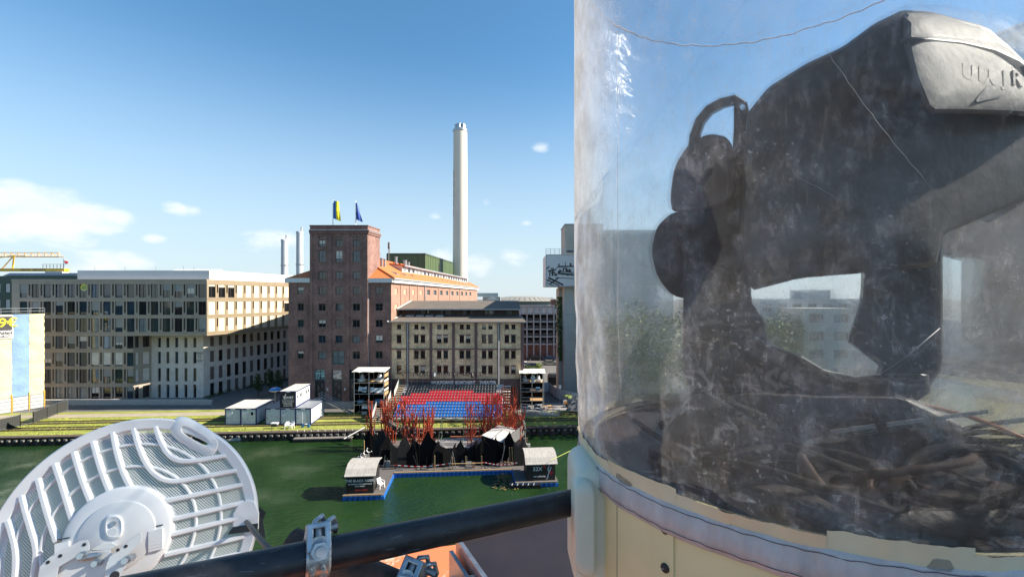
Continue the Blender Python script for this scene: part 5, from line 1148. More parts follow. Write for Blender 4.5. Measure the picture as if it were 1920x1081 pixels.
def clutter():
    root = E('stage_clutter', 'dark crates, cables and timber offcuts strewn on the stage deck', 'stage gear', Q(5,1)); rs = random.Random(21)
    for k in range(46):
        a, b = rs.uniform(-4.2,17), rs.uniform(.5,4.0)
        if k > 30: a, b = rs.uniform(14.8,17.2), rs.uniform(.5,11)
        w, d, h = rs.uniform(.2,.8), rs.uniform(.2,.6), rs.uniform(.12,.7); mat = rs.choice([BLACK,BLACK,BLACKM,CONC_D,WOOD,MATS['timber_dark'],STEEL])
        MB().hexa([Q(a,b,0),Q(a+w,b+.1,0),Q(a+w,b+d,0),Q(a,b+d,0),Q(a,b,h),Q(a+w,b+.1,h),Q(a+w,b+d,h),Q(a,b+d,h)]).build('crate', mat, root)
    for k in range(14):
        a, b = rs.uniform(-3,16), rs.uniform(.4,2.2); MB().bar(Q(a,b,.06),Q(a+rs.uniform(-1.6,1.6),b+rs.uniform(-.3,.8),.10),.08).build('plank', rs.choice([WOOD,STEEL,MATS['timber_dark']]), root)
    for k in range(8):
        a, b = rs.uniform(-3,16), rs.uniform(.4,2.0); MB().tube([Q(a+i*.25*rs.uniform(.5,1.2),b+.25*math.sin(i*1.3+k),.03) for i in range(8)],.03,5).build('cable', BLACK, root)
clutter()
def hut(label, a0, a1, b0, b1, h, lines, rear, flip):
    root = E('float_hut', label, 'hut', Q((a0+a1)/2,b0), 'huts on the stage corners'); root.location = (0,0,0)
    f = lambda a,b,z: Q(a,b,z)
    MB().hexa([f(a0,b0,0),f(a1,b0,0),f(a1,b1,0),f(a0,b1,0),f(a0,b0,h),f(a1,b0,h),f(a1,b1,h),f(a0,b1,h)]).build('wall', BLACK, root)
    # curved felt roof, ridge toward the rear
    prof = [(-.25,0),(.0,.12),(.45,.55),(1.2,.85),(2.2,.9),(b1-b0+.2,.75)]; mb = MB(); RM = M('hut_roof',(.36,.34,.31),.85,var=.22,scale=1.3,stretch=(4,1,1))
    ringA = [f(a0-.15,b0+y,h+.02+z) for y,z in prof]+[f(a0-.15,b0+y,h-.05+z) for y,z in reversed(prof)]; ringB = [f(a1+.25,b0+y,h+.02+z) for y,z in prof]+[f(a1+.25,b0+y,h-.05+z) for y,z in reversed(prof)]
    mb.loft([ringA,ringB]); mb.build('roof', RM, root)
    for a in (a0+.02,a1-.06):
        MB().poly([f(a,b0+max(0,y),h+z-.03) for y,z in prof if y < b1-b0]+[f(a,b1,h),f(a,b0,h)]).build('gable', BLACK, root)
    for (s_,ua,z,sz,mat) in lines: text('lettering',s_,mat,root,f(a0+(a1-a0)*ua,b0-.02,z),(math.cos(FA_),math.sin(FA_),0),(0,0,1),sz,.004,font_off=.008)
    return root
PRED = M('print_red',(.55,.02,.03),.6)
hut('black hut with rider lettering on the left stage corner', -3.35,-.55,-5.6,-2.6,1.9, [('THE BLACK RIDER',.5,1.35,.36,WHITE),('THE CASTING OF THE MAGIC BULLETS',.5,1.0,.14,WHITE),('ROBERT WILSON',.5,.78,.13,WHITE),('22. JUNI – 26. AUGUST',.55,.36,.13,PRED)], 0, 0)
h2 = hut('black hut reading 52X on the right stage corner', 15.9,19.15,-3.7,-.7,1.9, [('52X',.38,1.3,.62,WHITE),('WBT.MÜNSTER',.45,.45,.2,WHITE)], 0, 1)
for (ua,z,r_) in ((.62,1.55,.14),(.86,.85,.22)): q = Q(15.9+3.25*ua,-3.725,z); MB().poly([(q.x+r_*math.cos(t*.5),q.y,q.z+r_*math.sin(t*.5)) for t in range(12)]).build('emblem', PRED, h2)
mb = MB()
for (a,b) in (((.72,.25),(.78,.9)),((.78,.9),(.74,1.3)),((.78,.9),(.86,1.5)),((.74,1.3),(.80,1.7)),((.7,.1),(.73,.4))): mb.bar(Q(15.9+3.25*a[0],-3.73,a[1]),Q(15.9+3.25*b[0],-3.73,b[1]),.12,.01,up=(0,1,0))
mb.build('emblem', M('print_pale',(.5,.52,.55),.6), h2)
q = Q(-.05,-4.3); mono_chair('white plastic chair beside the hut with rider lettering', q, .9, 'white plastic chairs', 1.15)
# curl-shaped white pieces stacked at left
t_ = E('stacked_chairs', 'white folded chairs piled at the left end of the stage', 'chairs', Q(-3.9,4.2)); t_.location = (0,0,0)
for k in range(4): q = Q(-4.3+.35*k,4.0+.1*k,.1+.3*k); MB().tube([q+Vector((.35*math.cos(t),0,.3+.3*math.sin(t))) for t in (2.2,3.1,4.0,4.9,5.8)], .06, 6).build('chair_frame', WHITE, t_)
# white canopy on dark walls
def canopy():
    root = E('stage_canopy', 'dark stage shed under a pale folded canopy roof', 'stage set', Q(15,8)); root.location = (0,0,0)
    a = [G(905,816,2.2),G(946,828,2.2),G(972,810,2.9),G(962,800,2.9),G(935,797,2.9),G(920,803,2.8)]
    pts = [W(903,815,60.5),W(945,829,58.0),W(972,808,62.0),W(958,800,65.0),W(934,796.5,67.0)]; c = sum(pts,Vector())/5+Vector((0,0,.25)); CP = M('canopy_pale',(.56,.54,.50),.7,var=.1,scale=1)
    for i in range(5):
        p0, p1 = pts[i], pts[(i+1)%5]; dn = Vector((0,0,-.07)); mb = MB(); mb.poly([p0,p1,c]); mb.poly([p1+dn,p0+dn,c+dn]); mb.quad(p0,p0+dn,p1+dn,p1); mb.build('canopy_panel', CP, root)
    MB().bar(pts[0].lerp(pts[1],.5)+Vector((0,0,.05)),c+Vector((0,0,.04)),.1).build('seam', STEEL, root); MB().bar(pts[2].lerp(pts[3],.3)+Vector((0,0,.05)),c+Vector((0,0,.04)),.1).build('seam', STEEL, root)
    for i in range(4):
        p0, p1 = pts[i]*1.0, pts[(i+1)%5]*1.0; p0 = p0+Vector((0,0,-.1)); p1 = p1+Vector((0,0,-.1)); MB().quad(Vector((p0.x,p0.y,DZ)),Vector((p1.x,p1.y,DZ)),p1,p0).build('wall', BLACKM, root)
    # long grey side board on the right
    A, B = W(944,845,57.0), W(982,815,63.5); up = Vector((0,0,1.5)); t = Vector((.08,0,0)); MB().hexa([A,A+t,B+t,B,A+up,A+t+up,B+t+up,B+up]).build('side_board', M('board_mid',(.10,.10,.10),.7), root)
    for zz in (.35,): MB().bar(A+Vector((.1,0,zz)),B+Vector((.1,0,zz)),.06).build('rail', GALV, root)
    A2 = Vector((A.x,A.y,DZ)); B2 = Vector((B.x,B.y,DZ)); MB().quad(A2,B2,B,A).build('side_skirt', BLACKM, root)
canopy()
# steel rig frames with lamps near the quay
def gantry(label, pts, seed, lamps):
    root = E('lamp_rig', label, 'lighting rig', pts[0]); root.location = (0,0,0); rs = random.Random(seed)
    up = Vector((0,0,.35))
    for i in range(len(pts)-1):
        a, b = pts[i], pts[i+1]; mb = MB(); mb.tube([a,b],.05,6); mb.tube([a+up,b+up],.05,6); n = 8
        for k in range(n): mb.bar(a.lerp(b,k/n),a.lerp(b,(k+.5)/n)+up,.03); mb.bar(a.lerp(b,(k+.5)/n)+up,a.lerp(b,(k+1)/n),.03)
        mb.build('truss', FR_GREY, root)
    for k in range(lamps):
        i = rs.randrange(len(pts)-1); q = pts[i].lerp(pts[i+1],rs.random()); mb = MB(); mb.tube([q+Vector((0,-.05,-.1)),q+Vector((rs.uniform(-.2,.2),-.45,-.45))],[.16,.2],8); mb.build('lamp', BLACK, root)
    for q in (pts[0],pts[-1]): MB().tube([Vector((q.x,q.y,DZ if q.y < 66 else 0)),q],.05,6).build('leg', FR_GREY, root)
gantry('sloping lamp truss at the left rear of the stage', [W(702,775,67),W(745,800,63),W(780,806,61)], 5, 12)
gantry('steel lamp rig at the right rear of the stage', [W(955,765,66),W(975,778,64.5),W(985,800,63)], 8, 9)
t_ = E('goal_frame', 'thin dark green steel frame standing on the stage floor', 'stage set', Q(8,8)); t_.location = (0,0,0)
P_ = [W(829,783,64),W(869,792,62),W(829,815,64),W(869,822,62),W(818,845,62),W(862,850,60),W(879,800,66)]
for a,b in ((0,1),(0,2),(1,3),(2,4),(3,5),(0,4),(1,6)): MB().tube([P_[a],P_[b]],.05,6).build('bar', M('frame_green',(.02,.05,.035),.5), t_)
# black tender raft and reeds under the deck
g = G(978,912,-1.0); t_ = E('black_raft', 'small black pontoon raft before the 52X hut', 'raft', g, rz=.03)
rm = MB().box(-.24,.24,-.24,.24,-.22,.2).mesh('raft_block', BLACK)
for i in range(7):
    for j in range(3): o = link('float_block', rm, t_); o.location = (-1.1+i*.5,.2+j*.5,0)
for i in range(5): MB().tube([(-1.1+i*.6,-.05,.2),(-1.0+i*.6,.0,.4)],.05,6).build('cleat', WHITE, t_)
mb = MB()
for i in range(420): 
    q = G(rnd(925,972), rnd(878,918), -1.15); a = rnd(0,6.28); 
    if random.random() < .55: q = G(rnd(940,968), rnd(880,900), -1.15)
    s_ = rnd(.05,.16); mb.quad(q+Vector((-s_,-s_*.6,rnd(0,.1))),q+Vector((s_,-s_*.5,rnd(0,.1))),q+Vector((s_*.8,s_,rnd(0,.12))),q+Vector((-s_,s_*.7,rnd(0,.1))))
S(mb.build('floating_weed', M('weed',(.05,.042,.02),.9,scale=3,col2=(.18,.13,.04))), 'stuff', 'brown water weed drifting under the stage front')
t_ = E('mooring_line', 'thin yellow mooring line running right from the stage', 'rope', W(1033,862,51)); t_.location = (0,0,0)
MB().tube([W(1033,862,51),W(1062,848,53),W(1095,832,56)],.022,5).build('line', M('line_yellow',(.55,.6,.1),.6), t_)

# ------------------------------------------------------------------ right quay: silo, fence, bins, cars, garage
def silo():
    Y0 = 93.0; p = lambda px: wx(px,Y0); z = lambda py: wz(py,Y0); SC = M('silo_concrete',(.50,.51,.48),.85,var=.1,scale=.3,bump=.1)
    root = E('grain_silo', 'grey concrete silo tower with overhanging picture box', 'tower', (p(1065),Y0,0))
    x0, x1 = p(1058), p(1058)+8; zt = z(421)
    MB().loft([[(x0,Y0,zz),(x1,Y0,zz),(x1,Y0+8,zz),(x0-.6,Y0+8,zz)] for zz in (0,z(537))]).build('shaft', SC, root)
    for k in range(9): zz = k*2.55+1.2; MB().box(x0-.01,x1,Y0-.012,Y0-.004,zz,zz+.05).build('joint', CONC_D, root)
    MB().loft([[(p(1060),Y0+.5,zz),(x1,Y0+.5,zz),(x1,Y0+8,zz),(p(1060),Y0+8,zz)] for zz in (z(478),zt)]).build('head_house', M('silo_warm',(.42,.39,.33),.85,var=.06), root)
    MB().box(p(1060)-.1,x1+.1,Y0+.4,Y0+8.1,zt+.01,zt+.25).build('coping', FR_GREY, root)
    bx0 = p(1022.5); bxm = MB(); bxm.box(bx0,x1+2,Y0-1.6,Y0+7,z(537),z(479)); bo = bxm.build('picture_box', M('box_white',(.66,.67,.67),.6,var=.04), root)
    # printed harbour picture on the box: dark line work
    INK = M('ink_dark',(.06,.06,.06),.8); yy = Y0-1.61; s = (Y0-1.6)/F; P2 = lambda px,py: Vector((wx(px,Y0-1.6),yy,wz(py,Y0-1.6)))
    lines = [((1024,530),(1040,536)),((1025,524),(1050,536)),((1028,520),(1056,534)),((1026,528),(1034,521)),((1030,533),(1048,520)),((1028,508),(1040,506)),((1040,506),(1046,500)),((1046,500),(1076,499)),((1046,512),(1076,515)),((1050,503),(1050,512)),((1056,502),(1056,509)),((1062,502),(1062,510)),((1068,503),(1068,511)),((1031,509),(1031,518)),((1036,508),(1036,517)),((1060,499),(1060,491)),((1048,500),(1048,494)),((1070,499),(1070,493)),((1040,520),(1076,522)),((1025,504),(1030,499))]
    for k,(a,b) in enumerate(lines): MB().bar(P2(*a),P2(*b),.13+.12*(k%3),.02,up=(0,1,0)).build('print_line', INK, bo)
    for k in range(26): q = P2(1030+rnd(0,45),rnd(497,516)); MB().box(q.x-rnd(.1,.5),q.x+rnd(.1,.5),q.y-.004,q.y,q.z-.1,q.z+rnd(.05,.2)).build('print_block', INK, bo)
    for (a,b,c,d) in ((bx0,x1,z(479.5),z(478)),(bx0,x1,z(537.5),z(536))): MB().box(a-.05,b,Y0-1.68,Y0-1.62,c,d).build('box_frame', STEEL, bo)
    MB().box(bx0-.06,bx0+.1,Y0-1.68,Y0-1.62,z(536),z(479.5)).build('box_frame', STEEL, bo)
    m2 = MB(); zt2 = z(479)
    for i in range(8): x = bx0+i*.9; m2.bar((x,Y0-1.4,zt2),(x,Y0-1.4,zt2+1.25),.07)
    for hh in (.45,.85,1.25): m2.bar((bx0,Y0-1.4,zt2+hh),(x1,Y0-1.4,zt2+hh),.06)
    m2.build('railing', STEEL, root)
    MB().tube([(p(1059.5),Y0,zt2),(p(1059.5),Y0,zt2+3.2)],.05,5).build('aerial', STEEL, root)
    for k in range(4): c = (p(1062+k*3.4),Y0-1.45,zt2+.7); MB().tube([c,(c[0],c[1]-.15,c[2])],.3,12).build('round_lamp', FR_GREY, root)
    MB().box(p(1050),x0-.05,Y0+2.5,Y0+8,0,z(540)).build('rear_wing', M('silo_pale',(.46,.45,.42),.85,var=.07), root)
    # lower annex to the right, behind the dome
    MB().box(16.2,30,84.6,92.9,0,32.5).build('annex', SC, root)
    for k in range(8): MB().box(16.2,30,84.57,84.59,3.4*k+2,3.4*k+2.06).build('joint', CONC_D, root)
silo()
def ivy():
    mb = MB(); Y = 96.0
    for i in range(3600):
        t = random.random(); py = 556+t*120; wv = 5+6*abs(math.sin(t*3.3+.4))*(1-.3*t)+2*math.sin(t*17); px = 1051+random.gauss(0,.5)*wv*.8
        q = W(px,py,Y+rnd(-1.0,.6)); s_ = rnd(.1,.22); u = Vector((rnd(-1,1),rnd(-1,.2),rnd(-1,1))).normalized(); v = u.cross(Vector((rnd(-1,1),rnd(-1,1),rnd(-1,1)))).normalized()
        mb.quad(q-u*s_,q-v*s_*.6,q+u*s_,q+v*s_*.6)
    o = mb.build('ivy', LEAF2); T(o,'dark green ivy climbing the left edge of the silo','ivy')
    g = W(1051,672,Y); MB().tube([(g.x,Y,0),(g.x+.1,Y,8),(g.x,Y,14)],[.16,.12,.05],6).build('stem', BARK, o)
ivy()
def garage():
    Y0 = 146.0; p = lambda px: wx(px,Y0); z = lambda py: wz(py,Y0); root = E('parking_garage', 'open multi storey parking garage with grey frame behind the theatre', 'building', (p(1015),Y0,0))
    x0, x1 = p(925), p(1075); lv = [673,645,632,616,602,587,573]
    MB().box(x0,x1,Y0+1,Y0+1.3,0,z(645)).build('base_wall', brick_mat('garage_brick',(.26,.10,.07),(.22,.085,.065),(.2,.13,.11)), root)
    GC = M('garage_concrete',(.36,.36,.37),.8)
    for py in (645,631,617,603,588,575): MB().box(x0,x1,Y0,Y0+16,z(py)-.2,z(py)+.25).build('floor_slab', GC, root)
    for i in range(13): px = 925+i*12.6; MB().box(p(px)-.18,p(px)+.18,Y0-.35,Y0-.05,0,z(573)).build('column', GC, root)
    MB().box(x0,x1,Y0+15,Y0+15.4,0,z(576)).build('rear_wall', FR_DK, root)
    for py in (639,625,611,597): MB().box(x0,x1,Y0+.1,Y0+.2,z(py)-.6,z(py)+.25).build('parapet', FR_DK, root)
    MB().box(x0,x1,Y0+.1,Y0+.15,z(587),z(574)).build('top_screen', M('garage_screen',(.50,.51,.52),.5,var=.25,scale=.25), root)
    MB().bar((x0,Y0-.2,z(573)),(x1,Y0-.2,z(573)),.35,.35).build('top_beam', GC, root)
garage()
def round_hall():
    Y = 230.0; c = Vector((wx(985,Y),Y+20,0)); root = E('round_roof_hall', 'far round hall with a shallow grey lens shaped roof', 'building', c); rx = wx(1047,Y)-wx(985,Y)+2
    zt = wz(555,Y); ze = wz(566,Y)
    MB().lathe((0,0,0), [(rx*.9,0),(rx*.9,ze)], 40).build('wall', M('hall_green',(.10,.15,.15),.5,var=.15,scale=.3), root, True)
    MB().lathe((0,0,ze), [(rx*.92,-.2),(rx*1.02,.4),(rx*.8,(zt-ze)*.75),(rx*.4,(zt-ze)*1.0),(.01,(zt-ze)*1.03)], 48).build('roof', M('hall_roof',(.26,.25,.22),.7,var=.1), root, True, auto=30)
    for i in range(40): a = i*math.pi/20; MB().bar((rx*1.0*math.cos(a),rx*1.0*math.sin(a),ze+.5),(rx*.8*math.cos(a),rx*.8*math.sin(a),ze+(zt-ze)*.77),.25).build('roof_rib', GC_ if False else STEEL, root)
    g2 = MB(); Y3 = 205; g2.box(wx(905,Y3),wx(938,Y3),Y3,Y3+8,0,wz(556,Y3)); o = g2.build('far_house', CONC_D); T(o,'small far block with glass railing behind the warehouse end','building')
    m2 = MB(); m2.box(wx(895,Y3),wx(934,Y3),Y3-.1,Y3,wz(556,Y3)+.05,wz(549,Y3)); m2.build('railing', M('rail_glass',(.35,.45,.48),.2,var=.1), o)
    m2 = MB(); xx = wx(912,Y3); m2.poly([(xx,Y3-3,wz(562,Y3)),(xx+6,Y3-3,wz(562,Y3)),(xx+3,Y3-3,wz(554,Y3))]); m2.build('gable', CREAMW, o)
    Y4 = 200; o = MB().box(wx(1034,Y4),wx(1052,Y4),Y4,Y4+6,0,wz(561,Y4)).build('brick_block', MATS['garage_brick']); T(o,'small orange brick block right of the round roof hall','building')
round_hall()
def car(label, loc, rz, mat, l=4.4, grp='cars parked below the garage'):
    root = E('parked_car', label, 'car', loc, grp, rz); w = 1.78
    side = [(-l/2,.35),(-l/2,.75),(-l/2+.15,.92),(-l*.28,1.0),(-l*.12,1.42),(l*.22,1.45),(l*.38,1.02),(l/2-.1,.92),(l/2,.7),(l/2,.35)]
    ins = [1,1,1,.98,.82,.82,.96,.97,.96,.96]
    ring = lambda s_: [(x, s_*w/2*i, z) for (x,z),i in zip(side,ins)]
    mb = MB(); mb.loft([ring(-1),ring(1)]); mb.build('body', mat, root, auto=40)
    for s_ in (-1,1):
        y = s_*w/2
        MB().poly([(-l*.24,y*1.003,1.0),(-l*.11,y*.845,1.37),(l*.20,y*.845,1.38),(l*.33,y*1.0,1.02)]).build('side_window', GL_DK, root)
        for x in (-l*.31,l*.31):
            wl = MB().tube([(x,y-.1*s_,.33),(x,y+.03*s_,.33)],.33,16).build('wheel', BLACK, root); MB().tube([(x,y+.031*s_,.33),(x,y+.045*s_,.33)],.2,12).build('rim', GALV, wl)
    MB().quad((-l*.285,-w*.46,1.01),(-l*.285,w*.46,1.01),(-l*.135,w*.39,1.40),(-l*.135,-w*.39,1.40)).build('windscreen', GL_DK, root)
    MB().quad((l*.385,-w*.45,1.03),(l*.385,w*.45,1.03),(l*.235,w*.39,1.42),(l*.235,-w*.39,1.42)).build('rear_window', GL_DK, root)
    for s_ in (-1,1): MB().box(-l/2-.02,-l/2+.1,s_*.72-.18,s_*.72+.18,.62,.78).build('headlight', WHITE, root)
    return root
CARK = M('car_dark',(.02,.022,.03),.25,.3); CARB = M('car_navy',(.025,.04,.09),.25,.3); CARG = M('car_silver_green',(.34,.34,.29),.3,.5); CARW = M('car_white',(.6,.6,.6),.3)
car('dark car farthest left under the garage wall', G(1003,675), 3.2, CARK, 5.0); car('navy car right under the garage wall', G(1031,675), 3.2, CARB, 5.0); car('silver green car in the sun before the garage', G(1031,684), 3.16, CARG, 4.8)
car('dark car behind the bushes near the theatre corner', G(1000,690), 3.1, CARK, 4.6); car('white car half hidden at the theatre corner', G(984,687), 3.1, CARW, 4.4)
def bush(label, px, py, r, h, leaf, n=500):
    g = G(px,py); root = E('bush', label, 'bush', g); mb = MB()
    for k in range(5): a = k*1.3; leaf_blob(mb,(math.cos(a)*r*.4,math.sin(a)*r*.4,h*.5),r*.7,r*.7,h*.5,n//5,.16,k)
    mb.build('foliage', leaf, root); MB().tube([(0,0,0),(0,0,h*.5)],.05,5).build('stem', BARK, root)
bush('dark bush beside the theatre corner', 992, 697, 2.2, 1.8, LEAF, 700); bush('bright yellow green bush right of the parked dark car', 1011, 692, 1.1, 2.0, LEAF3, 500)
t_ = E('waste_container', 'black covered waste container beside the silo', 'container', G(1042,722)); MB().loft([[(-1.7,0,zz),(2.2,0,zz),(2.2,2.5,zz),(-1.7,2.5,zz)] if zz < 2 else [(-1.4,.2,zz),(2.0,.2,zz),(2.0,2.3,zz),(-1.4,2.3,zz)] for zz in (.15,1.8,2.4)]).build('body', BLACK, t_)
for x in (-1.2,1.7): MB().tube([(x,.2,.12),(x,2.3,.12)],.12,8).build('roller', STEEL, t_)
def hoarding():
    pts = [G(1019,735),G(1029,735),G(1043,747),G(1070,755),G(1092,761)]; root = E('white_hoarding', 'white panel hoarding below the silo', 'fence', pts[0]); root.location = (0,0,0)
    HM = M('hoarding_white',(.60,.63,.66),.6,var=.08,scale=1)
    for i in range(len(pts)-1):
        a,b = pts[i],pts[i+1]; n = max(1,int((b-a).length/2.6))
        for k in range(n):
            p0,p1 = a.lerp(b,k/n),a.lerp(b,(k+.97)/n); d = Vector((0,.06,0)); up = Vector((0,0,2.1)); lo = Vector((0,0,.1))
            MB().hexa([p0+lo,p1+lo,p1+lo+d,p0+lo+d,p0+up,p1+up,p1+up+d,p0+up+d]).build('panel', HM, root); MB().bar(p0+Vector((0,.15,0)),p0+Vector((0,.15,2.2)),.07).build('post', STEEL, root)
            MB().box(p0.x-.25,p0.x+.25,p0.y-.1,p0.y+.4,0,.12).build('foot_block', BLACK, root)
hoarding()
g = G(1050,757); t_ = E('info_sign', 'small white sign on a pole before the hoarding', 'sign', g); MB().tube([(0,0,0),(0,0,3.4)],.05,6).build('pole', STEEL, t_); MB().box(-.25,.25,-.06,-.02,2.9,3.6).build('plate', WHITE, t_)
def palm():
    g = G(1064,763); root = E('palm_tree', 'small potted palm beside the picnic area', 'tree', g)
    MB().lathe((0,0,0),[(.01,0),(.35,0),(.45,.6),(.38,.6)],12).build('pot', FR_DK, root); MB().tube([(0,0,.5),(.05,0,1.8)],[.12,.08],7).build('trunk', BARK, root)
    for k in range(14):
        a = k*2.4; r_ = rnd(.8,1.25); pts = [Vector((.05+math.cos(a)*r_*t,math.sin(a)*r_*t,1.8+.5*math.sin(t*2.6)-.35*t*t)) for t in (0,.35,.7,1)]; mb = MB()
        sd_ = Vector((-math.sin(a),math.cos(a),0))
        for i in range(3): w0,w1 = (.05,.16,.14,.01)[i],(.05,.16,.14,.01)[i+1]; mb.quad(pts[i]-sd_*w0,pts[i]+sd_*w0,pts[i+1]+sd_*w1,pts[i+1]-sd_*w1)
        mb.build('frond', LEAF3, root)
palm()
g = G(1060,762); t_ = E('menu_board', 'white a-frame board with orange poster next to the palm', 'sign', g); MB().hexa([(-.4,0,0),(.4,0,0),(.4,.05,0),(-.4,.05,0),(-.4,.2,1.2),(.4,.2,1.2),(.4,.25,1.2),(-.4,.25,1.2)]).build('board', WHITE, t_); MB().hexa([(-.28,.04,.45),(.28,.04,.45),(.28,.05,.45),(-.28,.05,.45),(-.28,.13,.95),(.28,.13,.95),(.28,.14,.95),(-.28,.14,.95)]).build('poster', M('poster_orange',(.7,.25,.05),.6), t_)
for (px,py,lab) in ((1026,768,'wooden picnic table on the sunlit paving'),):
    g = G(px,py); t_ = E('picnic_table', lab, 'table', g, rz=.5); MB().box(-.9,.9,-.35,.35,.70,.75).build('table_top', WOOD, t_)
    for y in (-.75,.75): MB().box(-.9,.9,y-.13,y+.13,.42,.46).build('bench', WOOD, t_)
    for x in (-.6,.6): MB().bar((x,-.8,.4),(x,.8,.4),.08).build('crossbar', WOOD, t_); MB().bar((x,-.5,0),(x,.1,.7),.08).build('leg', WOOD, t_); MB().bar((x,.5,0),(x,-.1,.7),.08).build('leg', WOOD, t_)
g = G(985,782); t_ = E('ramp', 'long grey access ramp with railings right of the grandstand', 'ramp', g); t_.location = (0,0,0)
a = G(978,782); b = G(1050,780); MB().hexa([a,b,b+Vector((0,1.6,0)),a+Vector((0,1.6,0)),a+Vector((0,0,.9)),b+Vector((0,0,.08)),b+Vector((0,1.6,.08)),a+Vector((0,1.6,.9))]).build('deck', GALV, t_)
for dy in (0,1.6):
    for hh in (.5,1.0): MB().tube([a+Vector((0,dy,.9+hh)),b+Vector((0,dy,.1+hh))],.03,6).build('handrail', GALV, t_)
    for k in range(7): q = a.lerp(b,k/6)+Vector((0,dy,0)); MB().tube([q,q+Vector((0,0,1.95-.8*k/6))],.03,6).build('post', GALV, t_)
g = G(1072,772); t_ = E('grey_tent_roof', 'dark grey wedge shaped awning at the right quay', 'awning', g); MB().poly([(-1.2,-.6,.4),(1.8,-.8,.3),(2.2,1.8,.4),(.9,1.2,2.6)]).build('cloth', M('awning_grey',(.16,.16,.165),.8), t_); MB().poly([(-1.2,-.6,.4),(.9,1.2,2.6),(2.2,1.8,.4),(1.8,-.8,.3)][::-1]).build('lining', M('awning_lining',(.14,.14,.14),.8), t_); MB().tube([(.9,1.2,0),(.9,1.2,2.6)],.05,6).build('pole', STEEL, t_)
# buildings and trees behind the dome
def far_block(label, Y, xa, xb, yt, mat, cols, rows_, extra=None):
    root = E('far_block', label, 'building', (wx((xa+xb)/2,Y),Y,0)); w = Wall((wx(xa,Y),Y),(wx(xb,Y),Y)); zt = wz(yt,Y); op = []
    for r in range(rows_):
        for c in range(cols):
            cx = w.len*(c+.5)/cols; zc = zt-1.8-r*3.3
            if zc > 1: op.append((cx-w.len/cols*.3,cx+w.len/cols*.3,zc-.8,zc+.8))
    mb = MB(); w.holes(mb,0,w.len,0,zt,op,.3); mb.quad(w.P(0,zt,0),w.P(w.len,zt,0),w.P(w.len,zt,-12),w.P(0,zt,-12)); mb.quad(w.P(0,0,-12),w.P(0,0,0),w.P(0,zt,0),w.P(0,zt,-12)); mb.build('wall', mat, root)
    for r in op: w.window(root, r, FR_GREY, GL_DK, .28, nx=2)
    if extra: q = wx(extra[0],Y); MB().box(q,wx(extra[1],Y),Y+2,Y+6,zt+.01,wz(extra[2],Y)).build('roof_house', mat, root)
far_block('grey block with rows of windows seen below the lamp head', 92, 1425, 1650, 560, M('block_grey',(.32,.35,.36),.8), 8, 5, (1515,1570,543))
far_block('pale block with banded windows seen inside the dome', 84, 1508, 1600, 578, M('block_pale',(.52,.50,.46),.8), 2, 6)
far_block('long grey block far right behind the domes', 100, 1660, 2300, 600, M('block_grey2',(.34,.36,.36),.8), 16, 5)
for k,(px,Y,h,r) in enumerate(((1165,72,17,4.2),(1205,75,19,4.6),(1250,72,17,4.4),(1300,76,18,4.5),(1350,80,18,4.4),(1440,84,17,4.2),(1480,86,17,4.2))):
    tree((wx(px,Y),Y,0), h, r, ('leafy tree nearest the silo annex, seen through the dome','tall leafy tree second from the annex behind the dome','leafy tree third from the annex behind the dome','leafy tree behind the left lamp arm','leafy tree between lamp arm and far block','leafy tree at the left edge of the far grey block','leafy tree before the far grey block')[k], LEAF2, 2600, .3, .2, 10, 'trees on the quay behind the dome')

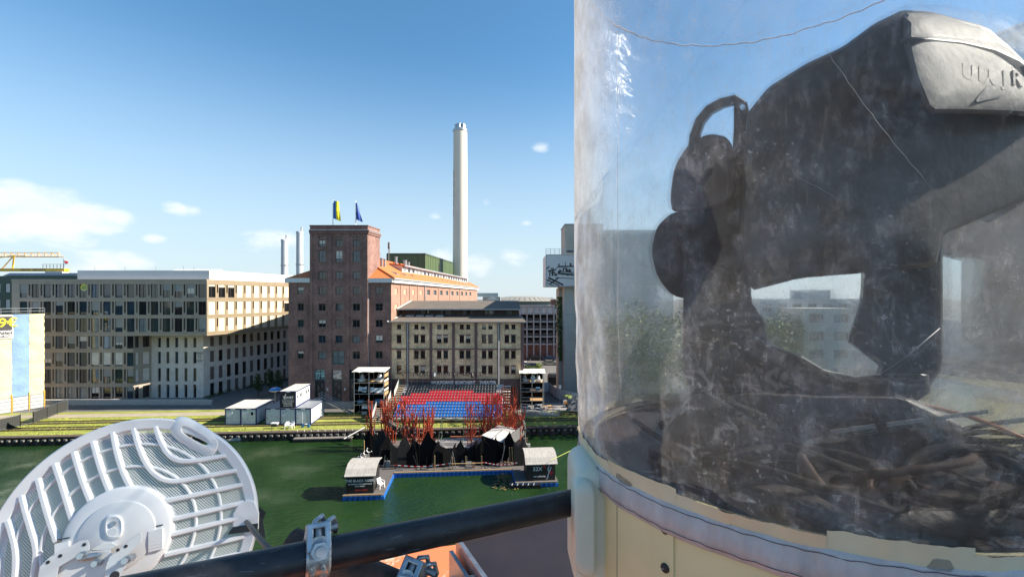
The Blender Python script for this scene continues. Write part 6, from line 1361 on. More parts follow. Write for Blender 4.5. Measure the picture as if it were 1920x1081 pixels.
# ------------------------------------------------------------------ the roof we stand on
def own_roof():
    e = Vector((math.cos(R(26)),math.sin(R(26)),0)); n = Vector((math.sin(R(26)),-math.cos(R(26)),0))     # along the edge, inward
    root = E('harbour_building', 'roof edge with orange ledge and dark brown deck in the foreground', 'building', (0,2,18))
    def m_orange():
        m = bpy.data.materials.new('orange_lichen'); m.use_nodes = True; nt = m.node_tree; N = nt.nodes.new; L = nt.links.new; b = nt.nodes['Principled BSDF']; b.inputs['Roughness'].default_value = .8
        geo = N('ShaderNodeNewGeometry'); n1 = N('ShaderNodeTexNoise'); n1.inputs['Scale'].default_value = 2.6; n1.inputs['Detail'].default_value = 2; L(geo.outputs['Position'],n1.inputs[0])
        vo = N('ShaderNodeTexNoise'); vo.inputs['Scale'].default_value = 26; vo.inputs['Detail'].default_value = 6; vo.inputs['Roughness'].default_value = .7; L(geo.outputs['Position'],vo.inputs[0])
        ad = N('ShaderNodeMath'); ad.operation = 'MULTIPLY_ADD'; L(n1.outputs['Fac'],ad.inputs[0]); ad.inputs[1].default_value = 1.1; L(vo.outputs['Fac'],ad.inputs[2])
        mr = N('ShaderNodeMapRange'); L(ad.outputs[0],mr.inputs[0]); mr.inputs[1].default_value = 1.10; mr.inputs[2].default_value = 1.16
        n2 = N('ShaderNodeTexNoise'); n2.inputs['Scale'].default_value = 60; L(geo.outputs['Position'],n2.inputs[0]); mx0 = N('ShaderNodeMix'); mx0.data_type = 'RGBA'; L(n2.outputs['Fac'],mx0.inputs[0]); mx0.inputs[6].default_value = (.22,.2,.13,1); mx0.inputs[7].default_value = (.62,.58,.45,1)
        mx = N('ShaderNodeMix'); mx.data_type = 'RGBA'; L(mr.outputs[0],mx.inputs[0]); mx.inputs[6].default_value = (.62,.17,.065,1); L(mx0.outputs[2],mx.inputs[7]); L(mx.outputs[2],b.inputs['Base Color']); return m
    def slab(nm,o,l0,l1,d,z0,z1,mat):
        a,b = o+e*l0,o+e*l1; c,dd = b+n*d,a+n*d; f = lambda q,z: (q.x,q.y,z)
        return MB().hexa([f(dd,z0),f(c,z0),f(b,z0),f(a,z0),f(dd,z1),f(c,z1),f(b,z1),f(a,z1)]).build(nm,mat,root)
    o1 = Vector((-.39,3.70,0)); e0_, n0_ = e, n; e = Vector((math.cos(R(14)),math.sin(R(14)),0)); n = Vector((math.sin(R(14)),-math.cos(R(14)),0))
    a_,b_ = o1+e*-6,o1+e*4; c_,d_ = b_+n*4,a_+n*4; MB().hexa([(q.x,q.y,zz) for zz in (17.7,18.0) for q in (d_,c_,b_,a_)]).build('ledge',m_orange(),root); e, n = e0_, n0_
    o2 = Vector((-.34,2.98,0)); slab('deck',o2,.0,4.6,11,18.02,18.4,M('deck_brown',(.015,.009,.011),.55,var=.2,scale=3,bump=.15,bscale=60))
    slab('edge_profile',o2,-.03,-.002,11,18.05,18.43,M('edge_metal',(.34,.33,.34),.3,.8,var=.3,scale=20))
    slab('edge_profile',o2,-.075,-.05,11,18.02,18.36,MATS['edge_metal']); slab('edge_profile',o2,-.02,4.6,-.03,18.1,18.42,MATS['edge_metal'])
    slab('roof',Vector((-.39,3.67,0))+n*2.4,-9,4.5,14,17.3,17.69,CONC_D)
    a = o1+e*-8.8+n*.15; slab('wall',o1+n*.15,-8.8,4.3,14,-3,17.69,BR_PUR)
own_roof()

def near_bank():
    S(MB().box(-400,-9.5,-60,.6,-3,.0).build('near_quay', PAVE_G))
    for (lab,x0,x1,y,h,mat) in (('unseen dark brick house added on the near bank, mirrored in the theatre windows',-60,-12,-1.5,20.5,BR_PUR),('unseen long dark house added on the near bank, mirrored in the brick tower windows',-128,-64,-2.5,19.0,BR_DARK),('unseen tall grey house added on the near bank, mirrored in the right canal water',14,70,-24,21,CONC_D)):  # houses out of view, added so windows and water have something to reflect
        root = E('near_bank_house', lab, 'building', (x0,y,0)); w = Wall((x1,y),(x0,y)); op = []
        for r in range(5):
            for c in range(int((x1-x0)/3.4)): op.append((1.2+c*3.4,2.7+c*3.4,1.6+r*3.6,3.6+r*3.6))
        mb = MB(); w.holes(mb,0,w.len,-3,h,op,.2); mb.quad(w.P(0,h),w.P(w.len,h),w.P(w.len,h,-12),w.P(0,h,-12)); mb.quad(w.P(w.len,0,0),w.P(w.len,0,-12),w.P(w.len,h,-12),w.P(w.len,h,0)); mb.build('wall', mat, root)
        for r in op: MB().quad(w.P(r[0],r[2],-.18),w.P(r[1],r[2],-.18),w.P(r[1],r[3],-.18),w.P(r[0],r[3],-.18)).build('window', GL_DK, root)
    root = E('near_bank_wrapped_house', 'scaffold sheeted house of the near bank mirrored in the office windows', 'building', (-165,-2,0)); w = Wall((-134,-2),(-206,-2)); k = 0; a = 0
    while a < w.len:
        wd = (4.4,5.2,3.6,4.8,2.2)[k%5]; m2 = MB(); w.box(m2,a,min(w.len,a+wd),1.5,19.5,0,.1); m2.build('sheet', (MATS['sheet_blue'],MATS['sheet_yellow'],MATS['sheet_blue'],FR_DK,MATS['sheet_yellow'])[k%5], root); a += wd; k += 1
    m2 = MB(); w.box(m2,0,w.len,0,19.2,-12,-.2); m2.build('wall', CONC_D, root)
near_bank()

# ------------------------------------------------------------------ scaffold tube rail with couplers
SCR = M('tube_black',(.022,.024,.028),.42,.2,var=.5,scale=30,bump=.12,bscale=160,stretch=(1,1,1))
RUST = M('tube_rusty',(.15,.085,.06),.8,.1,scale=30,col2=(.035,.028,.028),bump=.5,bscale=120)
A_ = W(1082,939,.90); B_ = W(590,1043,.672); C_ = B_+(B_-A_)*1.3; AX = (A_-B_).normalized()
def smooth_tube(name, pts, r, mat, parent, n=28): return MB().tube(pts,r,n).build(name,mat,parent,True,auto=40)
t_ = E('rail_tube','black painted scaffold tube crossing the lower foreground','rail',B_); N_ = 12
smooth_tube('tube',[C_.lerp(A_,i/N_) for i in range(N_+1)],.0243,SCR,t_)
rs_ = random.Random(9); SCM = M('scratch_pale',(.18,.18,.19),.5); up_ = (Vector((0,0,H))-B_); up_ = (up_-AX*up_.dot(AX)).normalized(); sd_ = AX.cross(up_)
for k in range(42):
    c_ = B_.lerp(A_,rs_.uniform(-.45,1.0)); th = rs_.uniform(-1.1,1.1); th2 = th+rs_.uniform(-.12,.12); L_ = rs_.choice((.003,.005,.008,.016,.03))*rs_.uniform(.5,1.2); f_ = lambda t,o: c_+AX*o+(up_*math.cos(t)+sd_*math.sin(t))*.02440
    MB().bar(f_(th,0),f_(th2,L_),rs_.uniform(.0002,.00055),.0002,up=up_).build('scratch',SCM,t_)
t_ = E('rusty_tube','short rusty scaffold tube crossing under the black rail','tube',B_)
a, b = W(547,1017,.78), W(860,1150,.70); smooth_tube('tube',[a.lerp(b,i/6) for i in range(7)],.0243,RUST,t_)
dd = (b-a).normalized(); MB().tube([a-dd*.0004,a+dd*.002],.0222,24).build('bore',BLACK,t_)
def coupler(label, c, ax, mark, back):
    root = E('tube_coupler',label,'clamp',c,'galvanised scaffold couplers'); ax = ax.normalized(); cam_dir = (Vector((0,0,H))-c).normalized(); f = (cam_dir-ax*cam_dir.dot(ax)).normalized(); up = ax.cross(f); 
    if up.z < 0: up = -up
    w = .0165
    rings = []
    for (dx,r) in ((-w,.0248),(-w,.0300),(-w*.8,.0315),(-w*.35,.0300),(w*.35,.0300),(w*.8,.0315),(w,.0300),(w,.0248)):
        rings.append([c+ax*dx+(f*math.cos(t*math.tau/28)+up*math.sin(t*math.tau/28))*r for t in range(28)])
    MB().loft(rings,False).build('band',GALV,root,True,auto=35)
    # flap with the slotted lug and the eye bolt with its nut
    def blk(nm,x0,x1,u0,u1,f0,f1,mat=GALV):
        P = lambda x,u,g: c+ax*x+up*u+f*g
        mb = MB(); mb.hexa([P(x0,u0,f0),P(x1,u0,f0),P(x1,u0,f1),P(x0,u0,f1),P(x0,u1,f0),P(x1,u1,f0),P(x1,u1,f1),P(x0,u1,f1)]); o = mb.build(nm,mat,root); 
        bv = o.modifiers.new('bevel','BEVEL'); bv.width = .0018; bv.segments = 2; return o
    blk('lug',-.0165,-.0075,.004,.038,.018,.034); blk('lug',.0075,.0165,.004,.038,.018,.034); blk('lug_bridge',-.0165,.0165,.034,.042,.008,.034); blk('back_plate',-.015,.015,.02,.036,-.02,.016)
    P = lambda x,u,g: c+ax*x+up*u+f*g
    MB().tube([P(0,.040,.022),P(0,-.004,.033)],.0058,12).build('eye_bolt',STEEL,root,True,auto=40)
    nu = MB().tube([P(0,.006,.030),P(0,.0035,.046)],.0125,6).build('nut',GALV,root); MB().tube([P(0,.0036,.0455),P(0,.003,.051)],.0068,14).build('bolt_end',STEEL,nu,True,auto=40)
    MB().tube([P(0,.010,.0295),P(0,.0095,.0315)],.0152,20).build('washer',GALV,root,True,auto=40)
    # hinge hooks behind
    for (x,k) in ((-.006,1),(.010,.9)): MB().tube([P(x,.028,.0),P(x+.004,.046*k,.004),P(x+.014,.052*k,-.004),P(x+.02,.040*k,-.016),P(x+.018,.026,-.02)],.0042,8).build('hook',GALV,root,True)
    MB().tube([P(-.012,.036,-.01),P(.03,.034,-.014)],.0062,10).build('hinge_pin',STEEL,root,True,auto=40)
    if mark:
        for k,(s_,x) in enumerate((('48.3',-.0075),('EN74B',.0065))): text('lettering',s_,GALV,root,c+ax*x+f*.0302-up*.0175+f*-.004,(up*.8+f*.25),-ax,.0095,.0012)
    return root
coupler('galvanised coupler clamped on the black rail', W(594,1040,.672), AX, True, 0)
coupler('second galvanised coupler low on the rusty tube', a.lerp(b,.72)+Vector((.0,0,.004)), dd, False, 0)
coupler('third galvanised coupler at the bottom edge of the orange ledge', a.lerp(b,.98), dd, False, 0)

# ------------------------------------------------------------------ white dish antenna, seen from behind
WPL = M('dish_white',(.76,.76,.765),.38,var=.03,scale=3)
def mesh_mat(nv,e1,e2):
    m = bpy.data.materials.new('perforated_sheet'); m.use_nodes = True; nt = m.node_tree; N = nt.nodes.new; L = nt.links.new; b = nt.nodes['Principled BSDF']
    b.inputs['Base Color'].default_value = (.70,.71,.73,1); b.inputs['Roughness'].default_value = .45
    geo = N('ShaderNodeNewGeometry')
    def dotn(v_):
        d_ = N('ShaderNodeVectorMath'); d_.operation = 'DOT_PRODUCT'; L(geo.outputs['Position'],d_.inputs[0]); d_.inputs[1].default_value = v_; return d_.outputs['Value']
    def co(o):
        a_ = N('ShaderNodeMath'); a_.operation = 'MULTIPLY'; L(o,a_.inputs[0]); a_.inputs[1].default_value = 2*math.pi/.0052; c_ = N('ShaderNodeMath'); c_.operation = 'COSINE'; L(a_.outputs[0],c_.inputs[0]); return c_.outputs[0]
    ad = N('ShaderNodeMath'); L(co(dotn((e1+e2)*.7071)),ad.inputs[0]); L(co(dotn((e1-e2)*.7071)),ad.inputs[1]); gt = N('ShaderNodeMath'); gt.operation = 'GREATER_THAN'; L(ad.outputs[0],gt.inputs[0]); gt.inputs[1].default_value = .15
    tr = N('ShaderNodeBsdfTransparent'); mx = N('ShaderNodeMixShader'); L(gt.outputs[0],mx.inputs[0]); L(b.outputs[0],mx.inputs[1]); L(tr.outputs[0],mx.inputs[2]); L(mx.outputs[0],nt.nodes['Material Output'].inputs['Surface'])
    return m
def dish():
    root = E('dish_antenna','white ribbed dish antenna with perforated panels seen from behind','antenna',(0,0,0))
    C0 = W(244,1003.6,1.22); NV = Vector((-.3,1,-.3)).normalized()     # away from the viewer; the back bulges toward us
    E1 = NV.cross(Vector((0,0,1))).normalized()*-1; E1 = Vector((0,0,1)).cross(NV).normalized()*-1; E2 = NV.cross(E1).normalized()
    if E1.x < 0: E1 = -E1
    if E2.z < 0: E2 = -E2
    RD = .305; O = Vector((0,0,H))
    def D(px,py,d=0.):
        r_ = W(px,py,1.0)-O; t = ((C0-O).dot(NV)+d)/r_.dot(NV); return O+r_*t
    def PL(u,v,d=0.): return C0+E1*u+E2*v+NV*d
    def uv(p): q = p-C0; return q.dot(E1),q.dot(E2)
    n = 140
    def ring(k,d): return [PL(RD*k*math.cos(t*math.tau/n),RD*k*math.sin(t*math.tau/n),d) for t in range(n)]
    MB().loft([ring(.895,.022),ring(.90,.002),ring(.91,-.004),ring(.985,-.007),ring(.998,-.002),ring(1.0,.012),ring(.985,.02)],False).build('rim',WPL,root,True,auto=50)
    sx, sy, sa = 366,817,R(31)
    def rot(u,v): return (sx+u*math.cos(sa)-v*math.sin(sa), sy+u*math.sin(sa)+v*math.cos(sa))
    def sup(a_,b_,t): c_,s_ = math.cos(t),math.sin(t); return (a_*math.copysign(abs(c_)**.6,c_), b_*math.copysign(abs(s_)**.8,s_))
    rr = lambda a_,b_,d: [D(*rot(*sup(a_,b_,t*math.tau/40)),d) for t in range(40)]
    MB().loft([rr(50,25,.014),rr(49,24,-.002),rr(45,19,-.0085),rr(31,9,-.009),rr(28,7,-.003),rr(27,6.6,.014)],False).build('carry_handle',WPL,root,True,auto=50)
    HUBC = uv(D(216,1006,-.05)); HD = -.031
    def bowl(p): u,v = uv(p); return .010-.036*(1-(u*u+v*v)/RD**2)
    def SP(px,py):
        p = D(px,py)
        for _ in range(5): p = D(px,py,bowl(p)-.010)
        return p+NV*.010
    def flat(p): u,v = uv(p); return PL(u,v)
    def onb(p,d): return p+NV*d
    mb = MB(); nr, na = 26, 160
    for i in range(1,nr+1):
        for j in range(na): p_ = PL(RD*.95*i/nr*math.cos(j*math.tau/na),RD*.95*i/nr*math.sin(j*math.tau/na)); mb.v.append(tuple(onb(p_,bowl(p_))))
    sl = [uv(D(*rot(*sup(30,10,t*math.tau/24)))) for t in range(24)]; su = sum(q[0] for q in sl)/24; sv = sum(q[1] for q in sl)/24
    def inside(u,v):
        r_ = False; j = len(sl)-1
        for i in range(len(sl)):
            if (sl[i][1] > v) != (sl[j][1] > v) and u < (sl[j][0]-sl[i][0])*(v-sl[i][1])/(sl[j][1]-sl[i][1])+sl[i][0]: r_ = not r_
            j = i
        return r_
    for i in range(nr-1):
        for j in range(na):
            rq = RD*.95*(i+1.5)/nr; q = (rq*math.cos((j+.5)*math.tau/na),rq*math.sin((j+.5)*math.tau/na))
            if inside(*q): continue
            mb.f.append((i*na+j,i*na+(j+1)%na,(i+1)*na+(j+1)%na,(i+1)*na+j))
    mb.build('perforated_bowl',mesh_mat(NV,E1,E2),root,True)
    def smooth(P,k=3):
        for _ in range(k):
            o = [P[0]]
            for i in range(len(P)-1): o += [P[i]*.75+P[i+1]*.25,P[i]*.25+P[i+1]*.75]
            P = o+[P[-1]]
        return P
    def ribbon(nm,P,w,front):
        P = smooth(P); P = [p for p in P if (lambda a: a[0]**2+a[1]**2 < (RD*.925)**2)(uv(p))]; rings = []
        if len(P) < 2: return
        for i,p_ in enumerate(P):
            t_ = (P[min(len(P)-1,i+1)]-P[max(0,i-1)]).normalized(); s_ = t_.cross(NV).normalized(); bd = bowl(p_)+.001
            rings.append([p_+s_*w*k+NV*d_ for (k,d_) in ((-.62,bd),(-.5,bd+front+.003),(-.3,bd+front),(.3,bd+front),(.5,bd+front+.003),(.62,bd))])
        MB().loft(rings).build(nm,WPL,root,True,auto=50)
    z_ = lambda x,y: flat(SP(x/3.369,760+y/3.369))
    ribs = [[(975,110),(985,160),(1010,230),(1060,315),(1120,350),(1200,352),(1300,338),(1460,308)],
            [(832,110),(842,160),(870,260),(920,375),(990,455),(1090,485),(1250,455),(1520,404)],
            [(700,120),(710,190),(740,330),(790,470),(850,560),(930,603),(1010,608),(1200,572),(1560,492)],
            [(560,150),(590,260),(640,430),(700,575)],[(440,220),(475,350),(515,480),(578,635)],[(310,270),(345,390),(390,520),(450,720)],
            [(205,350),(235,470),(270,610),(350,860)],[(100,440),(135,600),(180,760),(225,900),(215,1010),(200,1090)],[(0,570),(45,740),(85,870),(95,980),(85,1090)],[(-90,720),(-40,900),(-20,1000),(-30,1100)],
            [(1010,722),(1060,725),(1250,682),(1540,612)],[(1040,825),(1080,815),(1300,760),(1530,705)],[(1040,945),(1100,930),(1300,885),(1590,815)],[(965,1075),(1050,1050),(1250,1000),(1560,928)]]
    for r_ in ribs: ribbon('rib',[z_(*q) for q in r_],.0115,-.013)
    hc = Vector((HUBC[0],HUBC[1],0))
    for rad in (.170,.228): ribbon('ring_rib',[PL(hc.x+rad*math.cos(R(a_)),hc.y+rad*math.sin(R(a_))) for a_ in range(-70,222,8)],.006,-.008)
    hub = lambda r_,d: [PL(hc.x+r_*math.cos(t*math.tau/72),hc.y+r_*math.sin(t*math.tau/72),d) for t in range(72)]
    MB().loft([hub(.122,HD+.02),hub(.119,HD-.004),hub(.114,HD-.0075),hub(.087,HD-.009)],True).build('hub',WPL,root,True,auto=50)
    MB().loft([hub(.0858,HD-.0095),hub(.0852,HD-.0125),hub(.083,HD-.014),hub(.03,HD-.0155),hub(.001,HD-.0155)],False).build('hub_plate',M('dish_white2',(.66,.67,.68),.42,var=.03,scale=3),root,True,auto=60)
    bos = lambda k,d: [D(213+18*k*math.copysign(abs(math.cos(t*math.tau/40))**.7,math.cos(t*math.tau/40)), 987+23*k*math.copysign(abs(math.sin(t*math.tau/40))**.7,math.sin(t*math.tau/40)),d) for t in range(40)]
    bo = MB().loft([bos(1.05,HD-.013),bos(.96,HD-.020),bos(.82,HD-.0225),bos(.6,HD-.020)],True).build('boss',WPL,root,True,auto=50)
    p_ = D(212,981,HD-.0205); MB().tube([p_,p_-NV*.003],.0065,14).build('screw',GALV,bo,True,auto=40); p_ = D(211,997,HD-.0205); MB().tube([p_,p_-NV*.0015],.0105,18).build('plug',MATS['dish_white2'],bo,True,auto=40)
    for (x0,y0,ys) in ((293,1012,1),(118,1036,1)):
        cl = MB()
        for k in range(7): a_,b_ = D(x0-13,y0-18+k*5.6+3,HD-.010-.002*math.sin(k*.52)),D(x0+13,y0-18+k*5.6-3,HD-.010-.002*math.sin(k*.52)); cl.bar(a_,b_,.007,.012,up=NV)
        cl.build('ridged_clip',WPL,root); MB().bar(D(x0-10,y0-25,HD-.010),D(x0+12,y0-29,HD-.010),.0022,.004,up=NV).build('slot',BLACK,root)
    BW = M('bracket_white',(.72,.72,.71),.35,.1,var=.04,scale=8)
    def plate(pts,d0,d1): o = MB().loft([[D(x,y,HD+d0) for x,y in pts],[D(x,y,HD+d1) for x,y in pts]]).build('bracket_plate',BW,root); bv = o.modifiers.new('bevel','BEVEL'); bv.width = .0012; bv.segments = 2; return o
    plate([(68,1100),(74,1062),(92,1044),(150,1013),(165,1011),(168,1020),(168,1031),(110,1062),(104,1100)],-.062,-.057)
    plate([(100,1100),(112,1060),(168,1033),(206,1030),(212,1040),(200,1060),(190,1100)],-.050,-.046)
    plate([(198,1060),(205,1043),(262,997),(267,999),(265,1016),(216,1060)],-.075,-.070); plate([(194,1100),(198,1061),(234,1048),(236,1062),(226,1075),(222,1100)],-.082,-.077)
    plate([(168,1031),(190,1018),(210,1016),(220,1022),(205,1032)],-.040,-.015)
    for (x,y,d) in ((154,1040,-.066),(181,1054,-.060),(237,1049,-.088)):
        q = D(x,y,HD+d); bl = MB().tube([q+NV*.03,q],.0095,6).build('bolt',GALV,root); MB().tube([q,q-NV*.012],.0066,16).build('bolt_end',M('chrome',(.6,.6,.6),.15,1),bl,True,auto=40)
    for (x,y,d) in ((113,1041,-.0625),(90,1053,-.0625),(158,1020,-.0625),(221,1030,-.0755),(236,1023,-.0755),(215,1078,-.0825)): q = D(x,y,HD+d); MB().tube([q,q-NV*.0006],.004 if x != 215 else .010,12).build('hole',FR_DK,root)
    MB().loft([[D(168+24*k*math.cos(t*.524),1043+7*k*math.sin(t*.524)-5*math.cos(t*.524),HD-.055-d_) for t in range(12)] for k,d_ in ((1,0),(1,.008),(.7,.010))]).build('worm_clamp',GALV,root,True,auto=50)
    pl = [(436,992),(437,962),(446,946),(462,936),(477,938),(486,960),(485,992)]; o = MB().loft([[D(x,y,-.012) for x,y in pl],[D(x,y,.008) for x,y in pl]]).build('outlet_plate',WPL,root); bv = o.modifiers.new('bevel','BEVEL'); bv.width = .003; bv.segments = 3
    TP = M('tape_black',(.012,.012,.013),.3,var=.3,scale=30)
    for pts,d in (([(427,1001),(436,987),(484,980),(483,994)],-.0135),([(486,948),(499,960),(493,975),(498,1008),(487,1004),(484,985)],-.006)): MB().loft([[D(x,y,d) for x,y in pts],[D(x,y,d-.0012) for x,y in pts]]).build('tape',TP,root)
    MB().tube([D(462,977,-.010),D(464,979,-.03),W(474,992,1.0),W(492,1015,.94),W(512,1034,.88),W(540,1060,.84),W(575,1100,.8)],.0055,12).build('cable',SCR,root,True)
dish()

# ------------------------------------------------------------------ weather dome with moving head lamp
CX, CY_, CR = .587,.953,.45; ZR = H-.307; ZS = H+.775
def pvc(name='clear_pvc'):
    m = bpy.data.materials.new(name); m.use_nodes = True; nt = m.node_tree; N = nt.nodes.new; L = nt.links.new; nt.nodes.remove(nt.nodes['Principled BSDF']); out = nt.nodes['Material Output']
    geo = N('ShaderNodeNewGeometry'); pos = geo.outputs['Position']
    def noi(sc_,det,ro,st=(1,1,1),dist=0.):
        mp = N('ShaderNodeMapping'); mp.inputs['Scale'].default_value = st; L(pos,mp.inputs[0]); n_ = N('ShaderNodeTexNoise'); n_.inputs['Scale'].default_value = sc_; n_.inputs['Detail'].default_value = det; n_.inputs['Roughness'].default_value = ro; n_.inputs['Distortion'].default_value = dist; L(mp.outputs[0],n_.inputs[0]); return n_.outputs['Fac']
    def mr(x,a_,b_,c_,d_,sm=True):
        q = N('ShaderNodeMapRange'); q.interpolation_type = 'SMOOTHSTEP' if sm else 'LINEAR'; L(x,q.inputs[0])
        for i,v in enumerate((a_,b_,c_,d_)): q.inputs[i+1].default_value = v
        return q.outputs[0]
    def ma(op,a_,b_):
        q = N('ShaderNodeMath'); q.operation = op
        for i,v in enumerate((a_,b_)):
            if isinstance(v,(int,float)): q.inputs[i].default_value = v
            else: L(v,q.inputs[i])
        return q.outputs[0]
    sep = N('ShaderNodeSeparateXYZ'); L(pos,sep.inputs[0]); z = sep.outputs[2]
    # bump: broad waves, crumpled creases low down, fine drawn streaks
    low = mr(z,ZR+.02,ZR+.42,1,.12)
    crum = noi(15,5,.62,(1,1,1.9),1.6); wav = noi(4.5,2,.5,(1,1,.6)); stre = noi(60,3,.6,(1,1,.08))
    hgt = ma('ADD',ma('ADD',ma('MULTIPLY',wav,.5),ma('MULTIPLY',ma('MULTIPLY',crum,low),.55)),ma('MULTIPLY',stre,.02))
    bp = N('ShaderNodeBump'); bp.inputs['Strength'].default_value = .9; bp.inputs['Distance'].default_value = .035; L(hgt,bp.inputs['Height'])
    # haze of the sheet: cloudy, plus dust flecks and scratches
    cl = noi(7,6,.65); fl = noi(150,2,.5); sc_ = noi(38,4,.7,(1,1,.25),1.2); dirt = noi(34,10,.82,(1,1,.55),.15); hair = noi(130,4,.7,(1,1,.10),.6)
    haze = ma('ADD',mr(cl,.25,.8,.09,.16),ma('ADD',ma('MULTIPLY',mr(fl,.62,.70,0,.22),mr(noi(9,4,.6),.46,.66,0,1)),ma('ADD',mr(sc_,.62,.74,0,.10),ma('ADD',mr(dirt,.46,.70,0,.20),mr(hair,.58,.72,0,.10)))))
    lw = N('ShaderNodeLayerWeight'); lw.inputs['Blend'].default_value = .5; haze = ma('ADD',haze,mr(lw.outputs['Facing'],.35,.92,0,.62))
    cre = noi(16,4,.6,(1,1,2.0),2.0); haze = ma('ADD',haze,ma('MULTIPLY',mr(cre,.55,.62,0,.15),low)); haze = ma('MINIMUM',haze,.92)
    tr = N('ShaderNodeBsdfTransparent'); tr.inputs[0].default_value = (.93,.95,.96,1)
    df = N('ShaderNodeBsdfDiffuse'); dcol = N('ShaderNodeMix'); dcol.data_type = 'RGBA'; L(mr(noi(11,6,.7),.40,.62,0,1),dcol.inputs[0]); dcol.inputs[6].default_value = (.86,.87,.90,1); dcol.inputs[7].default_value = (.52,.44,.37,1); L(dcol.outputs[2],df.inputs[0]); tl = N('ShaderNodeBsdfTranslucent'); tl.inputs[0].default_value = (.84,.84,.84,1); dt = N('ShaderNodeMixShader'); dt.inputs[0].default_value = .2; L(df.outputs[0],dt.inputs[1]); L(tl.outputs[0],dt.inputs[2])
    gl = N('ShaderNodeBsdfGlossy'); gl.inputs['Roughness'].default_value = .12; gl.inputs[0].default_value = (.9,.9,.92,1); L(bp.outputs[0],gl.inputs['Normal'])
    fr = N('ShaderNodeFresnel'); fr.inputs['IOR'].default_value = 1.16; L(bp.outputs[0],fr.inputs['Normal'])
    rf = N('ShaderNodeBsdfRefraction'); rf.inputs['IOR'].default_value = 1.04; rf.inputs['Roughness'].default_value = .22; rf.inputs[0].default_value = (.93,.95,.96,1); L(bp.outputs[0],rf.inputs['Normal']); tm = N('ShaderNodeMixShader'); L(mr(low,.1,1,.22,.5),tm.inputs[0]); L(tr.outputs[0],tm.inputs[1]); L(rf.outputs[0],tm.inputs[2])
    m1 = N('ShaderNodeMixShader'); L(haze,m1.inputs[0]); L(tm.outputs[0],m1.inputs[1]); L(dt.outputs[0],m1.inputs[2])
    m2 = N('ShaderNodeMixShader'); L(ma('MULTIPLY',fr.outputs[0],.07),m2.inputs[0]); L(m1.outputs[0],m2.inputs[1]); L(gl.outputs[0],m2.inputs[2]); L(m2.outputs[0],out.inputs['Surface'])
    return m
PVC = pvc()
YEL = M('drum_yellow',(.73,.655,.38),.5,var=.06,scale=6,bump=.05,bscale=90); HEM = M('hem_lilac',(.40,.375,.38),.4,scale=26,col2=(.56,.53,.53),bump=.7,bscale=40,stretch=(1,1,.35)); TAPE_Y = M('tape_cream',(.66,.60,.42),.55,var=.08,scale=14)
LATCH = M('latch_plastic',(.63,.655,.55),.42,var=.05,scale=5,bump=.04,bscale=200)
def pol(a_,r_,z_): return Vector((CX+r_*math.cos(a_),CY_+r_*math.sin(a_),z_))
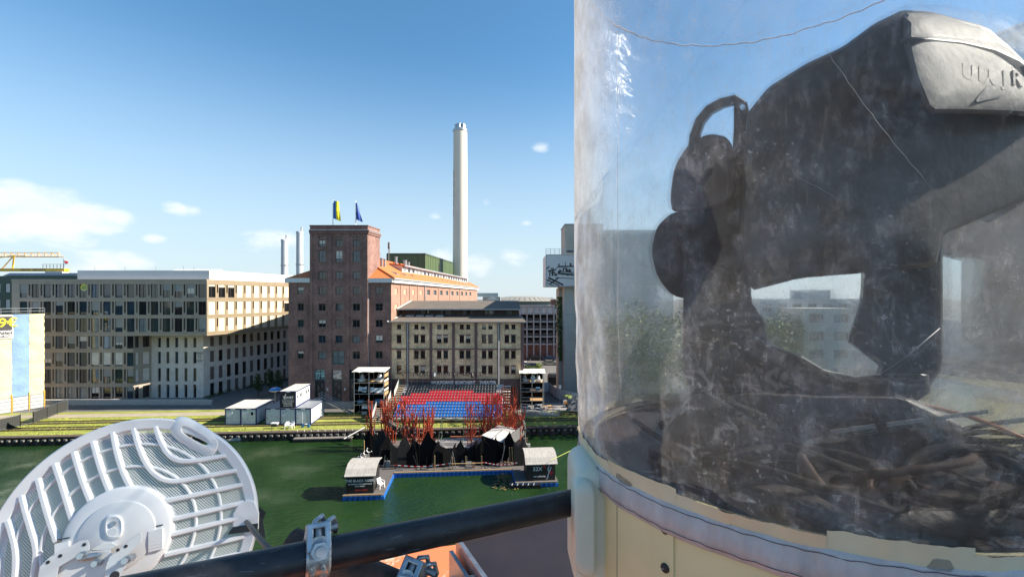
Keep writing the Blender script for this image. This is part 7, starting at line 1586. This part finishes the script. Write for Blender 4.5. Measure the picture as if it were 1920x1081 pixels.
def dome():
    root = E('weather_dome','clear plastic weather dome on a pale yellow drum in the foreground','weather dome',(CX,CY_,18.4))
    na = 220; zs = [ZR-.006+.012*i for i in range(0,int((ZS-ZR)/.012)+1)]; rings = []
    def rad(a_,z_):
        t = max(0,1-(z_-ZR)/.42); c_,s_ = math.cos(a_),math.sin(a_)
        r_ = CR*(1-.030*t**2)
        r_ += .006*noise.noise(Vector((c_*2.2,s_*2.2,z_*1.6)))+.010*t*noise.noise(Vector((c_*7,s_*7,z_*13)))+.005*t*noise.noise(Vector((c_*16,s_*16,z_*26+4)))+.0012*noise.noise(Vector((c_*30,s_*30,z_*3)))
        return r_
    for z_ in zs: rings.append([pol(q*math.tau/na,rad(q*math.tau/na,z_),z_) for q in range(na)])
    zt = zs[-1]
    for k in range(1,9): t = k/8*1.45; rings.append([pol(q*math.tau/na,CR*math.cos(t),zt+.26*math.sin(t)) for q in range(na)])
    MB().loft(rings,False).build('cover_sheet',PVC,root,True)
    SM = M('seam_tape',(.80,.70,.72),.6,var=.3,scale=60); pts = []
    for q in range(181):
        a_ = q*math.tau/180; pts.append(pol(a_,CR*1.003,ZS+.004*noise.noise(Vector((math.cos(a_)*9,math.sin(a_)*9,1)))+.002*math.sin(q*1.9)))
    MB().tube(pts,.0019,6).build('seam',SM,root,True)
    a_ = math.atan2(1.30-CY_,.305-CX); MB().tube([pol(a_+.003*math.sin(z_*14),rad(a_,z_)+.001,z_) for z_ in zs[::3]],.0011,5).build('seam',SM,root,True)
    def on_sheet(px,py):
        k_ = (px-PX)/F; d_ = Vector((k_,1)); d_.normalize(); c2 = Vector((CX,CY_)); b2 = d_.dot(c2); h2 = math.sqrt(max(0,CR*CR-(c2.length_squared-b2*b2))); q2 = d_*(b2-h2); a2 = math.atan2(q2.y-CY_,q2.x-CX); z2 = wz(py,q2.y); return pol(a2,rad(a2,z2)+.0012,z2)
    CRS = M('crease_pale',(.20,.20,.21),.4)
    for ln,r_ in ((((1545,90),(1600,170),(1665,255),(1730,330),(1800,420)),.0011),(((1470,325),(1530,350),(1590,385)),.0008),(((1640,560),(1690,650),(1720,700)),.0007),(((1150,430),(1152,560),(1150,690)),.0007),(((1345,770),(1440,800),(1560,850)),.0011),(((1330,835),(1450,862),(1505,870)),.0012)):
        pts = []
        for i in range(len(ln)-1):
            for k_ in range(6): t = k_/6; pts.append(on_sheet(ln[i][0]+(ln[i+1][0]-ln[i][0])*t+1.5*math.sin(k_*2.2+i),ln[i][1]+(ln[i+1][1]-ln[i][1])*t))
        n_ = len(pts); r_ *= .32; MB().tube(pts,[r_*(.25+.75*math.sin(math.pi*(i+.5)/n_)) for i in range(n_)],5).build('crease',CRS,root,True)
    # hem with stitching
    prof = [(CR*.966,.002),(CR*.978,-.001),(CR*.984,-.006),(CR*.990,-.028),(CR*.988,-.047),(CR*.976,-.051)]; rings = []
    for (r_,z_) in prof: rings.append([pol(q*math.tau/240,r_+.0022*noise.noise(Vector((math.cos(q*math.tau/240)*14,math.sin(q*math.tau/240)*14,z_*40))),ZR+z_+.0022*noise.noise(Vector((math.cos(q*math.tau/240)*11,math.sin(q*math.tau/240)*11,7)))) for q in range(240)])
    hem = MB().loft(rings,False).build('hem',HEM,root,True)
    for (r_,z_) in ((CR*.985,-.008),(CR*.990,-.041)):
        MB().tube([pol(q*math.tau/360,r_+.001+.0008*math.sin(q*2.1),ZR+z_+.0007*math.sin(q*1.3)+.0018*noise.noise(Vector((math.cos(q*math.tau/360)*11,math.sin(q*math.tau/360)*11,7)))) for q in range(361)],.0006,4).build('stitching',M('thread',(.14,.11,.13),.8),hem,True)
    # cream tape strips above the hem, torn ends
    for k,(a0,a1,h_) in enumerate(((R(176),R(201),.018),(R(200.5),R(219),.024),(R(218),R(243),.016),(R(243),R(262),.023),(R(261),R(292),.014),(R(120),R(176),.017),(R(20),R(120),.016))):
        mb = MB(); n = 40; i0 = 0
        for q in range(n+1):
            a_ = a0+(a1-a0)*q/n; j = .0015*noise.noise(Vector((a_*30,k,0))); mb.v += [tuple(pol(a_,CR*.975+.002,ZR-.004)),tuple(pol(a_,rad(a_,ZR+h_)+.004,ZR+h_+j))]
        for q in range(n): mb.f.append((2*q,2*q+2,2*q+3,2*q+1))
        mb.build('tape',TAPE_Y,root,True)
    # drum
    DR = .436; mb = MB().lathe((CX,CY_,ZR),[(DR*.93,-.0),(DR,-.01),(DR,-1.27),(DR*.9,-1.29)],160); mb.build('drum',YEL,root,True,auto=40)
    MB().lathe((CX,CY_,ZR),[(.001,-.012),(DR*.94,-.012),(DR*.96,.004),(DR*.985,.004)],80).build('lid',M('lid_black',(.014,.012,.011),.6,scale=11,col2=(.05,.030,.024),bump=.3,bscale=40),root,True,auto=40)
    # riveted overlap strip with screws
    def strip_(a0,a1,z0,z1,r0,r1,mat,nm):
        n = 10; A = []
        rings = [[pol(a0+(a1-a0)*q/n,r_,z_) for q in range(n+1)] for (r_,z_) in ((r0,z0),(r1,z0),(r1,z1),(r0,z1))]
        mb = MB(); mb.loft([list(x) for x in zip(*rings)],True); return mb.build(nm,mat,root,False,fix=True)
    def ang(px,py):   # angle on the drum where the line of sight through the pixel meets it
        k = (px-PX)/F; d_ = Vector((k,1)).normalized(); c_ = Vector((CX,CY_)); b_ = d_.dot(c_); h_ = math.sqrt(max(0,DR*DR-(c_.length_squared-b_*b_))); q = d_*(b_-h_); return math.atan2(q.y-CY_,q.x-CX), q.y
    a0,_ = ang(1228,1000); a1,_ = ang(1265,1000); strip_(a0,a1,ZR-1.2,ZR-.03,DR-.002,DR+.0035,YEL,'overlap_strip')
    for (px,py) in ((1250,990),(1250,1062)):
        a_,y_ = ang(px,py); zz = wz(py,y_); c_ = pol(a_,DR+.0035,zz); nrm = Vector((math.cos(a_),math.sin(a_),0)); s_ = MB().tube([c_,c_+nrm*.0022,c_+nrm*.0042],[.0072,.0070,.0045],18).build('screw',BLACK,root,True,auto=40)
        MB().box(-.0035,.0035,-.0006,.0006,-.0008,.0008).build('drive_slot',FR_GREY,s_).location = c_+nrm*.0043
    a0,_ = ang(1157,1000); strip_(a0-.004,a0+.004,ZR-1.2,ZR-.05,DR-.002,DR+.0006,M('drum_line',(.44,.40,.24),.6),'mould_line')
    # rounded latch boxes on the left flank
    def cap(x0,x1,y0,y1,Yc,t,nm='latch'):
        pts = []; w_ = (x1-x0)/2; xm = (x0+x1)/2
        for k in range(9): a_ = math.pi-math.pi*k/8; pts.append((xm+w_*math.cos(a_)*1.0,y0+w_*.9-w_*.9*math.sin(a_)))
        for k in range(5): a_ = -math.pi/2*k/4*1.0; pts.append((x1-8+8*math.cos(a_),y1-8-8*math.sin(a_)))
        for k in range(9): a_ = math.pi*k/8; 
        pts += [(x0+20,y1),(x0+6,y1-10),(x0,y1-26)]
        c_ = sum((W(x,y,Yc) for x,y in pts),Vector())/len(pts); rings = []
        for (k,d_) in ((.72,-t/2),(.9,-t*.47),(.97,-t*.38),(1,-t*.2),(1,t*.5)): rings.append([c_+(W(x,y,Yc)-c_)*k+Vector((0,d_,0)) for x,y in pts])
        return MB().loft(rings).build(nm,LATCH,root,True,auto=60)
    cap(1071,1131,852,1086,.89,.12); cap(1074,1112,893,1072,.835,.05); cap(1093,1120,838,900,.96,.06)
    return root
dm = dome()
LAMP = M('lamp_plastic',(.012,.0115,.0115),.45,scale=22,col2=(.034,.028,.025),bump=.15,bscale=30,spec=.4); LAMP2 = M('lamp_cover_grey',(.10,.10,.098),.65,var=.2,scale=25,bump=.2,bscale=35,spec=.3)
def chaik(pts,k=2):
    for _ in range(k):
        o = []
        for i in range(len(pts)): a_,b_ = pts[i],pts[(i+1)%len(pts)]; o += [(a_[0]*.8+b_[0]*.2,a_[1]*.8+b_[1]*.2),(a_[0]*.2+b_[0]*.8,a_[1]*.2+b_[1]*.8)]
        pts = o
    return pts
def chaik2(pts,k=1,r=.14):
    for _ in range(k):
        o = []
        for i in range(len(pts)): a_,b_ = pts[i],pts[(i+1)%len(pts)]; o += [(a_[0]*(1-r)+b_[0]*r,a_[1]*(1-r)+b_[1]*r),(a_[0]*r+b_[0]*(1-r),a_[1]*r+b_[1]*(1-r))]
        pts = o
    return pts
def body(nm,pts,Y,t,parent,mat=LAMP,prof=((.72,.0),(.945,.0),(.975,.012),(.992,.045),(1,.14),(1,.7),(.98,.9),(.9,1)),k=1,r=.14,depth=None):
    """A moulded housing: its outline, rounded front edge, thickness t behind depth Y."""
    pts = chaik2(pts,k,r); cx = sum(p[0] for p in pts)/len(pts); cy_ = sum(p[1] for p in pts)/len(pts); YF = depth or (lambda x,y: Y); rings = []
    for (s_,d_) in prof:
        ring = []
        for (x,y) in pts: xx,yy = cx+(x-cx)*s_,cy_+(y-cy_)*s_; ring.append(W(xx,yy,YF(xx,yy)+d_*t))
        rings.append(ring)
    return MB().loft(rings).build(nm,mat,parent,True,auto=28)
def lamp():
    root = E('moving_head_lamp','large black moving head stage lamp inside the plastic dome','stage lamp',(.6,.9,ZR))
    # the head: front plane turns away a little to the right
    HF = lambda x,y: .70+.0003*max(0,x-1740)
    hd = body('head',[(1394,330),(1400,214),(1440,164),(1512,119),(1580,88),(1640,44),(1692,19),(1745,22),(1850,50),(1905,98),(1972,175),(1985,290),(1940,368),(1850,404),(1768,440),(1755,500),(1616,512),(1500,521),(1405,546),(1388,440)],.70,.26,root,depth=HF,k=1,r=.1)
    CVF = lambda x,y: .605+.0004*(x-1694)+.0003*(215-y)
    cv = body('head_cover',[(1694,24),(1745,26),(1848,54),(1903,100),(1966,172),(1980,222),(1900,217),(1800,214),(1738,214),(1708,140),(1694,80)],.6,.10,hd,LAMP2,((.4,-.20),(.7,-.16),(.88,-.09),(.96,.0),(1,.14),(1,.5)),1,.12,CVF)
    MB().tube([W(x,y,CVF(x,y)-.013) for x,y in ((1694,76),(1740,77),(1800,83),(1860,97),(1905,118),(1945,150),(1975,190))],.0045,8).build('bezel',LAMP,hd,True)
    q0,q1,q2,q3 = (W(x,y,CVF(x,y)) for x,y in ((1820,138),(1880,151),(1850,120),(1850,160))); tu = q1-q0; tv = q2-q3
    for (s_,x,y,fl) in (('U',1812,138,1),('I',1834,142,1),('Y',1852,144,-1),('J',1880,149,1),('R',1904,150,1)): text('lettering',s_,LAMP2,cv,W(x,y,CVF(x,y)-.017),tu*fl,tv*fl,.040,.0025,font_off=.0004)
    for a_,b_ in (((1848,163),(1828,190)),((1828,190),(1872,182))): MB().bar(W(*a_,CVF(*a_)-.017),W(*b_,CVF(*b_)-.017),.0035).build('mark',LAMP,cv)
    # yoke
    body('yoke_arm',[(1283,380),(1300,300),(1385,275),(1412,340),(1408,480),(1409,566),(1434,600),(1438,634),(1446,750),(1300,752),(1280,690),(1281,560)],.80,.17,root)
    body('yoke_arm',[(1616,430),(1767,400),(1768,560),(1767,690),(1736,735),(1648,752),(1640,702),(1652,688),(1602,650),(1588,640),(1613,560)],.82,.17,root)
    body('yoke_bridge',[(1284,690),(1425,634),(1500,668),(1545,694),(1604,706),(1655,701),(1742,700),(1745,735),(1700,765),(1640,790),(1310,790)],.80,.17,root,k=1,r=.08)
    MB().tube([W(x,y,.795) for x,y in ((1415,632),(1460,652),(1502,668),(1545,694),(1604,706),(1650,701),(1705,664),(1762,615))],.0011,6).build('guard_rim',M('rim_pale',(.22,.23,.25),.4),root,True)
    body('arm_cap',[(1256,372),(1264,312),(1292,268),(1330,250),(1366,257),(1384,300),(1374,384),(1262,402)],.78,.15,root,M('lamp_brown',(.085,.065,.058),.5,scale=30,col2=(.13,.10,.09),bump=.2,bscale=90),k=2,r=.2)
    body('arm_hub',[(1220,472),(1230,425),(1262,396),(1305,398),(1310,562),(1262,556),(1233,522)],.82,.15,root,k=2,r=.2)
    # strap handle, flat section
    path = ((1299,290),(1303,255),(1313,228),(1330,207),(1354,194),(1378,188),(1392,197),(1397,225),(1403,270)); rings = []
    for i,(x,y) in enumerate(path):
        a_,b_ = path[max(0,i-1)],path[min(len(path)-1,i+1)]; dx,dy = b_[0]-a_[0],b_[1]-a_[1]; l_ = math.hypot(dx,dy); nx_,ny_ = -dy/l_*10.5,dx/l_*10.5
        rings.append([W(x+nx_*k_,y+ny_*k_,.775+d_) for k_,d_ in ((-.8,0),(-1,.008),(-1,.03),(-.8,.038),(.8,.038),(1,.03),(1,.008),(.8,0))])
    MB().loft(rings).build('carry_handle',LAMP,root,True,auto=30)
    body('handle_root',[(1376,196),(1396,186),(1402,215),(1406,305),(1372,305),(1376,240)],.775,.05,root,r=.1)
    q = W(1391,203,.772); MB().tube([q+Vector((0,.004,0)),q+Vector((0,-.003,0))],.005,12).build('rivet',M('chrome2',(.7,.7,.7),.2,1),root,True,auto=40)
    # low base on the lid with cable gear around it
    prof = [(.27,.90),(.33,.70),(.45,.60),(.75,.60),(.87,.70),(.92,.90),(.85,1.12),(.36,1.12)]; c_ = Vector((.6,.87)); BBK = M('base_black',(.013,.012,.012),.55,scale=14,col2=(.032,.024,.021),bump=.6,bscale=30)
    rings = [[Vector((c_.x+(x-c_.x)*k,c_.y+(y-c_.y)*k,ZR+z_)) for x,y in prof] for k,z_ in ((1,-.008),(1,.008),(.99,.016),(.97,.022),(.86,.024))]
    MB().loft(rings).build('base',BBK,root,True,auto=30)
    body('yoke_foot',[(1245,800),(1296,738),(1420,735),(1560,742),(1700,742),(1800,790),(1812,850),(1700,880),(1500,890),(1300,880),(1240,850)],.70,.30,root,BBK,r=.1)
    for (xa,ya,xb,yb) in ((1556,810,1640,798),(1662,796,1732,786),(1752,784,1852,770)): MB().bar(W(xa,ya,.690),W(xb,yb,.692),.0012,.0062,up=(0,.0,1)).build('marking_tape',CONC_D,root)
    return root
lp = lamp()
t_ = E('orange_cable','thin orange cable leaving the base of the lamp to the right','cable',(.8,.8,19.8)); MB().tube([W(1690,752,.88),W(1760,766,.80),W(1810,778,.74),W(1870,800,.70),W(1960,838,.66)],.0034,8).build('cable',M('cable_orange',(.75,.20,.06),.5),t_,True)
t_ = E('cable_coil','loose coil of black cables on the drum lid beneath the lamp','cable',(.4,.8,ZR)); rs_ = random.Random(4); CBK = M('cable_black',(.010,.010,.011),.8,var=.4,scale=30,spec=.15); CBR = M('cable_brown',(.045,.026,.021),.8,spec=.15)
for k in range(34):
    c_ = Vector((.36+rs_.uniform(-.05,.16),.86+rs_.uniform(-.15,.16),ZR+.004)) if k < 14 else Vector((rs_.uniform(.36,.86),rs_.uniform(.58,.74),ZR+.018)); r_ = rs_.uniform(.05,.12); a0 = rs_.uniform(0,6.28); sp_ = rs_.uniform(2.0,5.2); pts = []
    pts = []
    for i in range(15):
        a_ = a0+sp_*i/14; p_ = c_+Vector((r_*1.2*math.cos(a_),r_*math.sin(a_),.012+.012*(k%14)/3+.02*math.sin(i*.5+k))); dxy = Vector((p_.x-CX,p_.y-CY_))
        if dxy.length > .40: dxy = dxy.normalized()*.40; p_ = Vector((CX+dxy.x,CY_+dxy.y,p_.z))
        pts.append(p_)
    MB().tube(pts,rs_.uniform(.004,.0075),8).build('cable',CBR if k%5 == 0 else CBK,t_,True)
# second dome and lamp standing to the right, behind
off = Vector((1.47,.78,.0))
d2 = copy_tree(dm); d2.location = off; d2['label'] = 'second plastic weather dome behind the near one at the right edge'
l2 = copy_tree(lp); l2['label'] = 'second stage lamp dimly seen behind the near dome'
for o in (dm,d2): o['group'] = 'plastic weather domes'
for o in (lp,l2): o['group'] = 'stage lamps under the domes'
rz = R(150); l2.rotation_euler = (0,0,rz); cc = Vector((.6,.9,0)); rc = Matrix.Rotation(rz,3,'Z') @ cc; l2.location = cc+off-rc

# ------------------------------------------------------------------ put each thing's origin at its base
bpy.context.view_layer.update()
for o in list(COL.objects):
    if o.type == 'EMPTY' and o.parent is None and o.children and o.location.length < 1e-9 and abs(o.rotation_euler.z) < 1e-9:
        pts = []
        for ch in o.children:
            if ch.type == 'MESH': pts += [ch.matrix_world @ Vector(b_) for b_ in ch.bound_box]
        if not pts: continue
        base = Vector(((min(p.x for p in pts)+max(p.x for p in pts))/2,(min(p.y for p in pts)+max(p.y for p in pts))/2,min(p.z for p in pts)))
        o.location = base
        for ch in o.children: ch.location = ch.location-base
